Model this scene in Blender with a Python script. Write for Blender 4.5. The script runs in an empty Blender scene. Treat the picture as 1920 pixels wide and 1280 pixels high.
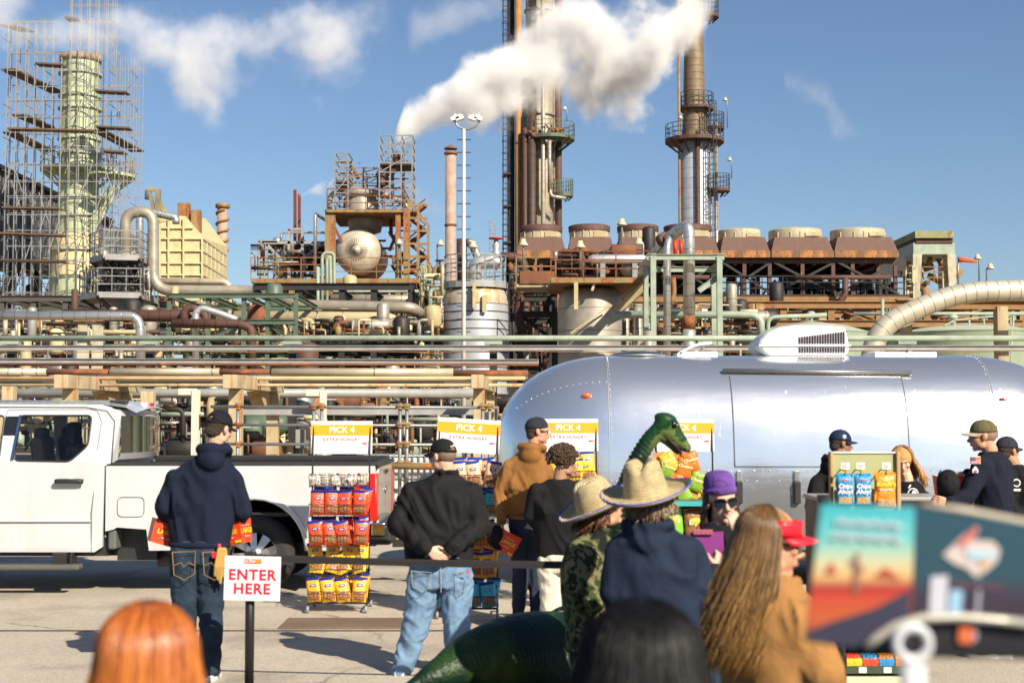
import bpy, bmesh, math, random
from mathutils import Vector, Matrix, geometry, noise
random.seed(7)
V = Vector; R = math.radians; PI = math.pi
scene = bpy.context.scene
COL = scene.collection
# ---------------------------------------------------------------- camera, sky, sun, exposure
F = 2667.0; EYE = 1.86; PITCH = math.atan(145 / F)
cam_d = bpy.data.cameras.new('camera'); cam = bpy.data.objects.new('camera', cam_d); COL.objects.link(cam)
cam_d.lens = 50; cam_d.sensor_width = 36; cam_d.clip_start = .1; cam_d.clip_end = 6000
cam.location = (0, 0, EYE); cam.rotation_euler = (PI / 2 + PITCH, 0, 0)
cam_d.dof.use_dof = True; cam_d.dof.focus_distance = 30; cam_d.dof.aperture_fstop = 3.6
scene.camera = cam
SUN = V((-.72, 1, -.84)).normalized()            # direction the light travels
sun_el = math.asin(-SUN.z); sun_az = math.atan2(-SUN.x, -SUN.y)   # azimuth from +Y towards +X
world = bpy.data.worlds.new('World'); scene.world = world; world.use_nodes = True
wn = world.node_tree.nodes; wl = world.node_tree.links; wn.clear()
sky = wn.new('ShaderNodeTexSky'); sky.sky_type = 'NISHITA'; sky.sun_disc = False
sky.sun_elevation = sun_el; sky.sun_rotation = sun_az; sky.altitude = 100; sky.air_density = 1.0; sky.dust_density = .6; sky.ozone_density = 2.3
bg = wn.new('ShaderNodeBackground'); bg.inputs[1].default_value = .060
tn = wn.new('ShaderNodeVectorMath'); tn.operation = 'MULTIPLY'; tn.inputs[1].default_value = (.92, .985, 1.08); wl.new(sky.outputs[0], tn.inputs[0])
wo = wn.new('ShaderNodeOutputWorld'); wl.new(tn.outputs[0], bg.inputs[0]); wl.new(bg.outputs[0], wo.inputs[0])
sd = bpy.data.lights.new('sun', 'SUN'); sd.energy = 5; sd.angle = R(.53); sd.color = (1, .90, .74)
so = bpy.data.objects.new('sun', sd); COL.objects.link(so); so.rotation_euler = SUN.to_track_quat('-Z', 'Y').to_euler()
scene.view_settings.view_transform = 'Standard'; scene.view_settings.look = 'None'; scene.view_settings.exposure = .72; scene.view_settings.gamma = 1
scene.cycles.volume_bounces = 3; scene.cycles.volume_step_rate = 1.5; scene.cycles.volume_max_steps = 128

def at(px, py, Y):
    cx = (px - 960) / F; cz = (640 - py) / F
    t = Y / (math.cos(PITCH) - cz * math.sin(PITCH))
    return V((cx * t, Y, EYE + t * (math.sin(PITCH) + cz * math.cos(PITCH))))
def gx(px, Y, py=785): return at(px, py, Y).x
def gz(py, Y): return at(960, py, Y).z

# ---------------------------------------------------------------- mesh builder
def frame(d, up=V((0, 0, 1))):
    d = d.normalized()
    if abs(d.dot(up)) > .97: up = V((0, 1, 0)) if abs(d.y) < .9 else V((1, 0, 0))
    s = d.cross(up).normalized(); u = s.cross(d).normalized()
    return s, u
def fillet(pts, rad, n=5):
    pts = [V(p) for p in pts]; out = [pts[0]]
    for i in range(1, len(pts) - 1):
        a, b, c = pts[i - 1], pts[i], pts[i + 1]
        d1 = (a - b); d2 = (c - b); r = min(rad, d1.length * .49, d2.length * .49)
        p = b + d1.normalized() * r; q = b + d2.normalized() * r
        for k in range(n + 1):
            t = k / n; out.append(p * (1 - t) ** 2 + b * 2 * t * (1 - t) + q * t * t)
    out.append(pts[-1]); return out
class MB:
    def __init__(s): s.v = []; s.f = []; s.uv = []; s.sm = []
    def add(s, vs, fs, uv=None, smooth=False):
        n = len(s.v); s.v += [V(x) for x in vs]; s.uv += (uv or [(0, 0)] * len(vs))
        s.f += [tuple(i + n for i in f) for f in fs]; s.sm += [smooth] * len(fs); return s
    def box(s, c, d, rot=None):
        c = V(c); vs = []
        for z in (-.5, .5):
            for x, y in ((-.5, -.5), (.5, -.5), (.5, .5), (-.5, .5)):
                p = V((x * d[0], y * d[1], z * d[2])); vs.append(c + (rot @ p if rot else p))
        return s.add(vs, [(3, 2, 1, 0), (4, 5, 6, 7), (0, 1, 5, 4), (1, 2, 6, 5), (2, 3, 7, 6), (3, 0, 4, 7)])
    def bb(s, a, b):
        return s.box([(a[i] + b[i]) / 2 for i in range(3)], [abs(b[i] - a[i]) for i in range(3)])
    def prof(s, a, b, pf, up=V((0, 0, 1)), caps=True):
        a = V(a); b = V(b); sd_, u = frame(b - a, up); n = len(pf)
        vs = [a + sd_ * x + u * y for x, y in pf] + [b + sd_ * x + u * y for x, y in pf]
        fs = [(i, (i + 1) % n, n + (i + 1) % n, n + i) for i in range(n)]
        if caps: fs += [tuple(range(n))[::-1], tuple(range(n, 2 * n))]
        return s.add(vs, fs)
    def bar(s, a, b, w, h=None, up=V((0, 0, 1))):
        h = h or w; return s.prof(a, b, [(-w / 2, -h / 2), (w / 2, -h / 2), (w / 2, h / 2), (-w / 2, h / 2)], up)
    def ib(s, a, b, w, h, t=None, up=V((0, 0, 1))):
        t = t or w * .14; x = w / 2; y = h / 2; k = t / 2
        return s.prof(a, b, [(-x, -y), (x, -y), (x, -y + t), (k, -y + t), (k, y - t), (x, y - t), (x, y), (-x, y), (-x, y - t), (-k, y - t), (-k, -y + t), (-x, -y + t)], up)
    def tube(s, pts, r, seg=10, caps=True, rad=0, n=5):
        pts = [V(p) for p in pts]
        if rad: 
            assert not isinstance(r, (list, tuple)); pts = fillet(pts, rad, n)
        m = len(pts); rs = r if isinstance(r, (list, tuple)) else [r] * m
        vs = []; uv = []; L = 0; prev = None
        for i, p in enumerate(pts):
            d = (pts[min(i + 1, m - 1)] - pts[max(i - 1, 0)])
            if d.length < 1e-6: d = V((0, 0, 1))
            d.normalize()
            if i: L += (p - pts[i - 1]).length
            if prev is None: sd_, u = frame(d)
            else:
                sd_ = prev - d * prev.dot(d)
                if sd_.length < 1e-5: sd_, u = frame(d)
                sd_.normalize(); u = sd_.cross(d).normalized()
            prev = sd_
            for k in range(seg):
                a = 2 * PI * k / seg; vs.append(p + (sd_ * math.cos(a) + u * math.sin(a)) * rs[i]); uv.append((k / seg, L))
        fs = [(i * seg + k, i * seg + (k + 1) % seg, (i + 1) * seg + (k + 1) % seg, (i + 1) * seg + k) for i in range(m - 1) for k in range(seg)]
        s.add(vs, fs, uv, seg > 5)
        if caps:
            o = len(s.v) - m * seg
            s.f += [tuple(o + k for k in range(seg))[::-1], tuple(o + (m - 1) * seg + k for k in range(seg))]; s.sm += [False, False]
        return s
    def cyl(s, a, b, r0, r1=None, seg=12): return s.tube([a, b], [r0, r0 if r1 is None else r1], seg)
    def lathe(s, pf, c, seg=24, M=None, a0=0, a1=2 * PI, smooth=True):
        c = V(c); M = M or Matrix.Identity(3); full = abs(a1 - a0 - 2 * PI) < 1e-6; ns = seg if full else seg + 1
        vs = []; uv = []; L = 0
        for i, (r, z) in enumerate(pf):
            if i: L += math.hypot(r - pf[i - 1][0], z - pf[i - 1][1])
            for k in range(ns):
                a = a0 + (a1 - a0) * k / seg; vs.append(c + M @ V((r * math.cos(a), r * math.sin(a), z))); uv.append((a, L))
        fs = []
        for i in range(len(pf) - 1):
            for k in range(seg):
                k2 = (k + 1) % ns
                fs.append((i * ns + k, i * ns + k2, (i + 1) * ns + k2, (i + 1) * ns + k))
        return s.add(vs, fs, uv, smooth)
    def ell(s, c, r, rot=None, seg=14, rings=9):
        c = V(c); r = (r, r, r) if isinstance(r, (int, float)) else r; vs = []; 
        for i in range(rings + 1):
            th = PI * i / rings
            for k in range(seg):
                a = 2 * PI * k / seg; p = V((r[0] * math.sin(th) * math.cos(a), r[1] * math.sin(th) * math.sin(a), -r[2] * math.cos(th)))
                vs.append(c + (rot @ p if rot else p))
        fs = [(i * seg + k, i * seg + (k + 1) % seg, (i + 1) * seg + (k + 1) % seg, (i + 1) * seg + k) for i in range(rings) for k in range(seg)]
        return s.add(vs, fs, None, True)
    def ring(s, c, r, t, seg=24, M=None, ts=6):
        c = V(c); M = M or Matrix.Identity(3)
        pts = [c + M @ V((r * math.cos(2 * PI * k / seg), r * math.sin(2 * PI * k / seg), 0)) for k in range(seg + 1)]
        return s.tube(pts, t, ts, False)
    def plate(s, outer, holes, fn, t=0, smooth=False):
        loops = [[V((x, y, 0)) for x, y in l] for l in [outer] + list(holes)]
        flat = [p for l in loops for p in l]; tri = geometry.tessellate_polygon(loops); n = len(flat)
        vs = [fn(p.x, p.y, 0) for p in flat]; fs = [tuple(x) for x in tri]
        if t:
            vs += [fn(p.x, p.y, t) for p in flat]; fs += [tuple(i + n for i in x)[::-1] for x in tri]; o = 0
            for l in loops:
                m = len(l); fs += [(o + i, o + (i + 1) % m, n + o + (i + 1) % m, n + o + i) for i in range(m)]; o += m
        return s.add(vs, fs, [(p.x, p.y) for p in flat] * (2 if t else 1), smooth)
    def extend(s, o, M=None):
        n = len(s.v); s.v += [(M @ x) if M else x for x in o.v]; s.uv += o.uv; s.f += [tuple(i + n for i in f) for f in o.f]; s.sm += o.sm; return s
ORG = {}
def mesh_of(name, mb, org=V((0, 0, 0)), recalc=True):
    me = bpy.data.meshes.new(name); me.from_pydata([v - org for v in mb.v], [], mb.f); me.update()
    me.polygons.foreach_set('use_smooth', mb.sm)
    if getattr(mb, 'col', None):
        ca = me.color_attributes.new('tint', 'FLOAT_COLOR', 'POINT'); ca.data.foreach_set('color', [c for q in mb.col for c in (*q, 1)])
    ul = me.uv_layers.new(name='UVMap'); li = [0] * len(me.loops); me.loops.foreach_get('vertex_index', li)
    ul.data.foreach_set('uv', [c for i in li for c in mb.uv[i]])
    if recalc:
        bm = bmesh.new(); bm.from_mesh(me); bmesh.ops.recalc_face_normals(bm, faces=bm.faces); bm.to_mesh(me); bm.free()
    return me
SPLIT = set('column leg corbel small_pipe motor valve exchanger brace standard ledger pier beam rib strut bracket post stiffener_ring band pipe rod header saddle step floodlight coupler access_plate cross_brace rivet_row gauge tank_band support mullion'.split())
def islands(mb):
    p = list(range(len(mb.v)))
    def fd(a):
        while p[a] != a: p[a] = p[p[a]]; a = p[a]
        return a
    for f in mb.f:
        r = fd(f[0])
        for i in f[1:]: p[fd(i)] = r
    g = {}
    for k, f in enumerate(mb.f): g.setdefault(fd(f[0]), []).append(k)
    return list(g.values())
def sub(mb, fl):
    m = MB(); mp = {}
    for k in fl:
        for i in mb.f[k]:
            if i not in mp: mp[i] = len(m.v); m.v.append(mb.v[i]); m.uv.append(mb.uv[i])
        m.f.append(tuple(mp[i] for i in mb.f[k])); m.sm.append(mb.sm[k])
    return m
def part(name, mb, m, parent=None, label=None, bevel=0, recalc=True):
    if name in SPLIT and parent is not None:
        g = islands(mb)
        if len(g) > 1:
            def sz(fl):
                q = [mb.v[i] for k in fl for i in mb.f[k]]; return -sum(max(c[i] for c in q) - min(c[i] for c in q) for i in range(3))
            g.sort(key=sz)
            for fl in g[:100]: o = part_(name, sub(mb, fl), m, parent, label, bevel, recalc)
            if len(g) > 100: o = part_(name, sub(mb, [k for fl in g[100:] for k in fl]), m, parent, label, bevel, recalc); o['kind'] = 'stuff'
            return o
    return part_(name, mb, m, parent, label, bevel, recalc)
def part_(name, mb, m, parent=None, label=None, bevel=0, recalc=True):
    org = V((0, 0, 0)) if parent is None else ORG[parent.name]
    o = bpy.data.objects.new(name, mesh_of(name, mb, org, recalc)); COL.objects.link(o); o.parent = parent; ORG[o.name] = org
    if m: o.data.materials.append(m)
    if label: o['label'] = label
    if bevel:
        b = o.modifiers.new('bevel', 'BEVEL'); b.width = bevel; b.segments = 2; b.limit_method = 'ANGLE'; b.angle_limit = R(35)
    return o
def tag(o, label, cat, group=None, kind=None):
    if label: o['label'] = label
    if cat: o['category'] = cat
    if group: o['group'] = group
    if kind: o['kind'] = kind
    return o
def thing(name, label, cat, loc=(0, 0, 0), group=None):
    o = bpy.data.objects.new(name, None); COL.objects.link(o); o.location = loc; ORG[o.name] = V(loc); o.empty_display_size = .2
    return tag(o, label, cat, group)
def solo(name, mb, m, label, cat, loc, group=None, bevel=0):
    loc = V(loc); o = bpy.data.objects.new(name, mesh_of(name, mb, loc)); o.location = loc; COL.objects.link(o); ORG[o.name] = loc
    if m: o.data.materials.append(m)
    if bevel:
        b = o.modifiers.new('bevel', 'BEVEL'); b.width = bevel; b.segments = 2; b.limit_method = 'ANGLE'; b.angle_limit = R(35)
    return tag(o, label, cat, group)
def struct(name, mb, m, loc=(0, 0, 0)):
    o = solo(name, mb, m, None, None, loc); o['kind'] = 'structure'; return o
def dup(o, loc=None, parent=None, label=None):
    c = o.copy(); COL.objects.link(c); c.parent = parent
    if loc is not None: c.location = loc
    if label: c['label'] = label
    for ch in list(o.children): dup(ch, None, c)
    return c
TMP = bpy.data.scenes.new('scratch')
def text_mb(txt, size, bold=0., shear=0, align='CENTER', spacing=1.0, ext=0.):
    cu = bpy.data.curves.new('lettering', 'FONT'); cu.body = txt; cu.size = size; cu.offset = bold; cu.shear = shear
    cu.align_x = align; cu.align_y = 'CENTER'; cu.space_character = spacing; cu.extrude = ext; cu.resolution_u = 3
    o = bpy.data.objects.new('lettering', cu); TMP.collection.objects.link(o); TMP.view_layers[0].update(); dg = TMP.view_layers[0].depsgraph
    me = bpy.data.meshes.new_from_object(o.evaluated_get(dg)); mb = MB()
    mb.add([v.co.copy() for v in me.vertices], [tuple(p.vertices) for p in me.polygons])
    bpy.data.objects.remove(o); bpy.data.curves.remove(cu); bpy.data.meshes.remove(me); return mb
def basis(o, x, y):
    x = V(x).normalized(); y = V(y).normalized(); z = x.cross(y); return Matrix(((x.x, y.x, z.x, o[0]), (x.y, y.y, z.y, o[1]), (x.z, y.z, z.z, o[2]), (0, 0, 0, 1)))

# ---------------------------------------------------------------- materials
MATS = {}; TONE = [1.2, 1.02]
def tone(c): return tuple(round(max(0, x) ** TONE[0] * TONE[1], 4) for x in c)
def mat(name, base=(.5, .5, .5), rough=.6, metal=0., var=.18, scale=2., rust=0., rustcol=(.22, .07, .025), rscale=1.2, bump=0., bscale=40., seam=0., seamw=.05, stretch=.3, coat=0., dirt=None, trans=0., vcol=False, spec=.5, sheen=0., axial=False):
    if name in MATS: return MATS[name]
    if TONE[0] != 1: base = tone(base); rustcol = tone(rustcol); dirt = dirt and tone(dirt)
    m = bpy.data.materials.new(name); m.use_nodes = True; N = m.node_tree.nodes; L = m.node_tree.links; b = N['Principled BSDF']; MATS[name] = m
    tc = N.new('ShaderNodeTexCoord'); b.inputs['Roughness'].default_value = rough; b.inputs['Metallic'].default_value = metal
    b.inputs['Specular IOR Level'].default_value = spec; b.inputs['Coat Weight'].default_value = coat; b.inputs['Coat Roughness'].default_value = .06
    b.inputs['Sheen Weight'].default_value = sheen; b.inputs['Transmission Weight'].default_value = trans
    def mix(fac, a, c, typ='MIX'):
        x = N.new('ShaderNodeMix'); x.data_type = 'RGBA'; x.blend_type = typ
        for sock, val in ((x.inputs[0], fac), (x.inputs[6], a), (x.inputs[7], c)):
            if hasattr(val, 'is_linked') or hasattr(val, 'links'): L.new(val, sock)
            elif isinstance(val, tuple): sock.default_value = (*val, 1)
            else: sock.default_value = val
        return x.outputs[2]
    def nz(sc, vec, det=5, r=.6):
        n = N.new('ShaderNodeTexNoise'); n.inputs['Scale'].default_value = sc; n.inputs['Detail'].default_value = det; n.inputs['Roughness'].default_value = r; L.new(vec, n.inputs['Vector']); return n.outputs['Fac']
    def ramp(f, lo, hi):
        r = N.new('ShaderNodeMapRange'); r.inputs[1].default_value = lo; r.inputs[2].default_value = hi; L.new(f, r.inputs[0]); return r.outputs[0]
    obj = tc.outputs['Object']
    dk = tuple(max(0, c * (1 - var)) for c in base); lt = tuple(min(1, c * (1 + var)) for c in base)
    col = mix(ramp(nz(scale, obj), .32, .68), dk, lt)
    if vcol:
        at_ = N.new('ShaderNodeAttribute'); at_.attribute_name = 'tint'; col = mix(1., col, at_.outputs['Color'], 'MULTIPLY')
    mp = N.new('ShaderNodeMapping'); mp.inputs['Scale'].default_value = (1, 1, stretch); L.new(obj, mp.inputs[0])
    if dirt:
        col = mix(ramp(nz(scale * 1.7, mp.outputs[0], 6), .48, .75), col, dirt)
    rf = None
    if rust > 0:
        rf = ramp(nz(rscale, mp.outputs[0], 8, .68), .72 - rust * .45, .80 - rust * .38)
        rc = mix(ramp(nz(rscale * 5, obj), .35, .65), tuple(c * .5 for c in rustcol), tuple(min(1, c * 1.7) for c in rustcol)); col = mix(rf, col, rc)
    hgt = None
    if seam:
        sp = N.new('ShaderNodeSeparateXYZ'); L.new(tc.outputs['UV'], sp.inputs[0])
        d = N.new('ShaderNodeMath'); d.operation = 'DIVIDE'; d.inputs[1].default_value = seam; L.new(sp.outputs[1], d.inputs[0])
        fr = N.new('ShaderNodeMath'); fr.operation = 'FRACT'; L.new(d.outputs[0], fr.inputs[0])
        pp = N.new('ShaderNodeMath'); pp.operation = 'PINGPONG'; pp.inputs[1].default_value = .5; L.new(fr.outputs[0], pp.inputs[0])
        sf = N.new('ShaderNodeMapRange'); sf.inputs[1].default_value = 0; sf.inputs[2].default_value = seamw / seam; sf.inputs[3].default_value = 1; sf.inputs[4].default_value = 0; L.new(pp.outputs[0], sf.inputs[0])
        fl = N.new('ShaderNodeMath'); fl.operation = 'FLOOR'; L.new(d.outputs[0], fl.inputs[0])
        wn_ = N.new('ShaderNodeTexWhiteNoise'); wn_.noise_dimensions = '1D'; L.new(fl.outputs[0], wn_.inputs['W'])
        col = mix(ramp(wn_.outputs[0], 0, 8), col, tuple(c * .4 for c in base)); hgt = sf.outputs[0]
        col = mix(sf.outputs[0], col, tuple(c * .3 for c in base))
    L.new(col, b.inputs['Base Color'])
    if metal > 0 and rf is not None:
        im = N.new('ShaderNodeMath'); im.operation = 'MULTIPLY_ADD'; im.inputs[1].default_value = -metal; im.inputs[2].default_value = metal; L.new(rf, im.inputs[0]); L.new(im.outputs[0], b.inputs['Metallic'])
    if bump or hgt is not None:
        bp = N.new('ShaderNodeBump'); bp.inputs['Strength'].default_value = bump or .3; bp.inputs['Distance'].default_value = .02
        if hgt is not None:
            iv = N.new('ShaderNodeMath'); iv.operation = 'SUBTRACT'; iv.inputs[0].default_value = 1; L.new(hgt, iv.inputs[1]); L.new(iv.outputs[0], bp.inputs['Height'])
        else: L.new(nz(bscale, obj, 4), bp.inputs['Height'])
        L.new(bp.outputs[0], b.inputs['Normal'])
    rr = ramp(nz(scale * 3, obj), .2, .8); rm = N.new('ShaderNodeMapRange'); rm.inputs[3].default_value = max(.03, rough - .08); rm.inputs[4].default_value = min(1, rough + .1); L.new(rr, rm.inputs[0]); L.new(rm.outputs[0], b.inputs['Roughness'])
    return m
RUST = (.24, .075, .022); OCH = (.42, .20, .05)
M_green = mat('pale_green_paint', (0.335, 0.384, 0.31), .5, rust=.18, rustcol=OCH)
M_greenD = mat('green_paint', (0.116, 0.158, 0.112), .5, rust=.12)
M_cream = mat('cream_paint', (0.477, 0.396, 0.235), .55, rust=.22, rustcol=(.45, .25, .06), dirt=(.45, .36, .2))
M_yel = mat('pale_yellow_paint', (0.594, 0.517, 0.313), .55, rust=.16, rustcol=(.42, .2, .05))
M_conc = mat('concrete', (.50, .46, .36), .85, bump=.4, bscale=20, dirt=(.3, .26, .2))
M_rconc = mat('rust_stained_concrete', (0.478, 0.397, 0.261), .85, rust=.42, rustcol=(.40, .18, .06), rscale=7, stretch=.10, dirt=(.40, .30, .17), bump=.3)
M_rust = mat('rusty_steel', (.22, .10, .055), .85, rust=.45, rustcol=(.32, .12, .04), bump=.3)
M_rusty = mat('rusted_yellow_paint', (0.296, 0.214, 0.097), .7, rust=.55, rustcol=(.28, .10, .03), rscale=2.)
M_ochre = mat('ochre_beam', (0.304, 0.177, 0.072), .7, rust=.35, rustcol=(.25, .1, .04))
M_brown = mat('brown_steel', (0.123, 0.065, 0.048), .7, rust=.25, rustcol=(.3, .12, .05), var=.12)
M_fascia = mat('fan_housing_brown', (0.17, 0.097, 0.074), .75, rust=.1, var=.1)
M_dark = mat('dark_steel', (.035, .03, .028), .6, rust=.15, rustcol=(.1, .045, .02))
M_galv = mat('galvanised_steel', (0.35, 0.35, 0.344), .45, .6, var=.15)
M_gbeam = mat('grey_beam', (0.355, 0.348, 0.334), .55, .2, rust=.08)
M_scaf = mat('scaffold_tube', (.36, .355, .35), .5, .3, rust=.15, rustcol=(.3, .15, .07))
M_plank = mat('scaffold_plank', (.16, .11, .07), .85)
M_clad = mat('aluminium_cladding', (.58, .58, .57), .38, .75, var=.12, rust=.06, rustcol=(.4, .22, .1), seam=.8, seamw=.03)
M_clad2 = mat('aluminium_pipe_cladding', (.62, .61, .59), .35, .75, var=.1, seam=.42, seamw=.018)
M_tan = mat('weathered_cladding', (0.393, 0.359, 0.304), .5, .35, var=.16, rust=.2, rustcol=(.35, .2, .1), stretch=.12, seam=.9, seamw=.03)
M_tanp = mat('insulated_pipe_tan', (.54, .47, .35), .45, .3, var=.12, rust=.12, rustcol=(.4, .2, .08), seam=2.4, seamw=.03)
M_tanr = mat('ribbed_insulated_pipe', (.60, .55, .44), .45, .35, var=.1, rust=.14, rustcol=(.5, .25, .07), seam=.33, seamw=.022, rscale=.6)
M_brclad = mat('brown_clad_pipe', (0.128, 0.063, 0.047), .65, 0, var=.15, seam=.4, seamw=.03)
M_silver = mat('bright_silver', (.66, .65, .62), .38, .7, rust=.1, rustcol=(.45, .25, .1), var=.1)
M_pink = mat('pinkish_stack', (0.423, 0.307, 0.246), .7, rust=.2, rustcol=(.3, .14, .07))
M_corr = mat('corrugated_sheet', (.20, .20, .21), .6, .3, var=.2, dirt=(.1, .09, .08))
M_red = mat('red_paint', (.55, .07, .03), .5)
M_lamp = mat('lamp_glass', (.7, .7, .66), .2)
# ---------------------------------------------------------------- ground
def ground_mat(name, base, dark, spk, crack=True):
    m = bpy.data.materials.new(name); m.use_nodes = True; N = m.node_tree.nodes; L = m.node_tree.links; b = N['Principled BSDF']; b.inputs['Roughness'].default_value = .9
    tc = N.new('ShaderNodeTexCoord'); ob = tc.outputs['Object']
    def nz(sc, det=6, r=.6):
        n = N.new('ShaderNodeTexNoise'); n.inputs['Scale'].default_value = sc; n.inputs['Detail'].default_value = det; n.inputs['Roughness'].default_value = r; L.new(ob, n.inputs[0]); return n
    def rp(f, pts):
        r = N.new('ShaderNodeValToRGB'); e = r.color_ramp.elements
        while len(e) < len(pts): e.new(.5)
        for k, (p, c) in enumerate(pts): e[k].position = p; e[k].color = (*c, 1)
        L.new(f, r.inputs[0]); return r.outputs[0]
    def mx(f, a, c, t='MIX'):
        x = N.new('ShaderNodeMix'); x.data_type = 'RGBA'; x.blend_type = t
        if isinstance(f, float): x.inputs[0].default_value = f
        else: L.new(f, x.inputs[0])
        L.new(a, x.inputs[6])
        if isinstance(c, tuple): x.inputs[7].default_value = (*c, 1)
        else: L.new(c, x.inputs[7])
        return x.outputs[2]
    c = rp(nz(.35).outputs[0], [(.3, dark), (.7, base)])
    c = mx(.8, c, rp(nz(90, 2).outputs[0], [(.30, (.45, .43, .4)), (.45, (.85, .84, .82)), (.6, (1, 1, 1)), (.75, (1.0, 1.0, 1.0))]), 'MULTIPLY')
    v = N.new('ShaderNodeTexVoronoi'); v.inputs['Scale'].default_value = 75; L.new(ob, v.inputs[0])
    c = mx(.55, c, rp(v.outputs['Color'], [(.0, spk), (1., (1, 1, 1))]), 'MULTIPLY')
    h = nz(60, 4).outputs[0]
    if crack:
        w = N.new('ShaderNodeMix'); w.data_type = 'VECTOR'; n = nz(1.1, 6); w.inputs[0].default_value = .35; L.new(ob, w.inputs[4]); L.new(n.outputs[1], w.inputs[5])
        vc = N.new('ShaderNodeTexVoronoi'); vc.feature = 'DISTANCE_TO_EDGE'; vc.inputs['Scale'].default_value = .55; L.new(w.outputs[1], vc.inputs[0])
        ck = N.new('ShaderNodeMapRange'); ck.inputs[1].default_value = .0; ck.inputs[2].default_value = .010; ck.inputs[3].default_value = .85; ck.inputs[4].default_value = 0; L.new(vc.outputs[0], ck.inputs[0])
        ms = N.new('ShaderNodeMath'); ms.operation = 'MULTIPLY'; L.new(ck.outputs[0], ms.inputs[0]); mk = N.new('ShaderNodeMapRange'); mk.inputs[1].default_value = .45; mk.inputs[2].default_value = .6; L.new(nz(.5).outputs[0], mk.inputs[0]); L.new(mk.outputs[0], ms.inputs[1])
        c = mx(ms.outputs[0], c, (.09, .075, .06))
        st = N.new('ShaderNodeMapRange'); st.inputs[1].default_value = .50; st.inputs[2].default_value = .70; st.inputs[4].default_value = .6; L.new(nz(.8, 7, .7).outputs[0], st.inputs[0]); c = mx(st.outputs[0], c, (.13, .11, .09))
    L.new(c, b.inputs['Base Color'])
    bp = N.new('ShaderNodeBump'); bp.inputs['Strength'].default_value = .5; bp.inputs['Distance'].default_value = .01; L.new(h, bp.inputs['Height']); L.new(bp.outputs[0], b.inputs['Normal'])
    return m
M_pave = ground_mat('sunlit_worn_asphalt', (.64, .56, .45), (.50, .44, .35), (.35, .33, .3))
M_dirt = ground_mat('refinery_ground', (.42, .33, .22), (.30, .23, .15), (.5, .45, .4), False)
struct('ground', MB().add([(-3000, -300, -.06), (3000, -300, -.06), (3000, 4000, -.06), (-3000, 4000, -.06)], [(0, 1, 2, 3)]), M_dirt)
struct('pavement', MB().bb((-60, -30, -.06), (60, 27, 0)), M_pave)
struct('reflection_dark_ground', MB().bb((-60, -45, -.05), (60, 9.0, .004)), mat('reflection_ground_dark', (.06, .058, .055), .9, bump=.4))  # unseen near ground, made dark to darken the trailer reflections and cut bounce light
t = thing('added_reflection_block', 'long low dark block added out of view to darken the trailer reflections', 'building', (0, -38, 0)); part('wall', MB().bb((-45, -44, 0), (50, -38, 4.2)), mat('reflection_block_dark', (.10, .095, .09), .8), t); part('roof', MB().bb((-45.5, -44.5, 4.2), (50.5, -37.5, 4.5)), M_dark, t)  # made-up dark block behind the camera, darkens what the trailer shell mirrors
mb = MB()
for k in range(3): mb.add([(-60, 12.6 + .0 + k * 0, .004), (60, 12.6, .004), (60, 12.66, .004), (-60, 12.66, .004)], [(0, 1, 2, 3)]) if k == 0 else None
struct('pavement_joint', mb, mat('joint_tar', (.10, .08, .065), .9))
# steel trench cover on the paving
solo('trench_cover', MB().bb((gx(530, 12.9), 12.75, .003), (gx(770, 12.9), 13.35, .016)), mat('trench_plate', (.20, .145, .10), .8, rust=.2), 'flat brown trench cover plate set in the paving behind the jeans man', 'cover', (gx(650, 12.9), 13, 0))
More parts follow.
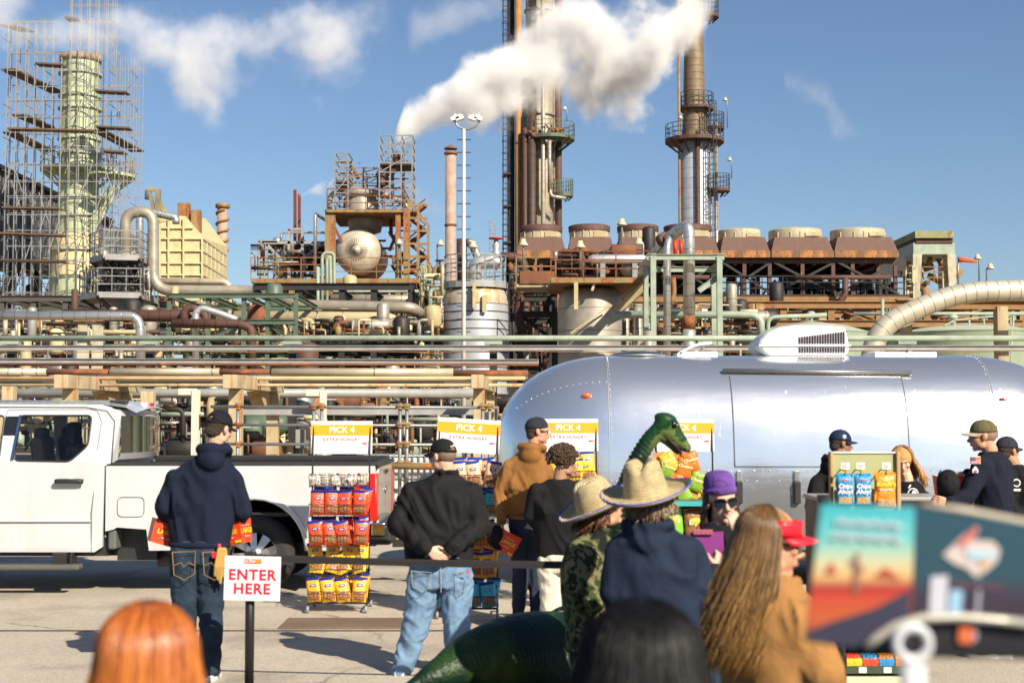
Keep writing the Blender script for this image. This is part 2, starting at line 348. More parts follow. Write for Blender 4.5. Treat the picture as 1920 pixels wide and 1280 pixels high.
# ---------------------------------------------------------------- steam plumes (real volumes)
def plume(name, Y, pts, dens, nscale, label, amp=1.7, seed=0, col=(.995, .99, .985), soft=.75, depth=1.0):
    P = [(at(x, y, Y), r * Y / F) for x, y, r in pts]; x0 = P[0][0].x; x1 = P[-1][0].x
    zlo = min(p.z for p, r in P) - 1; zhi = max(p.z for p, r in P) + 1; rm = max(r for p, r in P)
    mb = MB(); n = len(P); cl = []
    for i in range(n - 1):
        for k in range(6): t = k / 6; cl.append((P[i][0].lerp(P[i + 1][0], t), (P[i][1] * (1 - t) + P[i + 1][1] * t)))
    cl.append(P[-1])
    vs = []; seg = 14
    for p, r in cl:
        for k in range(seg):
            a = 2 * PI * k / seg; vs.append(p + V((0, math.cos(a) * depth, math.sin(a))) * (r * 1.32 + .1))
    fs = [(i * seg + k, i * seg + (k + 1) % seg, (i + 1) * seg + (k + 1) % seg, (i + 1) * seg + k) for i in range(len(cl) - 1) for k in range(seg)]
    fs += [tuple(range(seg))[::-1], tuple((len(cl) - 1) * seg + k for k in range(seg))]
    mb.add(vs, fs, None, True); org = V((x0, Y, 0))
    m = bpy.data.materials.new(name + '_vapour'); m.use_nodes = True; N = m.node_tree.nodes; L = m.node_tree.links; N.clear()
    out = N.new('ShaderNodeOutputMaterial'); pv = N.new('ShaderNodeVolumePrincipled'); L.new(pv.outputs[0], out.inputs['Volume'])
    pv.inputs['Color'].default_value = (*col, 1); pv.inputs['Anisotropy'].default_value = -.25
    tc = N.new('ShaderNodeTexCoord'); ob = tc.outputs['Object']; sx = N.new('ShaderNodeSeparateXYZ')
    wn_ = N.new('ShaderNodeTexNoise'); wn_.inputs['Scale'].default_value = nscale * .5; wn_.inputs['Detail'].default_value = 2; L.new(ob, wn_.inputs[0])
    wp = N.new('ShaderNodeVectorMath'); wp.operation = 'MULTIPLY_ADD'; L.new(wn_.outputs['Color'], wp.inputs[0]); wp.inputs[1].default_value = (rm * .9,) * 3
    ad = N.new('ShaderNodeVectorMath'); ad.operation = 'SUBTRACT'; L.new(ob, ad.inputs[0]); ad.inputs[1].default_value = (rm * .45,) * 3; L.new(ad.outputs[0], wp.inputs[2])
    mixw = wp.outputs[0]; L.new(mixw, sx.inputs[0])
    def mt(op, a, b_=None, c_=None, cl_=False):
        x = N.new('ShaderNodeMath'); x.operation = op; x.use_clamp = cl_
        for i, q in enumerate((a, b_, c_)):
            if q is None: continue
            if isinstance(q, (int, float)): x.inputs[i].default_value = q
            else: L.new(q, x.inputs[i])
        return x.outputs[0]
    u = mt('DIVIDE', sx.outputs[0], x1 - x0, None, True)
    def curve(vals):
        c = N.new('ShaderNodeFloatCurve'); cv = c.mapping.curves[0]
        for i, (a, b_) in enumerate(vals):
            if i == 0: cv.points[0].location = (a, b_)
            elif i == len(vals) - 1: cv.points[-1].location = (a, b_)
            else: cv.points.new(a, b_)
        c.mapping.update(); L.new(u, c.inputs['Value']); return c.outputs[0]
    us = [(p.x - x0) / (x1 - x0) for p, r in P]
    zc = mt('MULTIPLY_ADD', curve([(a, (p.z - zlo) / (zhi - zlo)) for a, (p, r) in zip(us, P)]), zhi - zlo, zlo)
    rc = mt('MULTIPLY', curve([(a, r / rm) for a, (p, r) in zip(us, P)]), rm)
    dz = mt('SUBTRACT', sx.outputs[2], zc); dy = mt('DIVIDE', sx.outputs[1], depth)
    dist = mt('SQRT', mt('ADD', mt('MULTIPLY', dz, dz), mt('MULTIPLY', dy, dy)))
    d = mt('SUBTRACT', 1.0, mt('DIVIDE', dist, rc))
    nn = N.new('ShaderNodeTexNoise'); nn.noise_dimensions = '4D'; nn.inputs['W'].default_value = seed; nn.inputs['Scale'].default_value = nscale; nn.inputs['Detail'].default_value = 6; nn.inputs['Roughness'].default_value = .64; L.new(ob, nn.inputs[0])
    e = mt('MULTIPLY_ADD', mt('SUBTRACT', nn.outputs[0], .5), amp * 1.6, d)
    mr = N.new('ShaderNodeMapRange'); mr.interpolation_type = 'SMOOTHSTEP'; mr.inputs[1].default_value = .12; mr.inputs[2].default_value = .12 + soft; mr.inputs[4].default_value = dens; L.new(e, mr.inputs[0])
    fade = mt('MULTIPLY', mt('MULTIPLY', u, 40, None, True), mt('MULTIPLY', mt('SUBTRACT', 1, u), 8, None, True))
    rim = mt('MULTIPLY', mt('SUBTRACT', 1.3, mt('DIVIDE', dist, rc)), 4, None, True)
    L.new(mt('MULTIPLY', mt('MULTIPLY', mr.outputs[0], fade), rim), pv.inputs['Density'])
    o = solo(name, mb, m, label, 'steam', org); o['kind'] = 'stuff'; return o
plume('steam_plume', 96, [(742, 268, 16), (762, 238, 38), (800, 208, 60), (860, 178, 80), (940, 158, 95), (1030, 140, 102), (1120, 108, 118), (1200, 98, 128), (1265, 75, 100), (1350, 30, 60)], 1.8, .2, 'dense white steam plume drifting up right across the two dark columns', seed=3, amp=2.1, soft=.7)
plume('steam_cloud', 72, [(-80, 25, 75), (40, 40, 75), (140, 66, 72), (220, 78, 72), (300, 90, 90), (390, 115, 120), (460, 85, 85), (530, 85, 85), (620, 80, 105), (740, 10, 70)], .42, .34, 'ragged thin steam cloud drifting over the scaffolded green stack', seed=11, amp=2.5, soft=1.1)
plume('steam_wisp', 140, [(760, 60, 50), (850, 30, 55), (940, 20, 60), (1060, 60, 60), (1200, 70, 70), (1340, 130, 80)], .13, .14, 'faint veil of steam behind the tall dark column', seed=5, amp=2.0, soft=1.)
plume('steam_wisp', 90, [(1470, 150, 18), (1530, 180, 45), (1575, 230, 42), (1620, 250, 12)], .14, .4, 'faint isolated steam wisp in the open blue sky on the right', seed=8, amp=1.8, soft=1.)
plume('steam_wisp', 80, [(560, 365, 4), (585, 358, 10), (612, 352, 16), (635, 345, 12)], .8, 1.2, 'small white puff left of the scaffolded drum structure', seed=9)
plume('steam_wisp', 88, [(755, 340, 6), (775, 365, 26), (800, 385, 28), (840, 400, 14)], .30, .8, 'thin greyish smoke behind the drum structure beside the pink stack', seed=12, col=(.6, .58, .6))
# ================================================================ REFINERY
def rail(mb, pts, h=1.1, r=.035, sp=1.4, mids=2, closed=False):
    pts = [V(p) for p in pts]
    if closed: pts = pts + [pts[0]]
    for k in range(mids + 1):
        z = h * (k + 1) / (mids + 1)
        for a, b in zip(pts, pts[1:]): mb.bar(a + V((0, 0, z)), b + V((0, 0, z)), r * 1.3)
    for a, b in zip(pts, pts[1:]):
        n = max(1, round((b - a).length / sp))
        for i in range(n + (b is pts[-1])): p = a.lerp(b, i / n); mb.bar(p, p + V((0, 0, h)), r * 1.3)
    return mb
def arc(c, r, a0, a1, n): return [V(c) + V((r * math.cos(R(a0 + (a1 - a0) * k / n)), r * math.sin(R(a0 + (a1 - a0) * k / n)), 0)) for k in range(n + 1)]
def ladder(mb, a, b, w=.45, r=.035, cage=True, out=V((0, -1, 0)), step=.35):
    a = V(a); b = V(b); s = out.cross(V((0, 0, 1))).normalized() * w / 2
    mb.bar(a - s, b - s, r * 1.4); mb.bar(a + s, b + s, r * 1.4); n = int((b - a).length / step)
    for i in range(n): p = a.lerp(b, i / n); mb.bar(p - s, p + s, r)
    if cage:
        m = int((b - a).length / 1.0)
        for i in range(1, m + 1):
            p = a.lerp(b, i / m); q = [p + s * 1.2 * math.cos(t * PI / 6) * 1.3 + out * .65 * math.sin(t * PI / 6) for t in range(7)]
            for u, v in zip(q, q[1:]): mb.bar(u, v, r)
        for t in (1, 3, 5):
            o = s * 1.56 * math.cos(t * PI / 6) + out * .65 * math.sin(t * PI / 6); mb.bar(a.lerp(b, 1 / max(m, 1)) + o, b + o, r)
def pipe(name, pxs, Y, rpx, m, label, cat='pipe', rad=None, parent=None, group=None, seg=14, dY=None):
    pts = [at(p[0], p[1], p[2] if len(p) > 2 else Y) for p in pxs]; r = rpx * Y / F
    mb = MB().tube(pts, r, seg, True, rad if rad is not None else r * 2.2, 7)
    if parent is not None: return part(name, mb, m, parent, label)
    return solo(name, mb, m, label, cat, pts[0], group)
def base_of(x, Y): return V((x, Y, 0))
def round_platform(t, c, r, z, a0=0, a1=360, th=.18, rin=0., m=None, mr=None, h=1.1, brackets=8, lbl=None):
    c = V((c[0], c[1], z)); n = 20; mb = MB()
    mb.lathe([(rin, 0), (r, 0), (r, -th), (rin, -th), (rin, 0)], c, n, a0=R(a0), a1=R(a1), smooth=False)
    part('platform', mb, m, t, lbl)
    rb = MB(); rail(rb, arc(c, r - .05, a0, a1, n), h, sp=99); [rb.bar(p, p + V((0, 0, h)), .06) for p in arc(c, r - .05, a0, a1, 10)]
    part('guard_rail', rb, mr or m, t)
    b = MB()
    for k in range(brackets + 1):
        a = R(a0 + (a1 - a0) * k / brackets); d = V((math.cos(a), math.sin(a), 0)); b.bar(c + d * (r - .1) + V((0, 0, -th)), c + d * max(rin, r * .45) + V((0, 0, -th - r * .4)), .10)
    part('bracket', b, m, t)
# ---------------- far left: green stack in scaffolding
def stack_shell(mb, prof, x, Y): mb.lathe(prof, (x, Y, 0), 36)
Ys = 90; xs = gx(140, Ys); z = lambda py, Y=Ys: gz(py, Y)
t = thing('tall_stack', 'tall pale green and cream stack wrapped in scaffolding at the far left', 'stack', (xs, Ys, 0))
def seg_(name, m, zz, lbl=None, cap=False):
    mb = MB().lathe(zz, (xs, Ys, 0), 40); return part(name, mb, m, t, lbl)
rt = 36 * Ys / F; rb_ = 40 * Ys / F; rc_ = 46 * Ys / F
MGs = mat('stack_green', (.47, .51, .34), .55, rust=.2, rustcol=(.42, .33, .12), rscale=.5, stretch=.25, dirt=(.36, .40, .22))
MCs = mat('stack_cream', (.66, .55, .32), .55, rust=.15, rustcol=(.5, .35, .15), rscale=.5, dirt=(.55, .48, .3))
seg_('shell', MGs, [(rt, z(112)), (rt, z(320)), (rb_ * .97, z(440))])
seg_('shell', MCs, [(rb_, z(440)), (rc_, z(470)), (rc_ * 1.02, z(500)), (rc_ * 1.05, z(520))], 'cream painted band of the stack')
seg_('shell', MGs, [(rc_ * 1.04, z(520)), (rc_ * 1.05, 0)])
seg_('rim', mat('stack_rim', (.45, .30, .14), .8, rust=.5), [(rt * .85, z(116)), (rt * 1.06, z(118)), (rt * 1.08, z(106)), (rt * .9, z(106)), (rt * .85, z(116))])
rg = MB()
for py in (140, 182, 205, 262, 290, 372, 405, 470, 520, 578): rr = (rt if py < 330 else rb_ if py < 445 else rc_ * 1.03); rg.lathe([(rr, z(py) - .08), (rr + .14, z(py) - .08), (rr + .14, z(py) + .04), (rr, z(py) + .04)], (xs, Ys, 0), 40, smooth=False)
part('stiffener_ring', rg, MGs, t)
round_platform(t, (xs, Ys), rt + 1.15, z(318), 150, 395, rin=rt, m=MGs, mr=M_scaf)
t2c = (xs + 1.9, Ys - .3)
round_platform(t, t2c, 1.75, z(330), -110, 80, rin=.2, m=MGs, mr=M_scaf)
sb = MB()
for a in range(-60, 60, 30): sb.bar(at(215 + a * .3, 350, Ys - 1), at(168, 440 + a * .3, Ys - 1), .16)
part('strut', sb, MGs, t)
# scaffolding
t = thing('scaffold', 'open tube scaffold with dark plank decks around the tall green stack', 'scaffold', base_of(xs, Ys))
st = MB(); lg = MB(); br = MB(); rnd = random.Random(4)
for (Yr, xa, xb, tops) in ((85.5, 4, 262, None), (87.3, 10, 250, None), (93, 12, 255, None), (94.8, 6, 262, None)):
    n = 15; X = [xa + (xb - xa) * k / n for k in range(n + 1)]
    top = lambda x: 38 + (x % 7) if x < 92 else (-25 if 118 < x < 215 else 98 if x < 118 else 112)
    for x in X:
        tp = top(x) + rnd.uniform(-8, 14)
        a = at(x, 640, Yr); b = at(x, tp, Yr); st.bar(V((a.x, Yr, 0)), V((a.x, Yr, b.z)), .04)
    for k in range(32):
        py = 640 - k * 30 + rnd.uniform(-3, 3); xl = xa; xr = xb
        if py < 112: xr = 215
        if py < 92: xl = 118 if py < 38 else xa
        if py < -20: break
        for (u, w_) in (((xl, xr),) if py > 98 or py < 38 else ((xl, 94), (118, xr))):
            zz = gz(py, Yr); lg.bar((gx(u, Yr), Yr, zz), (gx(w_, Yr), Yr, zz), .034)
    for k in range(22):
        i = rnd.randrange(n - 1); py = rnd.uniform(140, 620); q = rnd.choice((-1, 1)); br.bar(at(X[i], py, Yr), at(X[i + 1] + 3, py - q * 60, Yr), .045)
for x in range(4, 262, 40):
    for py in range(70, 640, 62):
        if py < 115 and x > 215: continue
        a = at(x, py, 85.5); lg.bar(a, V((a.x, 87.3, a.z)), .04); a = at(x, py, 93); lg.bar(a, V((a.x, 94.8, a.z)), .04)
part('standard', st, M_scaf, t); part('ledger', lg, M_scaf, t); part('brace', br, M_scaf, t)
for (x0, y0, x1, y1) in ((14, 48, 52, 60), (14, 130, 108, 174), (35, 215, 92, 240), (18, 248, 92, 284), (185, 245, 258, 284), (18, 243, 180, 247), (70, 121, 120, 124), (180, 172, 240, 175), (182, 239, 245, 242), (0, 438, 120, 442), (8, 390, 115, 392), (0, 488, 125, 491), (125, 36, 150, 39), (195, 284, 235, 287)):
    mb = MB(); mb.bar(at(x0, y0, 85.8), at(x1, y1, 92 if abs(y1 - y0) > 10 else 85.8), .9, .10); part('plank_deck', mb, M_plank, t)
# grey shed behind the stack
t = thing('refinery_shed', 'long dark corrugated shed raised on steel behind the green stack', 'shed', base_of(gx(60, 100), 100))
a0 = at(-90, 275, 92); a1 = at(105, 372, 100); a2 = at(208, 420, 112)
mb = MB()
for p, q, pl, ql in ((a0, a2, 480, 515),):
    zb0 = gz(pl, 92); zb1 = gz(ql, 112); mb.add([p, q, V((q.x, q.y, zb1)), V((p.x, p.y, zb0)), p + V((0, 9, 0)), q + V((0, 9, 0)), V((q.x, q.y + 9, zb1)), V((p.x, p.y + 9, zb0))], [(0, 1, 2, 3), (4, 5, 6, 7), (0, 1, 5, 4), (3, 2, 6, 7), (0, 3, 7, 4), (1, 2, 6, 5)])
part('wall_sheet', mb, M_corr, t)
rb = MB()
for k in range(60): p = a0.lerp(a2, k / 60); zb = gz(480, 92) * (1 - k / 60) + gz(515, 112) * k / 60; rb.bar(p + V((0, -.08, 0)), V((p.x, p.y - .08, zb)), .12, .1)
part('rib', rb, M_corr, t)
ev = MB(); ev.bar(a0 + V((0, -.3, .1)), a2 + V((0, -.3, .1)), .9, .25); ev.bar(V((a0.x, a0.y, gz(484, 92))), V((a2.x, a2.y, gz(519, 112))), 1.2, .5); part('eave', ev, M_dark, t)
lg = MB()
for k in range(7): p = a0.lerp(a2, k / 6); lg.ib(V((p.x, p.y, 0)), V((p.x, p.y, gz(490 + k * 4, p.y))), .5, .5); lg.bar(V((p.x, p.y, 2)), V((p.x + 3, p.y + 2, gz(520, p.y))), .2)
part('leg', lg, M_dark, t)
# ---------------- clad vessel with platforms and loop pipe
Yv = 70; xv = gx(236, Yv)
t = thing('process_column', 'grey clad column with two railed platforms under the looping pipe', 'column', (xv, Yv, 0))
rv = 29 * Yv / F
mb = MB().lathe([(rv * 1.5, 0), (rv * 1.5, gz(640, Yv)), (rv * 1.25, gz(615, Yv)), (rv, gz(590, Yv)), (rv, gz(482, Yv)), (rv * .5, gz(470, Yv)), (0, gz(468, Yv))], (xv, Yv, 0), 30); part('shell', mb, M_tan, t)
for py, xa, xb in ((484, 168, 272), (553, 150, 275)):
    cx = gx((xa + xb) / 2, Yv); hw = (xb - xa) / 2 * Yv / F; zz = gz(py, Yv); d = 1.9
    P = [V((cx - hw, Yv - .4, zz)), V((cx - hw * .2, Yv - d, zz)), V((cx + hw, Yv - d * .8, zz)), V((cx + hw, Yv + d, zz)), V((cx - hw, Yv + d, zz))]
    mb = MB(); n = len(P); mb.add(P + [p + V((0, 0, -.28)) for p in P], [tuple(range(n)), tuple(range(2 * n - 1, n - 1, -1))] + [(i, (i + 1) % n, n + (i + 1) % n, n + i) for i in range(n)])
    part('platform', mb, M_gbeam, t); part('guard_rail', rail(MB(), P, 1.15, .035, .7, closed=True), M_galv, t)
    b = MB(); [b.bar(P[k] + V((0, 0, -.2)), V((xv, Yv, zz - 1.6)), .14) for k in range(3)]; part('bracket', b, M_dark, t)
vb = MB(); rnd = random.Random(9)
for k in range(22): p = at(rnd.uniform(195, 270), rnd.uniform(495, 545), Yv - 1.2); vb.ell(p, (.12, .12, .16)); vb.bar(p, p + V((rnd.uniform(-.5, .5), 0, rnd.uniform(-.5, .5))), .05)
for x in (200, 222, 246, 262, 268): vb.bar(at(x, 484, Yv - 1.1), at(x, 553, Yv - 1.1), .07)
part('valve', vb, M_dark, t)
Mloop = mat('loop_pipe_steel', (.40, .36, .29), .42, .35, var=.2, rust=.12, rustcol=(.3, .18, .1))
pipe('loop_pipe', [(235, 478), (235, 398), (287, 396), (287, 545), (480, 545, 70), (545, 572, 67), (775, 577, 66), (790, 590, 67)], Yv, 10.5, Mloop, 'thick brownish pipe looping over the grey column then running right', rad=1.0)
pipe('vent_pipe', [(262, 560), (262, 393), (330, 408), (330, 420)], 74, 7, M_clad, 'bright clad pipe rising behind the brown loop pipe', rad=.5)
t = thing('davit_frame', 'small pale triangular hoist frame above the loop pipe', 'frame', at(296, 400, 80)); mb = MB()
mb.bar(at(296, 415, 80), at(296, 355, 80), .3); mb.bar(at(278, 353, 80), at(298, 358, 80), .22); mb.bar(at(278, 353, 80), at(290, 400, 80), .2); mb.bar(at(297, 378, 80), at(318, 410, 80), .25); mb.bar(at(318, 410, 80), at(296, 415, 80), .2)
part('mast', mb, M_yel, t); mb = MB().cyl(at(277, 357, 80), at(276, 374, 80), .16); part('hoist', mb, M_gbeam, t)
# ---------------- yellow box furnace
Yb = 100
t = thing('yellow_furnace', 'pale yellow ribbed furnace box with sloping roof behind the loop pipe', 'furnace', base_of(gx(370, Yb), Yb))
def pb(x, y, Y): return at(x, y, Y)
fr = [(298, 405), (344, 405), (380, 447), (380, 640), (298, 640)]
rr_ = [(330, 405), (372, 405), (424, 458), (424, 640), (330, 640)]
mb = MB(); vs = [pb(x, y, 96) for x, y in fr] + [V((pb(x, y, 96).x, 0, pb(x, y, 96).z)) for x, y in fr]
vs = [pb(x, y, 96) for x, y in fr]; Yb2 = 106
e = [(346, 410), (386, 410), (425, 462), (425, 640), (346, 640)]
vs2 = [pb(x, y, Yb2) for x, y in e]
mb.add(vs + vs2, [(0, 1, 2, 3, 4), (9, 8, 7, 6, 5), (0, 1, 6, 5), (1, 2, 7, 6), (2, 3, 8, 7), (4, 0, 5, 9)])
part('casing', mb, M_yel, t)
rb = MB()
for k, (ya, yb_) in enumerate(((427, 427), (447, 447), (470, 470), (493, 493), (515, 515))):
    xr = 380 if ya >= 447 else 362
    rb.bar(pb(299, ya, 95.9), pb(xr, yb_, 95.9), .10, .12)
    if ya >= 447: q = pb(380, ya, 95.9); q2 = V((vs2[2].x, Yb2, q.z)); rb.bar(q, q2, .10, .12)
for x in (300, 316, 344, 379): rb.bar(pb(x, 408 if x < 370 else 448, 95.85), pb(x, 600, 95.85), .11, .12)
for k in range(1, 6): q = pb(380, 450, 95.9).lerp(V((vs2[2].x, Yb2, vs[2].z)), k / 6); rb.bar(q, V((q.x, q.y, 3)), .08)
part('rib', rb, M_yel, t)
for x0, x1, y0, y1 in ((333, 353, 380, 412), (358, 374, 393, 420)):
    mb = MB(); a = pb(x0, y0, 97); b = pb(x1, y1, 97); mb.bb((a.x, 97, b.z - 1), (b.x, 97.8, a.z)); part('vent_stack', mb, M_rusty, t, 'rusty square vent on the furnace roof', .03)
t = thing('spiral_stack', 'short rust streaked stack with a spiral fin behind the furnace', 'stack', base_of(gx(412, 108), 108)); mb = MB().cyl((gx(413, 108), 108, 4), (gx(413, 108), 108, gz(390, 108)), .40, seg=16); part('shell', mb, M_pink, t)
mb = MB().tube([V((gx(413, 108) + .46 * math.cos(a * .35), 108 + .46 * math.sin(a * .35), gz(470, 108) + a * .045)) for a in range(70)], .09, 6); part('spiral_fin', mb, M_ochre, t)
part('rim', MB().lathe([(.42, 0), (.55, 0), (.55, .3), (.42, .3)], (gx(413, 108), 108, gz(390, 108)), 16), M_rusty, t)
# ---------------- drum structure in the middle
Yd = 80; zd = lambda y: gz(y, Yd)
t = thing('drum_structure', 'rusty two level steel structure carrying a round ended horizontal drum', 'structure', base_of(gx(671, Yd), Yd))
def bxp(x0, y0, x1, y1, Ya, Yb_): a = at(x0, y0, Ya); b = at(x1, y1, Ya); return MB().bb((a.x, Ya, b.z), (b.x, Yb_, a.z))
part('deck', bxp(470, 522, 800, 530, 78, 86), M_rusty, t); part('deck', bxp(613, 393, 757, 398, 78, 84), M_rusty, t)
for x in (478, 545, 612, 622, 745, 760, 795): 
    top = 393 if x in (612, 622, 745, 760) else 525; mb = MB()
    for Ya in (78.3, 84): mb.ib((gx(x, Ya), Ya, 0), (gx(x, Ya), Ya, gz(top, Ya)), .28, .28)
    part('column', mb, M_rusty, t)
mb = MB(); rail(mb, [at(470, 522, 78), at(800, 522, 78), V((gx(800, 78), 86, gz(522, 78)))], 1.15, .035, 1.3); part('guard_rail', mb, M_rusty, t)
mb = MB(); rail(mb, [at(613, 393, 78), at(757, 393, 78), V((gx(757, 78), 84, gz(393, 78)))], 1.15, .035, 1.0); part('guard_rail', mb, M_rust, t)
mb = MB()
for k in range(7): q = gx(480 + k * 50, 78); mb.ib((q, 78, gz(531, 78) - .2), (q, 86, gz(531, 78) - .2), .2, .4)
for a, b in (((613, 400), (650, 470)), ((760, 400), (730, 470)), ((478, 532), (545, 620)), ((545, 620), (612, 532)), ((700, 620), (795, 532)), ((622, 532), (700, 620))): mb.bar(at(*a, 79), at(*b, 79), .16)
part('brace', mb, M_rust, t)
Md = mat('drum_head', (.55, .49, .40), .5, .2, rust=.12, rustcol=(.45, .25, .08), dirt=(.4, .36, .3))
Mx = Matrix.Rotation(PI / 2, 3, 'X'); r = 43 * Yd / F
mb = MB().lathe([(0, .62), (r * .12, .60), (r * .13, .52), (r * .5, .42), (r * .8, .22), (r, -.1), (r, -5), (0, -5.2)], (gx(671, Yd), Yd - .8, zd(473)), 40, Matrix.Rotation(PI / 2, 3, 'X')); part('drum', mb, Md, t)
mb = MB()
for k in range(28): a = 2 * PI * k / 28; c = V((gx(671, Yd), Yd - 1.43, zd(473))); d = V((math.cos(a), 0, math.sin(a))); mb.bar(c + d * .25 + V((0, .1, 0)), c + d * r * .5 + V((0, .19, 0)), .02)
part('gore_seam', mb, M_tan, t)
mb = MB().lathe([(1.0, gz(398, 81)), (1.0, gz(370, 81)), (.8, gz(362, 81)), (0, gz(358, 81))], (gx(676, 81), 81, 0), 26); mb.lathe([(0, gz(445, 81)), (.9, gz(435, 81)), (1., gz(420, 81)), (1., gz(400, 81))], (gx(683, 81), 81, 0), 26); part('vessel', mb, M_tan, t)
rs = MB(); rnd = random.Random(3)
for k in range(34):
    x = rnd.uniform(628, 760); y = rnd.choice((rnd.uniform(300, 392), rnd.uniform(402, 520))); 
    if 628 < x < 718 and y > 425: x = rnd.uniform(722, 765)
    L_ = rnd.uniform(12, 50); r_ = rnd.uniform(.05, .13); Yq = rnd.uniform(79.5, 83)
    rs.tube([at(x, y, Yq), at(x + rnd.choice((0, 0, L_ * .6, -L_ * .5)), y + rnd.choice((0, L_)), Yq)], r_, 7)
part('small_pipe', rs, M_rust, t)
pipe('duct', [(715, 352), (715, 325), (745, 316), (746, 290)], 79.5, 9, M_brown, None, parent=t, rad=.5)
pipe('duct', [(640, 362), (700, 360), (745, 372), (775, 400)], 80, 6, M_tan, None, parent=t, rad=.5)
pipe('duct', [(618, 395), (618, 365), (650, 355), (690, 358)], 80, 5, M_tan, None, parent=t, rad=.4)
# top scaffolds
def small_scaffold(x0, x1, y0, y1, Y, nx, ny, label, m=M_galv, depth=2.2, planks=()):
    t = thing('scaffold', label, 'scaffold', at((x0 + x1) / 2, y1, Y)); st = MB(); lg = MB()
    for Yr in (Y, Y + depth):
        for k in range(nx + 1):
            x = gx(x0 + (x1 - x0) * k / nx, Y); st.bar((x, Yr, gz(y1, Y)), (x, Yr, gz(y0 + (k % 2) * 3, Y)), .07)
        for j in range(ny + 1): zz = gz(y1 + (y0 - y1) * j / ny, Y); lg.bar((gx(x0, Y), Yr, zz), (gx(x1, Y), Yr, zz), .06)
        for j in range(0, ny, 2): lg.bar((gx(x0, Y), Yr, gz(y1 + (y0 - y1) * j / ny, Y)), (gx(x1, Y), Yr, gz(y1 + (y0 - y1) * min(ny, j + 2) / ny, Y)), .05)
    for j in range(ny + 1):
        for k in range(nx + 1): x = gx(x0 + (x1 - x0) * k / nx, Y); zz = gz(y1 + (y0 - y1) * j / ny, Y); lg.bar((x, Y, zz), (x, Y + depth, zz), .05)
    part('standard', st, m, t); part('ledger', lg, m, t)
    for py in planks: part('plank_deck', MB().bb((gx(x0, Y), Y, gz(py, Y) - .05), (gx(x1, Y), Y + depth, gz(py, Y) + .05)), M_plank, t)
    return t
small_scaffold(709, 771, 254, 392, 79, 3, 8, 'topmost grey scaffold tower around the steaming vent', planks=(307,))
small_scaffold(625, 650, 287, 392, 79, 1, 7, 'narrow scaffold tower on the left of the upper rusty deck', planks=(340,))
small_scaffold(648, 709, 315, 365, 80.5, 2, 3, 'low rusty scaffold bays between the two scaffold towers', m=M_rusty)
# stair tower right of drum
t = thing('stair_tower', 'rusty zigzag stair tower on the right flank of the drum structure', 'stairs', base_of(gx(785, 80), 80)); mb = MB(); fr_ = MB()
for k, y in enumerate(range(385, 530, 24)):
    xa, xb = (768, 798) if k % 2 else (798, 768); o = (y - 385) * .0
    mb.bar(at(xa, y, 80), at(xb, y + 24, 80), 1., .15); mb.bar(at(xa, y - 12, 80), at(xb, y + 12, 80), .07); fr_.bar(at(765, y, 79), at(802, y, 79), .12); fr_.bar(at(765, y, 81.5), at(802, y, 81.5), .1)
for x, tp in ((765, 375), (783, 395), (802, 420)): [fr_.bar((gx(x, q), q, 0), (gx(x, q), q, gz(tp, q)), .14) for q in (79, 81.5)]
fr_.bar(at(765, 375, 79), at(802, 420, 79), .1)
part('flight', mb, M_rust, t); part('frame', fr_, M_rusty, t)
# left half of the deck: exchanger vessels and twin rods
t = thing('upright_vessel', 'small white upright vessel on the left end of the rusty deck', 'vessel', at(524, 522, 82)); part('shell', MB().lathe([(0, gz(466, 82)), (.25, gz(468, 82)), (.36, gz(474, 82)), (.36, gz(515, 82)), (0, gz(521, 82))], (gx(524, 82), 82, 0), 20), M_silver, t); mb = MB(); [mb.bar((gx(524, 82) + a, 82 + b, gz(515, 82)), (gx(524, 82) + a * 1.3, 82 + b, gz(524, 82)), .08) for a, b in ((-.3, -.3), (.3, -.3), (0, .3))]; part('leg', mb, M_rust, t)
for x, lb in ((553, 'left of two tall thin rust red rods above the deck'), (561, 'right of two tall thin rust red rods above the deck')):
    mb = MB(); mb.bar(at(x, 520, 84), at(x, 356 + (x - 553), 84), .17); solo('rust_rod', mb, mat('rust_red_rod', (.20, .05, .025), .8), lb, 'rod', at(x, 520, 84), 'pair of thin rods')
t = thing('equipment_frame', 'galvanised frame crowded with small exchangers left of the drum', 'frame', at(550, 522, 82)); mb = MB()
for a, b in (((492, 455), (620, 455)), ((492, 455), (492, 522)), ((500, 458), (500, 522)), ((500, 458), (540, 500)), ((590, 456), (590, 522)), ((606, 456), (575, 480)), ((540, 430), (565, 430)), ((542, 430), (542, 522)), ((567, 430), (567, 522)), ((485, 452), (485, 520)), ((485, 452), (520, 453))): mb.bar(at(*a, 81), at(*b, 81), .16)
part('frame', mb, M_gbeam, t); mb = MB(); rnd = random.Random(21)
for k in range(26):
    x = rnd.uniform(530, 615); y = rnd.uniform(462, 515); q = at(x, y, rnd.uniform(81, 84)); mb.cyl(q, q + V((rnd.choice((0, .9)), 0, rnd.choice((0, .8)))) + V((.01, 0, .1)), rnd.uniform(.08, .3), seg=9)
part('exchanger', mb, M_dark, t)
mb = MB(); mb.ell(at(572, 478, 83), (.6, .5, .5)); mb.cyl(at(552, 485, 82), at(600, 485, 82), .3); part('drum', mb, M_galv, t)
pipe('riser_pipe', [(591, 520), (591, 400), (614, 415, 82), (614, 440, 82)], 79, 3.2, M_clad2, 'slim clad riser pipe bending over beside the upper rusty deck', rad=.3)
pipe('header_pipe', [(527, 455), (527, 436), (608, 436), (618, 440)], 81, 2.2, M_clad2, 'thin clad header pipe over the left of the deck', rad=.2)
t = thing('green_riser_pair', 'pale green hooked pipes standing in front of the rusty deck', 'pipes', at(612, 560, 70))
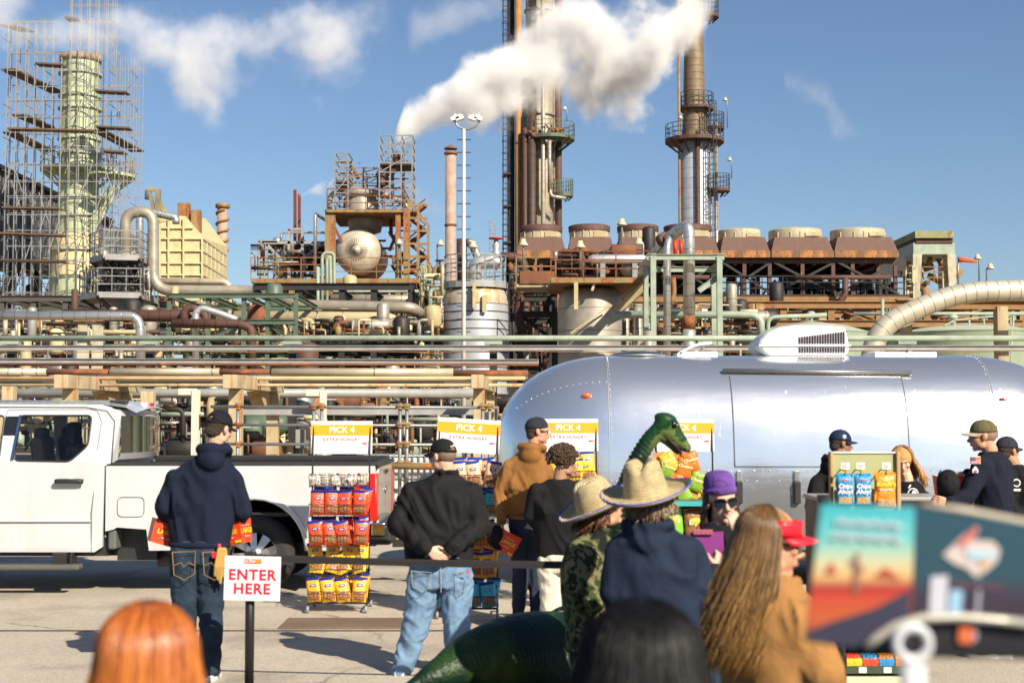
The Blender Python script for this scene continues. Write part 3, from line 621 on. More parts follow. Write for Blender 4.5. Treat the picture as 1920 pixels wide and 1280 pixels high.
for pts in ([(604, 640), (604, 480), (609, 474), (626, 474), (627, 543), (650, 546)], [(613, 640), (613, 486), (619, 480), (620, 540), (625, 546), (785, 546)], [(596, 640), (596, 500)]): part('pipe', MB().tube([at(x, y, 70) for x, y in pts], .085, 9, True, .2), M_green, t)
# yellow caged ladder
t = thing('caged_ladder', 'tall pale yellow caged ladder below the right end of the rusty deck', 'ladder', base_of(gx(797, 72), 72)); mb = MB(); ladder(mb, (gx(797, 72), 72, 0), (gx(797, 72), 72, gz(498, 72)), .4, .04, step=.4); part('rails', mb, mat('ladder_yellow', (.38, .34, .16), .6), t)
# pink stack
t = thing('capped_stack', 'slim pinkish stack with a conical rain cap', 'stack', base_of(gx(843, 95), 95)); q = gx(844, 95)
part('shell', MB().tube([(q, 95, 0), (q, 95, gz(285, 95))], .36, 18), M_pink, t); part('rain_cap', MB().lathe([(0, gz(271, 95)), (.45, gz(278, 95)), (.46, gz(280, 95)), (.1, gz(279, 95))], (q, 95, 0), 18), M_rust, t)
part('collar', MB().lathe([(.38, gz(420, 95)), (.42, gz(421, 95)), (.42, gz(424, 95)), (.38, gz(424, 95))], (q, 95, 0), 18), M_rust, t)
mb = MB(); [mb.bar((q + a, 95 + b, gz(286, 95)), (q + a, 95 + b, gz(278, 95)), .05) for a, b in ((-.3, 0), (.3, 0), (0, -.3))]; mb.lathe([(.36, gz(290, 95)), (.45, gz(290, 95)), (.45, gz(286, 95)), (.36, gz(286, 95))], (q, 95, 0), 18); part('strut', mb, M_rust, t)
# lamp mast
t = thing('light_mast', 'tall pale light mast with a curved bracket of white floodlights', 'light mast', base_of(gx(868, 45), 45)); q = gx(869, 45)
part('pole', MB().tube([(q, 45, 0), (q, 45, gz(242, 45))], [.085, .05], 12), mat('mast_paint', (.55, .52, .46), .5), t)
mb = MB().tube([at(852, 226, 45), at(858, 238, 45), at(875, 244, 45), at(892, 238, 45), at(899, 226, 45)], .035, 6, True, .3); part('bracket', mb, M_galv, t)
mb = MB(); [mb.bar((q - .22, 45, gz(y, 45)), (q + .22, 45, gz(y, 45)), .03) for y in range(262, 640, 24)]; part('step', mb, M_dark, t)
for x, sg in ((853, -1), (862, -1), (886, 1), (897, 1)): mb = MB(); c = at(x, 222, 45); mb.box(c, (.26, .22, .12), Matrix.Rotation(R(20 * sg), 3, 'Y')); mb.lathe([(.02, .12), (.06, .06), (.1, 0)], c + V((0, 0, .02)), 10); part('floodlight', mb, mat('white_enamel', (.75, .75, .73), .35), t)
# radio mast far
t = thing('lattice_mast', 'small distant lattice mast left of the dark tall column', 'mast', base_of(gx(923, 200), 200)); mb = MB(); zz0, zz1 = 0, gz(415, 200)
for a, b in ((-.5, -.5), (.5, -.5), (.5, .5), (-.5, .5)): mb.bar((gx(923, 200) + a, 200 + b, zz0), (gx(923, 200) + a * .8, 200 + b * .8, zz1), .12)
for k in range(34):
    zz = zz1 * (.3 + .7 * k / 34); s_ = (-1) ** k; mb.bar((gx(923, 200) - .5 * s_, 199.5, zz), (gx(923, 200) + .5 * s_, 199.5, zz + zz1 * .02), .09); mb.bar((gx(923, 200) - .5, 199.5, zz), (gx(923, 200) + .5, 199.5, zz), .08)
part('lattice', mb, M_galv, t)
# ---------------- silver tank
Yt = 60; xt = gx(892, Yt); rt = 61 * Yt / F
t = thing('silver_tank', 'banded silver tank with a railed ring platform behind the light mast', 'tank', (xt, Yt, 0))
Mt = mat('tank_silver', (.42, .43, .45), .5, .25, var=.08, rust=.1, rustcol=(.45, .28, .12), stretch=.15)
part('shell', MB().lathe([(rt, 0), (rt, gz(568, Yt)), (rt * .97, gz(560, Yt)), (rt * .88, gz(548, Yt)), (rt * .6, gz(541, Yt)), (0, gz(538, Yt))], (xt, Yt, 0), 40), Mt, t)
mb = MB(); [mb.lathe([(rt, gz(y, Yt) - .025), (rt + .025, gz(y, Yt)), (rt, gz(y, Yt) + .025)], (xt, Yt, 0), 40, smooth=False) for y in (572, 587, 603, 619, 637, 662, 690, 715, 740)]; part('band', mb, M_dark, t)
mb = MB().lathe([(rt * 1.01, gz(573, Yt)), (rt * 1.01, gz(557, Yt)), (rt * .9, gz(545, Yt))], (xt, Yt, 0), 40, a0=R(180), a1=R(360)); part('stained_skirt', mb, mat('tank_skirt', (.5, .46, .38), .55, .2, rust=.5, rustcol=(.5, .28, .08), stretch=.12, rscale=2), t)
round_platform(t, (xt, Yt), rt * 1.0, gz(530, Yt), 0, 360, .28, rt * .3, M_gbeam, M_galv, 1.1, 10)
mb = MB(); mb.bb((gx(904, 58.5), 58.48, gz(585, 58.5)), (gx(912, 58.5), 58.58, gz(553, 58.5))); mb.bb((gx(886, 58.5), 58.3, gz(578, 58.5)), (gx(892, 58.5), 58.5, gz(530, 58.5))); part('nozzle_guard', mb, M_cream, t)
pipe('elbow_duct', [(890, 530), (890, 492), (925, 488), (938, 496)], 59.5, 13, M_silver, None, parent=t, rad=.35); pipe('riser', [(866, 528), (866, 448)], 61, 10, M_brclad, None, parent=t)
pipe('riser', [(876, 455), (884, 455), (893, 475), (900, 490)], 61, 8, M_galv, None, parent=t, rad=.3)
pipe('crossover_pipe', [(930, 482), (968, 482), (982, 492), (983, 520), (970, 590), (985, 640)], 63, 9, M_brclad, 'dark brown pipe curving down to the right of the silver tank', rad=.5)
t = thing('relief_valve', 'relief valve with a red ring on top of the pipes', 'valve', at(930, 490, 61)); part('body', MB().lathe([(.12, gz(490, 61)), (.2, gz(475, 61)), (.12, gz(468, 61)), (.18, gz(460, 61)), (.1, gz(455, 61)), (.1, gz(446, 61)), (0, gz(444, 61))], (gx(930, 61), 61, 0), 12), M_silver, t); part('ring', MB().lathe([(.1, 0), (.32, 0), (.32, .05), (.1, .05)], (gx(930, 61), 61, gz(448, 61)), 12), M_red, t)
# ---------------- big tan vessel with orange platform
Yw = 58; xw = gx(1108, Yw); rw = 61 * Yw / F
t = thing('tan_vessel', 'wide stained vessel under an orange rusted platform left of the green frame', 'vessel', (xw, Yw, 0))
part('shell', MB().lathe([(rw, 0), (rw, gz(565, Yw)), (rw * .95, gz(552, Yw)), (rw * .8, gz(543, Yw)), (0, gz(536, Yw))], (xw, Yw, 0), 40), M_tan, t)
part('platform', bxp(1033, 520, 1216, 530, 56, 61), M_rusty, t); part('guard_rail', rail(MB(), [at(1033, 520, 56), at(1216, 520, 56)], 1.05, .035, 1.2), M_rust, t)
mb = MB(); mb.ib(at(1216, 530, 56), at(1150, 590, 56.5), .2, .3); mb.ib(at(1200, 530, 57), at(1168, 560, 57), .15, .2); mb.bar(at(1080, 530, 56), at(1080, 580, 56), .16); mb.bar(at(1145, 572, 56.3), at(1070, 625, 56.3), .06); mb.bar(at(1115, 530, 56.2), at(1110, 545, 56.2), .1); part('strut', mb, M_cream, t)
t = thing('horizontal_drum', 'small bright horizontal drum on the orange platform', 'drum', at(1158, 520, 58)); c0 = at(1112, 486, 58); c1 = at(1205, 486, 58)
part('shell', MB().tube([c0 - V((.2, 0, 0)), c0, c1, c1 + V((.2, 0, 0))], [.12, .2, .2, .12], 18), M_silver, t); mb = MB(); mb.bar(at(1130, 490, 58), at(1130, 520, 58), .2); mb.bar(at(1190, 490, 58), at(1190, 520, 58), .2); mb.ell(at(1187, 505, 58.5), (.55, .5, .4)); part('saddle', mb, M_galv, t)
t = thing('walkway', 'rusty mesh sided walkway between the silver tank and the coolers', 'walkway', at(1010, 535, 60)); part('deck', bxp(968, 532, 1042, 538, 59, 61), M_cream, t); part('mesh_panel', bxp(975, 508, 1040, 531, 58.9, 58.94), M_rust, t); part('guard_rail', rail(MB(), [at(968, 532, 59), at(1042, 532, 59)], 1.1, .04, 1), M_rusty, t)
# floodlights on posts around
def area_light(x, y0, y1, Y, label, hx=0): 
    t = thing('area_light', label, 'lamp', at(x, y0, Y), 'small industrial lamps on the refinery'); part('post', MB().tube([at(x, y0, Y), at(x, y1 + 3, Y), at(x + hx * .6, y1, Y)], .045, 6), M_galv, t)
    c = at(x + hx, y1, Y); part('lamp_head', MB().lathe([(0, .24), (.1, .22), (.13, .08), (.22, -.02), (.2, -.06), (0, -.1)], c, 12), mat('lamp_metal', (.6, .5, .35), .4), t)
for i, (x, y0, y1, Y, hx, lb) in enumerate(((981, 512, 458, 59, 0, 'lamp with a white dome in front of the first cooler'), (891, 500, 462, 60, -4, 'lamp on a grey post above the silver tank'), (820, 520, 458, 74, 6, 'lamp on a rusty bracket between pink stack and drum structure'), (1088, 505, 462, 57, 0, 'lamp in front of the second cooler'), (1166, 505, 420, 60, 0, 'tallest lamp in front of the third cooler'), (1206, 505, 456, 58, -8, 'lamp at the end of the orange platform'), (1063, 228, 205, 118, -4, 'lamp above the green round platform of the tall column'), (1364, 240, 188, 118, -4, 'lamp above the broad platform of the slim tower'), (1372, 335, 300, 118, -4, 'lamp at the lowest platform of the slim tower'), (1276, 240, 222, 118, 0, 'lamp at the left edge of the broad tower platform'), (1836, 540, 484, 80, -3, 'left of two lamps on thin posts by the windsock'), (1850, 540, 502, 75, 7, 'right of two lamps on thin posts by the windsock'), (745, 520, 456, 78, 3, 'lamp in front of the round drum end'))): area_light(x, y0, y1, Y, lb, hx)
# ---------------- tall dark column group
Ya = 120; za = lambda y: gz(y, Ya)
t = thing('distillation_column', 'tallest silver column with dark pipes, steam crossing its middle', 'column', base_of(gx(1010, Ya), Ya))
Mcol = mat('column_cladding', (.44, .38, .28), .5, .3, var=.12, rust=.12, rustcol=(.3, .17, .08), seam=1.2, seamw=.04, dirt=(.36, .32, .26))
top = gz(-80, Ya)
def vp(name, x, w, m, yt=-80, yb=480, Y=Ya, r=None): q = gx(x, Y); part(name, MB().tube([(q, Y, gz(yb, Y) if yb < 600 else 0), (q, Y, gz(yt, Y))], w / 2 * Y / F, 20), m, t)
vp('shell', 1004, 76, Mcol, 100, 900, Ya + 1.5); vp('shell', 1012, 52, Mcol, -80, 900, Ya)
vp('pipe', 958, 14, M_dark, -80, 900, Ya - .3); vp('pipe', 972, 13, mat('yellow_brown_pipe', (.36, .20, .07), .7, rust=.3), -80, 900, Ya - 1.2); vp('pipe', 985, 9, M_brown, 240, 900, Ya - 2.0); vp('pipe', 998, 14, mat('dark_seamed_pipe', (.09, .06, .045), .6, seam=.7, seamw=.04), 200, 900, Ya - 2.2)
vp('pipe', 1019, 9, M_tan, -80, 900, Ya - 2.2); vp('pipe', 1048, 13, M_brown, -80, 900, Ya - .2); vp('pipe', 1031, 7, M_tan, 250, 360, Ya - 2.6)
pipe('branch_pipe', [(1031, 355), (1033, 368), (1062, 372)], Ya - 2.6, 3.5, M_tan, None, parent=t, rad=.4)
for y in (20, 215): part('stiffener_ring', MB().lathe([(26 * Ya / F, za(y)), (29 * Ya / F, za(y)), (29 * Ya / F, za(y + 4)), (26 * Ya / F, za(y + 4))], (gx(1012, Ya), Ya, 0), 24), M_tan, t)
round_platform(t, (gx(1031, Ya), Ya - 1), 47 * Ya / F, za(262), 0, 360, .3, .5, M_greenD, M_greenD, 1.15, 10)
round_platform(t, (gx(1056, Ya), Ya - 1), 19 * Ya / F, za(366), 0, 360, .3, .3, M_greenD, M_greenD, 1.15, 6)
lb = MB(); ladder(lb, (gx(949, 119), 119, 6), (gx(949, 119), 119, top), .45, .05, step=.5); part('ladder', lb, M_dark, t)
mb = MB(); [mb.bb((gx(943, 119), 118.2, gz(y, 119)), (gx(958, 119), 119.6, gz(y, 119) + .15)) for y in (330, 390, 458)]; part('ladder_landing', mb, M_dark, t)
vb = MB(); rnd = random.Random(5)
for k in range(20): c = at(rnd.uniform(990, 1060), rnd.uniform(243, 258), Ya - 2.5); vb.ell(c, rnd.uniform(.1, .25)); vb.bar(c, c + V((rnd.uniform(-.6, .6), 0, rnd.uniform(-.3, .5))), .08)
part('valve', vb, M_rust, t)
# ---------------- slim tower
t = thing('slim_tower', 'slim tower with silver lower shell and three round rusty platforms', 'tower', base_of(gx(1308, Ya), Ya))
Mlow = mat('tower_lower_sheet', (.48, .51, .55), .5, .3, var=.12, rust=.1, rustcol=(.35, .22, .14), seam=.85, seamw=.035)
Mup = mat('tower_upper_sheet', (.25, .19, .12), .6, .2, rust=.25, rustcol=(.25, .13, .06), seam=.6, seamw=.04)
q = gx(1308, Ya); sc = Ya / F
part('shell', MB().lathe([(30 * sc, 0), (30 * sc, za(272)), (24 * sc, za(262))], (q, Ya, 0), 30), Mlow, t)
part('shell', MB().lathe([(24 * sc, za(270)), (21 * sc, za(200)), (18 * sc, za(80)), (17 * sc, za(-60))], (q - .1, Ya, 0), 30), Mup, t, 'brown stained upper shell of the tower')
vp('pipe', 1312, 9, M_brclad, 245, 900, Ya - 1.5); vp('pipe', 1277, 5, M_rusty, 0, 900, Ya - .6); vp('pipe', 1346, 8, M_tan, 230, 900, Ya - .6)
round_platform(t, (gx(1306, Ya), Ya), 56 * sc, za(262), 0, 360, .3, 18 * sc, M_brown, M_dark, 1.2, 12)
round_platform(t, (gx(1310, Ya), Ya), 33 * sc, za(202), 0, 360, .22, 18 * sc, M_brown, M_dark, 1.2, 8)
round_platform(t, (gx(1348, Ya), Ya - .8), 22 * sc, za(357), 0, 360, .25, .1, M_brown, M_dark, 1.2, 6)
round_platform(t, (gx(1330, Ya), Ya), 24 * sc, za(28), 0, 360, .3, .1, M_brown, M_dark, 1.3, 6)
round_platform(t, (gx(1345, Ya), Ya), 18 * sc, za(238), 0, 360, .25, .1, M_brown, M_dark, 1.2, 6)
lb = MB(); ladder(lb, (gx(1338, 119), 118.4, za(460)), (gx(1338, 119), 118.4, za(200)), .45, .05, step=.5); part('ladder', lb, M_dark, t)
# ---------------- row of fin fan coolers
Yc = 84
def cooler(x0, x1, ytop, label, rim_dark):
    c = gx((x0 + x1) / 2, Yc); w = (x1 - x0) * Yc / F; t = thing('fan_cooler', label, 'cooler', (c, Yc, gz(485, Yc)), 'row of fan coolers on the steel deck')
    zt, zm, zb = gz(443, Yc), gz(470, Yc), gz(483, Yc); k = .86; d = 3.6
    vs = []
    for z_, kx, y0, y1 in ((zb + .4, 1, -.0, d + 1), (zt, k, .35, d)): vs += [(c - w / 2 * kx, Yc + y0, z_), (c + w / 2 * kx, Yc + y0, z_), (c + w / 2 * kx, Yc + y1, z_), (c - w / 2 * kx, Yc + y1, z_)]
    part('plenum', MB().add(vs, [(0, 1, 5, 4), (1, 2, 6, 5), (2, 3, 7, 6), (3, 0, 4, 7), (4, 5, 6, 7), (0, 3, 2, 1)]), M_fascia, t)
    part('tube_bundle', MB().bb((c - w / 2 - .02, Yc - .12, zb), (c + w / 2 + .02, Yc + d + 1, zb + .41)), mat('tube_bundle', (.22, .13, .07), .85, rust=.55, rustcol=(.4, .2, .08), rscale=3), t)
    r = w * .44; zr = gz(ytop, Yc)
    part('fan_ring', MB().lathe([(r, zt), (r * 1.0, zr + .15), (r * .97, zr + .25), (r * .94, zr + .15), (r * .94, zt)], (c, Yc + 2.1, 0), 36), mat('fan_ring_cream', (.44, .39, .29), .55, rust=.3, rustcol=(.35, .17, .07)), t)
    if rim_dark: part('ring_rim', MB().lathe([(r * 1.04, zr), (r * 1.06, zr + .32), (r * .98, zr + .38), (r * .96, zr)], (c, Yc + 2.1, 0), 36), M_brown, t)
    mb = MB(); mb.bb((c + w * .08, Yc + 2.1 - r * 1.03, zt + .08), (c + w * .34, Yc + 2.1 - r * .8, zr - .08)); [mb.bar((c + r * math.sin(R(a)), Yc + 2.1 - r * math.cos(R(a)), zt), (c + r * math.sin(R(a)), Yc + 2.1 - r * math.cos(R(a)), zr), .07) for a in (-50, -20, 0, 20, 50)]; part('access_plate', mb, M_cream, t)
for i, (a, b, yt, lb, rd) in enumerate(((970, 1061, 428, 'fan cooler with a dark rim, first at the foot of the dark column', 1), (1066, 1153, 427, 'fan cooler with a dark rim, second from the dark column', 1), (1160, 1247, 427, 'third fan cooler, left of the bent silver pipe', 1), (1250, 1350, 427, 'fan cooler in front of the slim tower', 1), (1354, 1446, 431, 'first fan cooler right of the slim tower, without dark rim', 0), (1450, 1566, 431, 'broad fan cooler, next to last before the concrete frame', 0), (1569, 1688, 431, 'broad fan cooler at the right end of the row', 0))): cooler(a, b, yt, lb, rd)
t = thing('cooler_deck', 'dark braced steel structure carrying the row of fan coolers', 'structure', base_of(gx(1330, 84), 84))
mb = MB(); hb = MB(); bc = MB()
for x in (972, 1015, 1064, 1110, 1156, 1200, 1249, 1300, 1352, 1400, 1448, 1510, 1568, 1605, 1686):
    for Yr in (84.4, 88.4): q = gx(x, 84); mb.ib((q, Yr, 0), (q, Yr, gz(484, 84)), .22, .22)
part('column', mb, M_brown, t)
for Yr in (84.3, 88.4): hb.bb((gx(968, 84), Yr, gz(493, 84)), (gx(1690, 84), Yr + .2, gz(485, 84)))
for x in range(990, 1680, 30): hb.bb((gx(x, 84), 84.4, gz(496, 84)), (gx(x, 84) + .2, 88.4, gz(487, 84)))
part('beam', hb, M_brown, t); part('beam', bxp(1180, 556, 1705, 567, 84.1, 84.4), M_ochre, t, 'long orange beam below the coolers'); part('deck', bxp(968, 552, 1705, 555.5, 84.2, 89), M_dark, t)
part('back_sheet', bxp(968, 484, 1700, 520, 88.8, 88.9), M_dark, t); part('back_sheet', bxp(968, 500, 1352, 556, 88.9, 89), M_dark, t)
for a, b in ((1352, 1448), (1448, 1568), (1568, 1686), (1249, 1352)): bc.bar(at(a, 490, 84.3), at(b, 552, 84.3), .13); bc.bar(at(a, 552, 84.3), at(b, 490, 84.3), .13)
part('brace', bc, M_dark, t)
rl = MB(); rail(rl, [at(1352, 552, 84.2), at(1700, 552, 84.2)], 1.1, .035, 1.2); rail(rl, [at(1352, 552, 88.6), at(1700, 552, 88.6)], 1.1, .035, 1.0); [rl.bar(at(a, 552, 87), at(a + 24, 525, 87), .12) for a in (1370, 1430, 1500, 1590, 1640)]; part('guard_rail', rl, M_dark, t)
eq = MB(); rnd = random.Random(17)
for k in range(34): x = rnd.uniform(1355, 1690); w_ = rnd.uniform(4, 16); h_ = rnd.uniform(8, 40); a = at(x, 552 - h_, 86); b = at(x + w_, 552, 86); eq.bb((a.x, 86, b.z), (b.x, 86 + rnd.uniform(.3, 1.5), a.z))
part('motor', eq, M_dark, t)
for x0, x1, y in ((1490, 1670, 520), (1240, 1330, 520)): pipe('header', [(x0, y), (x1, y)], 83.6, 4.5, M_brown, None, parent=t)
pipe('header', [(1585, 520), (1585, 555), (1570, 568)], 83.3, 6, M_brclad, None, parent=t, rad=.4); pipe('header', [(1180, 571), (1550, 571)], 83.2, 5, M_brown, None, parent=t)
mb = MB(); [mb.bb((gx(x, 84), 83.9, gz(600, 84)), (gx(x + 16, 84), 84.8, gz(566, 84))) for x in (1368, 1452, 1535, 1620, 1690)]; part('corbel', mb, M_rconc, t)
# ---------------- concrete frame with green top
Yg = 90; t = thing('concrete_frame', 'pale green topped concrete table frame at the right end of the coolers', 'frame', base_of(gx(1745, Yg), Yg))
part('hood', bxp(1712, 455, 1791, 477, 89, 97), M_green, t, None, .03); part('roof_edge', bxp(1716, 433, 1789, 446, 88.7, 97), mat('hood_edge', (.30, .30, .16), .8, rust=.3), t); part('roof_edge', bxp(1718, 447, 1787, 455, 88.9, 97), M_brown, t)
for x0, x1, xb0, xb1 in ((1712, 1729, 1713, 1724), (1776, 1792, 1781, 1794)):
    mb = MB(); a, b, c, d = at(x0, 476, 89), at(x1, 476, 89), at(xb1, 560, 89), at(xb0, 560, 89)
    mb.add([a, b, c, d] + [p + V((0, 1, 0)) for p in (a, b, c, d)], [(0, 1, 2, 3), (7, 6, 5, 4), (0, 4, 5, 1), (1, 5, 6, 2), (2, 6, 7, 3), (3, 7, 4, 0)]); mb.bb((at(xb0, 560, 89).x, 89, 0), (at(xb1, 560, 89).x, 90, at(xb0, 560, 89).z)); part('pier', mb, M_conc, t)
for Yr in (95,): part('pier', bxp(1700, 476, 1712, 580, Yr, Yr + 1).bb((gx(1772, Yr), Yr, 0), (gx(1780, Yr), Yr + 1, gz(470, Yr))), M_conc, t)
mb = MB(); rnd = random.Random(8)
for k in range(26): c = at(rnd.uniform(1695, 1790), rnd.uniform(495, 545), rnd.uniform(89.5, 92)); mb.cyl(c, c + V((rnd.uniform(-.6, .6), 0, rnd.uniform(.0, .9))), rnd.uniform(.05, .3), seg=8)
rail(mb, [at(1728, 530, 89.3), at(1776, 530, 89.3)], 1, .04, 1); part('pipework', mb, M_rusty, t)
mb = MB(); ladder(mb, at(1706, 560, 88.5), at(1706, 500, 88.5), .5, .05); part('ladder', mb, M_yel, t)
t = thing('windsock', 'orange red windsock blowing right on a thin pole', 'windsock', at(1797, 540, 85)); part('pole', MB().tube([at(1797, 540, 85), at(1797, 482, 85)], .05, 6), M_galv, t)
part('sock', MB().tube([at(1797, 487, 85), at(1808, 487, 85), at(1820, 489, 85), at(1832, 491, 85)], [.17, .15, .11, .07], 10), mat('windsock_cloth', (.75, .13, .04), .8), t)
# ================================================================ middle ground pipework
zz = gz
# green steel frame with bent silver pipes
t = thing('portal_frame', 'pale green steel portal frame with the bent silver pipes', 'frame', base_of(gx(1290, 50), 50))
mb = MB(); 
for x, Yr in ((1226, 50), (1351, 50), (1212, 53), (1340, 56)): mb.ib((gx(x, Yr), Yr, 0), (gx(x, Yr), Yr, gz(480, 50)), .19, .19, up=V((0, 1, 0)))
part('column', mb, M_green, t)
mb = MB(); mb.ib(at(1212, 482, 50), at(1358, 482, 50), .14, .2); mb.ib(at(1212, 505, 53), at(1352, 505, 53), .14, .2); mb.ib(at(1310, 545, 50.2), at(1346, 520, 50.2), .15, .2); mb.ib(at(1226, 483, 50), at(1226, 498, 56), .2, .3); mb.ib(at(1351, 483, 50), at(1351, 498, 56), .2, .3); part('beam', mb, M_green, t)
pipe('silver_down_pipe', [(1205, 505, 54), (1258, 442, 51.5), (1292, 418, 50.6), (1292, 590, 50.6)], 50.6, 11, M_clad2, 'bright clad pipe arching over the green frame and dropping down', rad=.45)
pipe('silver_riser', [(1251, 700), (1251, 455), (1262, 440, 51.5)], 51, 7, M_clad2, 'slimmer clad vertical pipe left of the arching pipe', rad=.3)
part('collar', MB().tube([at(1240, 452, 51.9), at(1248, 446, 51.7)], .26, 16), M_brown, t)
pipe('rusty_spool', [(1292, 592), (1292, 615)], 50.6, 12, M_rust, 'rusty flanged spool under the arching silver pipe'); pipe('elbow_pipe', [(1292, 618), (1292, 660), (1340, 680)], 50.6, 12, M_silver, 'grey elbow below the rusty spool', rad=.4)
pipe('red_stub', [(1266, 478), (1266, 450)], 52, 3.5, M_red, 'short red pipe stub on the green frame, left of two', group='red pipe stubs'); pipe('red_stub', [(1277, 478), (1277, 450)], 52, 3.5, M_red, 'short red pipe stub on the green frame, right of two', group='red pipe stubs')
pipe('rust_orange_pipe', [(1262, 520), (1264, 550), (1258, 572)], 55, 5, M_rusty, 'flaking orange pipe between the two silver verticals', rad=.2)
for x, w, y0, Yr in ((1196, 9, 570, 57), (1174, 6, 560, 58), (1216, 9, 620, 50)): pipe('clad_stub_pipe', [(x, 700), (x, y0)], Yr, w, M_tan, 'stubby clad vertical pipe at %s the tan vessel' % ('the right edge of' if x == 1174 else 'the right side, tallest by' if x == 1196 else 'the foot of the frame beside'))
# green tanks
def dome_tank(x0, x1, ye, ya, Y, label, vx):
    c = gx((x0 + x1) / 2, Y); r = (x1 - x0) / 2 * Y / F; t = thing('green_tank', label, 'tank', (c, Y, 0), 'low pale green storage tanks')
    part('shell', MB().lathe([(r, 0), (r, gz(ye, Y)), (r * 1.005, gz(ye, Y) + .03)], (c, Y, 0), 48), mat('tank_green', (.34, .40, .29), .5, var=.06, dirt=(.29, .35, .25)), t)
    part('roof', MB().lathe([(r * 1.01, gz(ye, Y)), (r * .6, gz((ye * .45 + ya * .55), Y)), (0, gz(ya, Y))], (c, Y, 0), 48), mat('tank_roof', (.46, .49, .39), .55, var=.06), t)
    part('vent', MB().lathe([(.08, 0), (.08, .2), (.2, .22), (.2, .32), (.1, .42), (0, .43)], (gx(vx, Y), Y, gz(ya, Y) - .05), 14), M_green, t); return t
dome_tank(1402, 1640, 627, 601, 56, 'pale green tank behind the white roof air conditioner', 1523)
tk = dome_tank(1665, 1965, 628, 606, 55, 'wider pale green tank with roof railing at the right edge', 1790)
mb = MB(); P = [at(x, y, 53.6) for x, y in ((1750, 622), (1790, 600), (1845, 594), (1895, 592))]; rail(mb, [p - V((0, 0, .7)) for p in P], .7, .045, .5, 1); mb.tube([P[-1], P[-1] + V((.1, 0, 0)), at(1896, 680, 53.6)], .05, 6); part('guard_rail', mb, M_green, tk)
mb = MB(); mb.bar(at(1888, 620, 52), at(1888, 760, 52), .07); mb.bar(at(1897, 620, 52), at(1897, 760, 52), .07); part('rod', mb, M_green, tk)
# big ribbed pipe right
pipe('big_ribbed_pipe', [(1632, 760), (1634, 618), (1790, 548), (2050, 540)], 42, 19.5, M_tanr, 'very thick ribbed insulated pipe dropping diagonally behind the trailer', rad=1.0, seg=22)
t = thing('pipe_bridge', 'steel bridge beam under the thick ribbed pipe', 'beam', at(1800, 580, 43)); mb = MB(); mb.ib(at(1680, 570, 44), at(1990, 572, 44), .3, .3); mb.ib(at(1640, 622, 43), at(1790, 562, 43), .2, .25); part('beam', mb, M_ochre, t); part('column', MB().bb((gx(1693, 44), 43.8, 0), (gx(1710, 44), 44.2, gz(575, 44))).bb((gx(1870, 44), 43.8, 0), (gx(1890, 44), 44.2, gz(575, 44))), M_rconc, t)
pipe('long_green_pipe', [(1150, 590), (1412, 590), (1427, 600), (1427, 640)], 54, 7, M_green, 'long pale green pipe bending down left of the green tank', rad=.5); pipe('thin_green_pipe', [(1440, 640), (1440, 595), (1550, 590)], 55, 4, M_green, 'thinner green pipe bending beside the left green tank', rad=.3)
pipe('thin_green_pipe', [(1600, 588), (1950, 588)], 58, 3.4, M_green, 'straight thin green pipe above the wide green tank')
pipe('thin_green_pipe', [(1655, 700), (1655, 560)], 50, 3, M_green, 'upright thin green pipe beside the thick ribbed pipe')
# left long pipes
pipe('clad_pipe', [(-60, 591), (262, 592), (265, 720)], 50, 8.5, M_clad2, 'bright clad horizontal pipe at the far left ending in a downward elbow', rad=.45, seg=18)
pipe('brown_header', [(120, 591), (345, 592), (352, 600)], 53, 11.5, M_brclad, 'thick dark maroon clad header behind the bright clad pipe', rad=.3, seg=18)
pipe('brown_loop', [(345, 610), (345, 582), (360, 576), (385, 590), (385, 604)], 52.5, 8, M_brclad, 'maroon pipe loop with a hump above the lower maroon pipe', rad=.5)
pipe('brown_header', [(322, 606), (450, 607), (472, 615), (472, 700)], 51, 8.5, M_brclad, 'lower maroon clad pipe bending down at its right end', rad=.45, seg=16)
pipe('grey_loop', [(367, 700), (367, 585), (378, 577), (420, 590), (445, 600)], 51.5, 6.5, M_silver, 'silver grey pipe rising and bending right among maroon pipes', rad=.4)
pipe('cream_pipe', [(440, 594), (730, 597), (752, 612)], 62, 12, mat('cream_pipe_skin', (.50, .43, .28), .5, var=.1, rust=.1, rustcol=(.5, .3, .1), dirt=(.5, .42, .28)), 'thick cream pipe running right and bending below the loop pipe', rad=1.0, seg=18)
pipe('tan_pipe', [(290, 528), (430, 528), (432, 570), (425, 600)], 76, 6.5, M_tanp, 'tan pipe running behind the horizontal leg of the loop pipe', rad=.5)
pipe('clad_pipe', [(620, 560), (835, 562)], 72, 9, M_tan, 'weathered clad pipe in the shade under the rusty deck')
for nm, xs_, Y_ in (('pale steel pier left of the grey column', ((145, 163),), 51), ('pale steel pier in front of the grey column', ((173, 188),), 53)):
    t = thing('pipe_pier', nm, 'pier', base_of(gx(xs_[0][0], Y_), Y_)); a, b = xs_[0]; part('post', MB().ib((gx((a + b) / 2, Y_), Y_, 0), (gx((a + b) / 2, Y_), Y_, gz(600, Y_) - .1), .34, .3), M_conc, t); part('cap', MB().bb((gx(a - 6, Y_), Y_ - .3, gz(603, Y_)), (gx(b + 6, Y_), Y_ + .3, gz(600, Y_) - .02)), M_rusty, t)
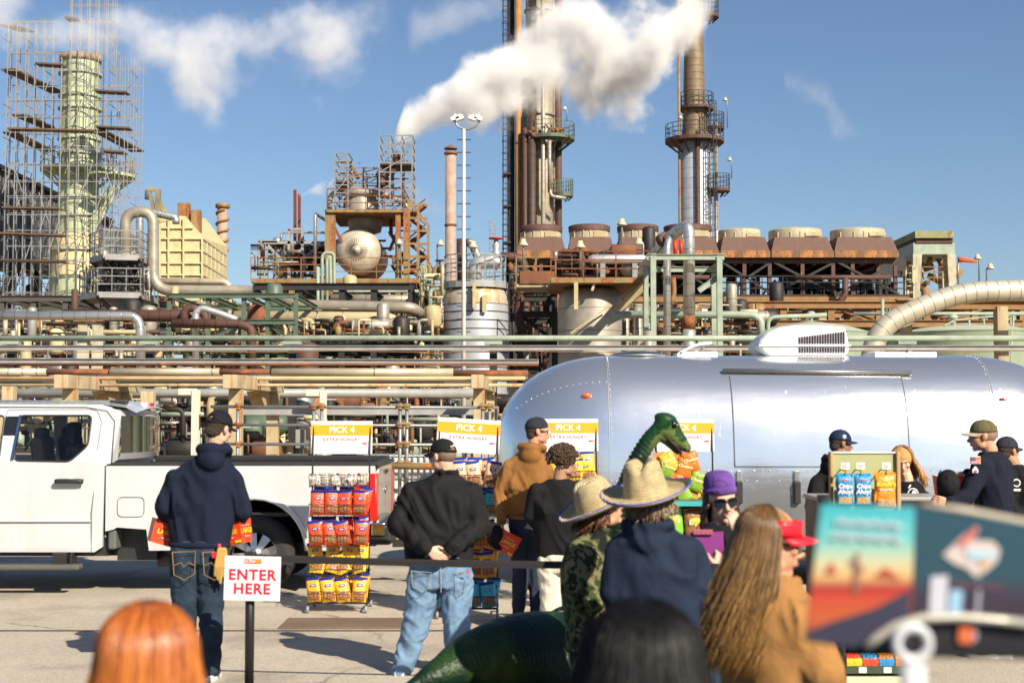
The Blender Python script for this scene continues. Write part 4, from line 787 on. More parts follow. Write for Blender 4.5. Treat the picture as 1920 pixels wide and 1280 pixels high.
# green pipe rack structure in the left middle
def rack(xs, ys, Ya, Yb, m, label, ytop, colw=.25, extra=None, braces=(), group=None):
    t = thing('pipe_rack', label, 'pipe rack', base_of(gx(xs[len(xs) // 2], Ya), Ya), group); c = MB(); b = MB()
    for x in xs:
        for Yr in (Ya, Yb): q = gx(x, Ya); c.ib((q, Yr, 0), (q, Yr, gz(ytop, Ya)), colw, colw)
    for y in ys:
        for Yr in (Ya - .15, Yb): b.ib((gx(xs[0], Ya), Yr, gz(y, Ya)), (gx(xs[-1], Ya), Yr, gz(y, Ya)), colw * .8, colw * 1.1)
        for x in xs: b.ib((gx(x, Ya), Ya, gz(y, Ya)), (gx(x, Ya), Yb, gz(y, Ya)), colw * .8, colw * 1.1)
    part('column', c, m, t); part('beam', b, m, t); d = MB()
    for (xa, ya, xb, yb) in braces: d.ib(at(xa, ya, Ya), at(xb, yb, Ya), colw * .7, colw * .7)
    if braces: part('brace', d, m, t)
    return t
rack([315, 388, 455, 500, 553], [555, 604, 655], 57, 63, M_greenD, 'dark green pipe rack left of centre carrying the loop pipe', 552, .17, braces=((455, 604, 500, 640), (388, 640, 455, 604), (500, 604, 560, 650), (553, 620, 500, 655)))
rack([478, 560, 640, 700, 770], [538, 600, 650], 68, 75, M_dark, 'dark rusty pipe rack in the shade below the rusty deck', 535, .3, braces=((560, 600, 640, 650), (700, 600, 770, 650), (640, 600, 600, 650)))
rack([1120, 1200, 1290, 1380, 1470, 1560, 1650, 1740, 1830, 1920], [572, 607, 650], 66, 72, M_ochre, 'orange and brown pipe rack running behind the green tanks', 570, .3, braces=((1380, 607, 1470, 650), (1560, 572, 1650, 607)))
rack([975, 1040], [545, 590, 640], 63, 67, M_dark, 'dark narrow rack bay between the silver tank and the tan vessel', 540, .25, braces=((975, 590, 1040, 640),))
rack([0, 60, 120, 180, 240, 300], [560, 605, 650], 78, 84, M_tan, 'weathered tan rack behind the foot of the scaffolded stack', 555, .3, braces=((0, 605, 60, 650), (120, 560, 180, 605), (240, 605, 180, 650)))
# crowded process equipment: each cluster is one skid of pipes, vessels, valves
CM = [M_green, M_greenD, M_cream, M_tan, M_tan, M_brown, M_rusty, M_dark, M_dark, M_gbeam, M_yel, M_tanp, M_rust, M_dark, M_brown]
def skid(x0, x1, y0, y1, Y, n, seed, label, depth=4, mats=None, dens_v=.45):
    rnd = random.Random(seed); t = thing('process_skid', label, 'equipment', base_of(gx((x0 + x1) / 2, Y), Y)); mats = mats or CM; S = F / Y
    groups = {}
    for k in range(int(n * 1.7)):
        m = rnd.choice(mats); mb = groups.setdefault(m.name, (MB(), m))[0]
        x = rnd.uniform(x0, x1); y = rnd.uniform(y0, y1); Yq = Y + rnd.uniform(0, depth); r = rnd.choice((.025, .03, .035, .05, .07, .11)) ; L_ = rnd.uniform(25, 110) * 45 / Y
        u = rnd.random()
        if u < dens_v: 
            p = [at(x, min(y1, y + L_ * .5), Yq), at(x, max(y0, y - L_ * .5), Yq)]
            if rnd.random() < .4: p.append(at(min(x1, max(x0, x + rnd.choice((-1, 1)) * rnd.uniform(10, 40))), max(y0, y - L_ * .5), Yq))
            mb.tube(p, r, 7, True, r * 2.5, 3)
        elif u < .85:
            p = [at(max(x0, x - L_ * .6), y, Yq), at(min(x1, x + L_ * .6), y, Yq)]
            if rnd.random() < .5: p.append(at(min(x1, x + L_ * .6), min(y1, y + rnd.uniform(15, 50)), Yq))
            mb.tube(p, r, 7, True, r * 2.5, 3)
        elif u < .93:
            c = at(x, y, Yq); R_ = rnd.uniform(.15, .42); h = rnd.uniform(.5, 1.6); mb.lathe([(0, h + R_ * .5), (R_ * .7, h + R_ * .35), (R_, h), (R_, 0), (R_ * .7, -R_ * .35), (0, -R_ * .5)], c, 14) if rnd.random() < .5 else mb.tube([c, c + V((.1, 0, 0)), c + V((h, 0, 0)), c + V((h + .1, 0, 0))], [R_ * .6, R_, R_, R_ * .6], 12)
        else:
            c = at(x, y, Yq); mb.lathe([(.03, .5), (.22, .5), (.22, .47), (.03, .46), (.04, .2), (.14, .15), (.14, -.15), (.04, -.2)], c, 10)
    for nm, (mb, m) in groups.items(): part('pipe', mb, m, t)
    return t
skid(0, 300, 600, 700, 62, 120, 31, 'jumble of pale pipes around the foot of the green stack')
skid(0, 100, 470, 600, 100, 60, 32, 'brownish pipes and ducts under the grey shed', mats=[M_dark, M_brown, M_tan, M_cream, M_rust])
skid(300, 560, 560, 720, 66, 130, 33, 'green and cream pipework behind the maroon pipes')
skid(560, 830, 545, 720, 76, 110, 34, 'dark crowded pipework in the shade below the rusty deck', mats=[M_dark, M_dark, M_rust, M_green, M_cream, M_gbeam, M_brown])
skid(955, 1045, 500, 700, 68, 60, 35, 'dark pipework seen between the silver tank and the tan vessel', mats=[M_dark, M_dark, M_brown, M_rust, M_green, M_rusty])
skid(1170, 1420, 570, 700, 62, 100, 36, 'mixed pipes behind the green portal frame')
skid(1420, 1920, 575, 625, 74, 110, 37, 'dark beams and pipes behind the green tanks', mats=[M_dark, M_rust, M_dark, M_green, M_brown, M_ochre])
skid(790, 835, 500, 700, 66, 45, 38, 'yellow and grey small piping left of the silver tank', mats=[M_yel, M_galv, M_rusty, M_dark, M_green])
skid(1040, 1220, 470, 520, 59, 46, 39, 'small valves and lines on the orange platform', mats=[M_dark, M_rust, M_galv, M_brown], depth=2)
skid(470, 620, 460, 522, 80, 40, 40, 'small lines among the exchangers on the left deck', mats=[M_dark, M_galv, M_tan, M_rust], depth=3)
skid(160, 280, 500, 560, 69, 30, 41, 'small valves and lines around the grey clad column', mats=[M_dark, M_galv, M_tan, M_yel], depth=2)
# far backdrop walls, coloured near black for the deep shade behind the pipework
t = thing('shade_backdrop', 'long low building backdrop coloured dark for the shade deep behind the pipework', 'building', (0, 110, 0))
for k, (x0, x1, ht, m) in enumerate(((-60, -22, 6.5, M_corr), (-22, -6, 8.6, M_dark), (-5.8, 8, 9.4, M_dark), (8.2, 22, 8.8, M_dark), (22.2, 60, 7.5, M_dark))): part('wall', MB().bb((x0, 110 + k * .3, 0), (x1, 114 + k * .3, ht)), m, t)
mb = MB()
for k in range(40): x = -58 + k * 3; mb.bb((x, 109.7, 1.0), (x + 1.4, 109.9, 2.6))
part('window_band', mb, M_dark, t)
# ================================================================ near pipeway behind the truck (Y 30..38)
Yu = 38
t = thing('upper_pipeway', 'row of dark steel posts carrying the long pale green pipe', 'pipeway', (0, Yu, 0)); mb = MB(); cp = MB()
for x in (20, 280, 548, 925, 1325, 1700): q = gx(x, Yu); mb.ib((q, Yu, 0), (q, Yu, gz(646, Yu)), .20, .20, up=V((0, 1, 0))); cp.bb((q - .24, Yu - .2, gz(646, Yu)), (q + .24, Yu + .2, gz(640, Yu)))
part('post', mb, M_dark, t); part('saddle', cp, M_green, t); mb = MB().bar(at(1712, 650, Yu - .1), at(1690, 672, Yu - .1), .1); part('brace', mb, M_gbeam, t)
solo('green_pipe', MB().tube([at(-90, 634, Yu), at(2010, 634, Yu)], .078, 14), M_green, 'long pale green pipe running straight across the whole view', 'pipe', at(960, 634, Yu))
solo('grey_channel', MB().ib(at(-90, 652, Yu - .4), at(2010, 652, Yu - .4), .12, .13), M_gbeam, 'upper long grey steel channel just below the green pipe', 'beam', at(960, 652, Yu))
solo('grey_channel', MB().ib(at(-90, 676, Yu - 1), at(1010, 678, Yu - 1), .12, .13), M_gbeam, 'lower long grey steel channel with rusty thin pipe beneath', 'beam', at(480, 677, Yu))
solo('sagging_cable', MB().tube([at(x, 657 + 3 * math.sin((x % 320) / 320 * PI), Yu - .8) for x in range(-60, 2000, 40)], .012, 5), M_ochre, 'thin orange cable sagging between the dark posts', 'cable', at(960, 660, Yu))
for i, (xa, xb, y, r, Yq, m, lb) in enumerate(((-90, 1010, 683, .035, 34, M_rust, 'thin rusty pipe under the lower grey channel'), (-90, 88, 697, .09, 33, M_tanr, 'cream insulated pipe length at the far left edge'), (88, 205, 697, .07, 33, M_rust, 'dark rusty pipe length between two cream lengths at the left'), (205, 412, 697, .09, 33, M_tanp, 'cream insulated pipe length behind the navy hooded man'), (412, 506, 697, .07, 33, M_rust, 'dark rusty pipe length left of the second bent'), (508, 850, 698, .10, 33, M_tanp, 'long cream insulated pipe length with rust stains at centre'), (850, 990, 700, .08, 33, M_rust, 'dark rusty pipe length running behind the trailer'), (115, 990, 706, .06, 33.6, M_clad2, 'slim banded clad pipe behind the cream pipe'), (-90, 985, 709, .045, 32, mat('orange_tan_pipe', (.62, .42, .24), .6, rust=.2), 'long orange tan pipe above the trough'), (-90, 985, 722, .04, 32, M_rconc, 'lower thin tan pipe along the trough'), (-90, 900, 737, .12, 36, M_gbeam, 'broad grey beam in the shade behind the bents'))):
    solo('horizontal_pipe', MB().tube([at(xa, y, Yq), at(xb, y, Yq)], r, 12), m, lb, 'pipe', at((xa + xb) / 2, y, Yq))
solo('cable_trough', MB().bb((gx(-90, 33.4), 33.4, gz(721, 33.4)), (gx(930, 33.4), 33.8, gz(710, 33.4))), M_tan, 'long weathered cable trough between the rusty bents', 'trough', at(480, 715, 33.4))
solo('grey_beam', MB().ib(at(400, 769, 31.5), at(905, 769, 31.5), .15, .2), M_gbeam, 'grey steel beam across the lower scaffold bays', 'beam', at(650, 769, 31.5))
# rusty bents
def bent(xr, w, label, post_only=False, Y0=30, dy=4.9, dx=.22, zt=702, zb=728):
    t = thing('rusty_bent', label, 'frame', (gx(xr, Y0), Y0, 0), 'rust streaked concrete bents of the pipeway'); x1 = gx(xr, Y0); x0 = x1 - w; a = gz(zt, Y0); b = gz(zb, Y0)
    mb = MB(); 
    if not post_only: mb.add([(x0, Y0, b), (x1, Y0, b), (x1, Y0, a), (x0, Y0, a), (x0 + dx, Y0 + dy, b), (x1 + dx, Y0 + dy, b), (x1 + dx, Y0 + dy, a), (x0 + dx, Y0 + dy, a)], [(0, 1, 2, 3), (4, 7, 6, 5), (0, 4, 5, 1), (1, 5, 6, 2), (2, 6, 7, 3), (3, 7, 4, 0)]); part('crossbeam', mb, M_rconc, t, bevel=.015)
    for f in ((.12, .88) if not post_only else (0.,)):
        c = V((x0 + dx * f + w / 2, Y0 + dy * f, 0)); part('post', MB().bb((c.x - w * .46, c.y - .14, 0), (c.x + w * .46, c.y + .14, b - .003 if not post_only else a - .25)), M_rconc, t, bevel=.015)
    if not post_only:
        mb = MB(); mb.add([(x1, Y0 + dy * .75, b - .45), (x1, Y0 + dy * .84, b - .45), (x1, Y0 + dy * .84, b - .004), (x1, Y0 + dy * .55, b - .004), (x1 - w, Y0 + dy * .75, b - .45), (x1 - w, Y0 + dy * .84, b - .45), (x1 - w, Y0 + dy * .84, b - .004), (x1 - w, Y0 + dy * .55, b - .004)], [(0, 1, 2, 3), (7, 6, 5, 4), (0, 4, 5, 1), (1, 5, 6, 2), (2, 6, 7, 3), (3, 7, 4, 0)]); part('haunch', mb, M_rconc, t)
bent(126, .30, 'leftmost wide rusty bent above the truck roof'); bent(443, .30, 'second rusty bent behind the navy hooded man'); bent(906, .26, 'third rusty bent at the left end of the trailer')
bent(28, .26, 'single rusty post at the far left edge', True); bent(290, .30, 'rust stained square post right of the truck cab', True, 31, zt=712); 
def white_post(x, y0, Y, label, w=.14):
    t = thing('white_post', label, 'post', (gx(x, Y), Y, 0)); part('post', MB().ib((gx(x, Y), Y, 0), (gx(x, Y), Y, gz(y0, Y)), w, w), mat('chalky_white_paint', (.58, .54, .46), .7, rust=.25, rustcol=(.4, .22, .1)), t); part('arm', MB().bar(at(x - 32, y0 + 3, Y), at(x + 3, y0 + 3, Y), .1, .14), MATS['chalky_white_paint'], t)
white_post(367, 731, 31, 'flaking white post with an arm behind the truck rear window', .16); white_post(606, 733, 31, 'flaking white post with an arm above the left sign rack', .14)
# scaffold guard rails in front
t = thing('pipe_barrier', 'galvanised scaffold tube barrier behind the truck bed', 'barrier', (gx(700, 27.5), 27.5, 0)); mb = MB(); sb_ = MB()
for y in (762, 796, 832, 868): mb.tube([at(395, y, 27.5), at(935, y + 2, 27.5)], .03, 8)
for x in (446, 588, 603, 750, 763, 905, 918): sb_.tube([V((gx(x, 27.4), 27.4, 0)), V((gx(x, 27.4), 27.4, gz(755, 27.4)))], .035, 8)
part('rail', mb, M_galv, t); part('standard', sb_, M_galv, t); cl = MB()
for x in (446, 588, 603, 750, 763, 905, 918):
    for y in (762, 796, 832, 868): c = at(x, y, 27.4); cl.box(c, (.12, .12, .09), Matrix.Rotation(R(20), 3, 'Y')); cl.cyl(c + V((-.08, -.05, 0)), c + V((.08, -.05, .03)), .03, seg=6)
part('coupler', cl, M_rusty, t)
# low equipment in the refinery yard behind the barrier
skid(300, 470, 740, 872, 36, 70, 51, 'green and white valve piping between truck cab and hooded man', mats=[M_green, M_galv, M_cream, M_greenD, M_tan, M_dark, M_dark, M_rust], depth=5)
skid(440, 600, 775, 872, 37, 55, 52, 'rusty and yellow hoses and pipes left of the first sign', mats=[M_rust, M_yel, M_greenD, M_galv, M_cream, M_dark, M_rusty], depth=6)
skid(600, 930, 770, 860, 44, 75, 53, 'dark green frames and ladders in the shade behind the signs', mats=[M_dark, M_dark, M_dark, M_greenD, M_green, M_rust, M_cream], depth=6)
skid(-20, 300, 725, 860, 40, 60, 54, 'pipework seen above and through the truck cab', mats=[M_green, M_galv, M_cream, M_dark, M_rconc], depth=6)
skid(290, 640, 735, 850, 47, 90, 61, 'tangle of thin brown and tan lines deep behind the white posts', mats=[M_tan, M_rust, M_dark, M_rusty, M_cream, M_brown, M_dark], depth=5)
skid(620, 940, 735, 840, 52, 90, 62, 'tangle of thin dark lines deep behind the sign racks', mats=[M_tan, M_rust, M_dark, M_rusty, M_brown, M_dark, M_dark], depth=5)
skid(330, 830, 600, 640, 58, 80, 63, 'thin tan and rusty lines threaded through the green rack', mats=[M_tan, M_rust, M_rusty, M_cream, M_dark, M_yel], depth=4)
for i, (x0, x1, y0, y1, lb) in enumerate(((470, 497, 790, 845, 'rust brown panel box in the yard left of the first sign'), (395, 425, 760, 870, 'cream cabinet column behind the hooded man'), (553, 570, 805, 840, 'small grey electrical box behind the barrier'))):
    Yq = 38; a = at(x0, y0, Yq); b = at(x1, y1, Yq); t = thing('yard_cabinet', lb, 'cabinet', (a.x, Yq, 0)); part('body', MB().bb((a.x, Yq, b.z), (b.x, Yq + .5, a.z)), (M_rust, M_cream, M_gbeam)[i], t, bevel=.02); part('post', MB().bb((a.x + .1, Yq + .1, 0), (a.x + .2, Yq + .3, b.z)), M_galv, t)
for i, (x, lb) in enumerate(((720, 'left caged liquid tote on a pallet behind the barrier'), (800, 'right caged liquid tote on a pallet behind the barrier'))):
    Yq = 29.5; c = gx(x, Yq); t = thing('liquid_tote', lb, 'tote', (c, Yq, 0), 'caged liquid totes'); part('bottle', MB().bb((c - .46, Yq - .4, .16), (c + .46, Yq + .6, 1.12)), mat('milky_plastic', (.55, .56, .54), .4), t, bevel=.08); mb = MB()
    for k in range(9): u = c - .5 + k * .125; mb.bar((u, Yq - .44, .14), (u, Yq - .44, 1.16), .02)
    for k in range(5): mb.bar((c - .5, Yq - .45, .2 + k * .235), (c + .5, Yq - .45, .2 + k * .235), .02); mb.bar((c + .5, Yq - .45, .2 + k * .235), (c + .5, Yq + .62, .2 + k * .235), .02)
    part('cage', mb, M_galv, t); part('pallet', MB().bb((c - .5, Yq - .45, 0), (c + .5, Yq + .62, .13)), M_dark, t); mb = MB().ell((c, Yq - .5, .3), (.06, .05, .06)); part('tap', mb, M_dark, t)
solo('ground_pipe', MB().tube([at(700, 873, 27), at(935, 876, 27)], .06, 8), M_rusty, 'low orange rusty pipe along the ground behind the truck tail', 'pipe', at(800, 874, 27))
TONE[:] = [1, 1]
# ================================================================ WHITE PICKUP TRUCK (near side at Y = 15.2)
YT = 15.2
M_white = mat('white_car_paint', (.54, .54, .545), .22, var=.02, coat=1., dirt=(.50, .49, .47))
M_blk = mat('black_plastic', (.02, .02, .02), .5); M_tire = mat('tyre_rubber', (.025, .024, .023), .85, bump=.3)
M_chrome = mat('chrome', (.75, .75, .75), .12, 1.); M_alloy = mat('alloy_wheel', (.55, .55, .56), .25, .9)
M_glass = bpy.data.materials.new('tinted_glass'); M_glass.use_nodes = True
_b = M_glass.node_tree.nodes['Principled BSDF']; _b.inputs['Base Color'].default_value = (.75, .78, .77, 1); _b.inputs['Roughness'].default_value = .02; _b.inputs['Transmission Weight'].default_value = 1; _b.inputs['IOR'].default_value = 1.02; _b.inputs['Coat Weight'].default_value = .8; _b.inputs['Coat Roughness'].default_value = .02
M_dglass = mat('dark_privacy_glass', (.012, .013, .013), .03, var=0, coat=1.)
M_seam = mat('panel_gap', (.13, .13, .13), .7)
t = thing('pickup_truck', 'white crew cab pickup truck parked side on at the left edge', 'truck', (gx(200, YT), YT, 0))
TX = lambda px: gx(px, YT, 900); TZ = lambda py: gz(py, YT)
def side(u, v, w):  # u = X, v = Z on near side, w = inward offset ; tumblehome above beltline
    y = YT + w
    if v > 1.38: y += (v - 1.38) * .28
    elif v < .75: y += (.75 - v) * .10
    y += .02 * math.cos((v - .95) * 2.2) * -1
    return V((u, y, v))
def far(u, v, w): p = side(u, v, w); p.y = YT + 2.0 - (p.y - YT); return p
xL = TX(-330); xb = TX(705); xc = TX(200); zt = TZ(757); zs = TZ(1035)
def roundc(pts, r, n=4): 
    q = fillet([V((x, 0, z_)) for x, z_ in pts + [pts[0], pts[1]]], r, n); q = q[1:]; m = len(q); q = q[: (n + 1) * len(pts)]; return [(p.x, p.z) for p in q]
# cab side with window holes
wr = roundc([(TX(25), TZ(863)), (TX(25), TZ(779)), (TX(162), TZ(779)), (TX(161), TZ(835)), (TX(130), TZ(865))], .05)
wf = roundc([(xL + .35, TZ(863)), (xL + .75, TZ(779)), (TX(-3), TZ(779)), (TX(-3), TZ(863))], .05)
cab = [(xL, zs), (TX(178), zs), (TX(193), TZ(1025)), (TX(196), TZ(873)), (TX(208), TZ(868)), (TX(209), TZ(800)), (TX(206), TZ(775)), (TX(198), TZ(763)), (TX(180), TZ(758)), (xL + .9, TZ(757)), (xL, TZ(860))]
for fn in (side, far): part('cab_side', MB().plate(cab, [wr, wf], fn, .05), M_white, t)
# roof
yr0 = side(0, zt, 0).y; yr1 = far(0, zt, 0).y
mb = MB(); n = 8; vs = []; xa, xe = xL + .9, TX(245)
for i in range(n + 1):
    y = yr0 + (yr1 - yr0) * i / n; zc = zt - .005 + .06 * math.sin(PI * i / n)
    for x, dz in ((xa, 0), (xe - .35, 0), (xe - .12, -.03), (xe, -.09)): vs.append((x, y, zc + dz))
part('roof', mb.add(vs, [(i * 4 + k, i * 4 + k + 1, (i + 1) * 4 + k + 1, (i + 1) * 4 + k) for i in range(n) for k in range(3)], None, True), M_white, t)
# rear cab wall: curved back window seen from the right
P = lambda x, y, z_: V((x, y, z_))
yb0, yb1 = YT + .16, YT + 1.84; xr_ = TX(213)
bw = []
for i in range(13):
    u = i / 12; y = yb0 + (yb1 - yb0) * u; bul = .10 * math.sin(PI * u)
    bw.append([(xr_ + bul, y, TZ(862)), (xr_ + bul + .03, y, TZ(850)), (xr_ + .13 * .2 + bul, y, TZ(779)), (xr_ + bul - .02, y, zt - .06)])
def band(i0, i1, ins=0.): return [V(p) for r_ in bw for p in (r_[i0], r_[i1])]
vs = band(0, 1); part('cab_back', MB().add(vs, [(2 * i, 2 * i + 1, 2 * i + 3, 2 * i + 2) for i in range(12)], None, True), M_white, t)
part('cab_back', MB().add([(xc - .02, YT + .03, .6), (xc + .05, YT + 1.97, .6), (xc + .05, YT + 1.9, TZ(858)), (xc - .02, YT + .1, TZ(858))], [(0, 1, 2, 3)]), M_white, t)
vs = band(1, 2); part('rear_window', MB().add(vs, [(2 * i, 2 * i + 1, 2 * i + 3, 2 * i + 2) for i in range(12)], None, True), M_dglass, t)
vs = band(2, 3); part('cab_back', MB().add(vs, [(2 * i, 2 * i + 1, 2 * i + 3, 2 * i + 2) for i in range(12)], None, True), M_white, t)
mb = MB(); mb.add([side(TX(208), TZ(868), 0), bw[0][0], bw[0][2], bw[0][3], side(TX(200), TZ(765), 0), side(TX(209), TZ(800), 0)], [(0, 1, 2, 5), (5, 2, 3, 4)]); part('rear_pillar', mb, M_white, t)
mb = MB(); [mb.bar(V((TX(x0), yy, zt + .03)), V((TX(x1), yy, zt + .025)), .10, .035) for x0, x1, yy in ((183, 216, YT + .45), (233, 262, YT + 1.45))]; part('roof_marker', mb, M_blk, t, bevel=.01)
c = V((xr_ + .12, YT + 1.0, zt - .005)); hl = thing_l = part('high_brake_light', MB().bb((c.x - .06, c.y - .2, c.z - .045), (c.x + .02, c.y + .2, c.z + .03)), mat('clear_lens', (.6, .55, .5), .15, coat=1), t, bevel=.012)
part('red_lens', MB().bb((c.x + .015, c.y - .09, c.z - .035), (c.x + .027, c.y + .09, c.z + .025)), mat('red_lens', (.6, .02, .015), .15, coat=1), hl)
# door panels gaps, window trims, glass
def gap(pts, w=.008): mb = MB(); [mb.bar(side(a[0], a[1], -.002), side(b[0], b[1], -.002), w * .7, .005, up=V((0, -1, 0))) for a, b in zip(pts, pts[1:])]; return mb
dr = [(TX(172), TZ(1035)), (TX(174), TZ(960)), (TX(180), TZ(840)), (TX(182), TZ(790)), (TX(172), TZ(770)), (TX(160), TZ(767)), (TX(2), TZ(768)), (TX(-2), TZ(790)), (TX(-12), TZ(870)), (TX(-14), TZ(1035))]
dr_o = part('rear_door', gap(dr), M_seam, t)
part('belt_line', MB().tube([side(xL, TZ(976), .004), side(TX(172), TZ(976), .004)], .010, 8), M_white, t)
part('roof_gutter', MB().tube([side(x, z_, -.002) for x, z_ in ((xL + 1, zt - .03), (TX(150), zt - .035), (TX(190), TZ(770)), (TX(207), TZ(790)), (TX(209), TZ(868)))], .008, 6), M_seam, t)
for w_ in (wr, wf): part('window_seal', MB().tube([side(x, z_, .004) for x, z_ in w_ + [w_[0]]], .012, 6, False), M_blk, t); 
part('side_window', MB().plate(wr, [], lambda u, v, w: side(u, v, .03), 0), M_glass, t); part('side_window', MB().plate(wf, [], lambda u, v, w: side(u, v, .03), 0), M_glass, t)
part('side_window', MB().plate(wr, [], lambda u, v, w: far(u, v, .03), 0), M_glass, t)
part('window_divider', MB().bar(side(TX(22), TZ(862), -.01), side(TX(28), TZ(778), -.01), .03, .02), M_chrome, t); part('pillar_trim', MB().plate([(TX(-2), TZ(862)), (TX(-2), TZ(780)), (TX(24), TZ(780)), (TX(19), TZ(862))], [], side, .03).extend(MB()), M_dglass, t)
hd = part('door_handle', MB().tube([side(TX(108), TZ(902), -.045), side(TX(112), TZ(901), -.055), side(TX(152), TZ(901), -.055), side(TX(159), TZ(902), -.04)], .026, 10), M_blk, dr_o)
part('handle_cap', MB().ell(side(TX(133), TZ(897), -.03), (.05, .03, .022)), M_white, dr_o)
part('fuel_door', gap([(p[0], p[1]) for p in (lambda q: q + [q[0]])(roundc([(TX(222), TZ(968)), (TX(222), TZ(931)), (TX(272), TZ(931)), (TX(272), TZ(968))], .06))], .006), M_seam, t)
# seats and interior
si = MB(); 
for x, yy in ((TX(52), YT + .5), (TX(52), YT + 1.45)): si.box((x, yy, TZ(856)), (.14, .45, .4), Matrix.Rotation(R(-8), 3, 'Y')); si.box((x - .02, yy, TZ(820)), (.11, .26, .2)); 
part('front_seat', si, mat('seat_grey', (.05, .048, .045), .8), t, bevel=.04)
si = MB(); si.box((TX(122), YT + 1.0, TZ(862)), (.2, 1.5, .30)); [si.box((TX(108), yy, TZ(814)), (.12, .28, .26)) for yy in (YT + .55, YT + 1.4)]; [si.bar(V((TX(112), yy, TZ(850))), V((TX(108), yy, TZ(815))), .16) for yy in (YT + .55, YT + 1.4)]
part('rear_seat', si, mat('seat_black', (.012, .012, .012), .8), t, bevel=.05)
part('cab_floor', MB().bb((xL, YT + .1, .5), (xc, YT + 1.9, TZ(880))), M_blk, t)
part('steering_bezel', MB().tube([V((TX(28), YT + .3, TZ(845))), V((TX(40), YT + .3, TZ(825))), V((TX(36), YT + .3, TZ(803)))], .015, 6), M_galv, t)
# bed
def arch(cx, r, n=16, z0=.44): return [(cx + r * math.cos(PI - PI * k / n), max(z0, .47 + r * math.sin(PI * k / n))) for k in range(n + 1)]
wx = TX(478); zb = TZ(876)
ar = arch(wx, .56); zbt = TZ(1034)
xn0 = TX(202); notch = [(TX(202), TZ(995)), (TX(214), TZ(992)), (TX(222), TZ(988)), (TX(276), TZ(992)), (TX(280), TZ(1032))]
bed = [(TX(199), TZ(873)), (TX(199), TZ(995))] + notch + [ar[0]] + ar[1:-1] + [ar[-1], (TX(640), TZ(1034)), (TX(690), TZ(985)), (TX(704), TZ(975)), (TX(706), TZ(900)), (TX(703), TZ(873))]
def bside(u, v, w):
    p = side(u, v, w); d = math.hypot(u - wx, v - .47)
    if .5 < d < .85: p.y -= .035 * max(0, 1 - abs(d - .6) / .22)
    return p
bedr = [(x, z_) for x, z_ in bed]
part('bed_side', MB().plate(bed, [], side, .06), M_white, t)
part('bed_side', MB().plate(bed, [], far, .06), M_white, t)
part('bed_rail', MB().bb((TX(199), YT - .01, TZ(873)), (TX(700), YT + .16, TZ(868))).bb((TX(199), YT + 1.84, TZ(873)), (TX(700), YT + 2.0, TZ(862))), M_blk, t, bevel=.01)
part('bed_floor', MB().bb((TX(199), YT + .1, .82), (TX(700), YT + 1.9, .86)), M_blk, t); part('bed_liner', MB().bb((TX(205), YT + 1.7, .86), (TX(698), YT + 1.75, TZ(873))), M_dark, t)
fl = MB(); m_ = 16
for k in range(m_): a, b = ar[k], ar[k + 1]; pa = [side(a[0], a[1], 0)]; 
fl.tube([side(x, z_, -.012) for x, z_ in ar], .03, 8); part('wheel_arch_lip', fl, M_white, t)
part('wheel_well', MB().lathe([(.57, 0), (.57, .5), (0, .5)], (wx, YT + .03, .47), 20, Matrix.Rotation(-PI / 2, 3, 'X'), PI, 2 * PI), M_blk, t, recalc=False)
mb = MB(); mb.bb((xL, YT + .35, .38), (TX(680), YT + .5, .52)); mb.bb((xL, YT + 1.5, .38), (TX(680), YT + 1.65, .52)); mb.bb((TX(210), YT + .25, .34), (TX(285), YT + .8, .75)); mb.cyl((TX(280), YT + .4, .36), (TX(330), YT + .5, .34), .10); mb.cyl((wx, YT + .3, .42), (wx, YT + 1.7, .42), .09); mb.ell((wx, YT + 1, .42), .2); mb.bb((xL, YT + .45, .45), (xc, YT + 1.6, .5)); mb.bb((xL, YT + .09, .40), (xc, YT + .3, .5)); part('chassis', mb, M_blk, t)
part('mud_guard', MB().bb((TX(203), YT + .02, TZ(1030)), (TX(218), YT + .3, TZ(992))), mat('grey_plastic', (.10, .105, .10), .6), t, bevel=.02)
mb = MB().bb((xL, YT - .16, TZ(1066) - .0), (TX(158), YT + .02, TZ(1056))); part('running_board', mb, mat('board_rubber', (.09, .085, .07), .7, bump=.5), t, bevel=.02)
mb = MB(); [mb.bb((TX(x), YT - .05, TZ(1060)), (TX(x + w), YT + .12, TZ(1036))) for x, w in ((103, 26), (136, 4))]; part('board_bracket', mb, M_blk, t)
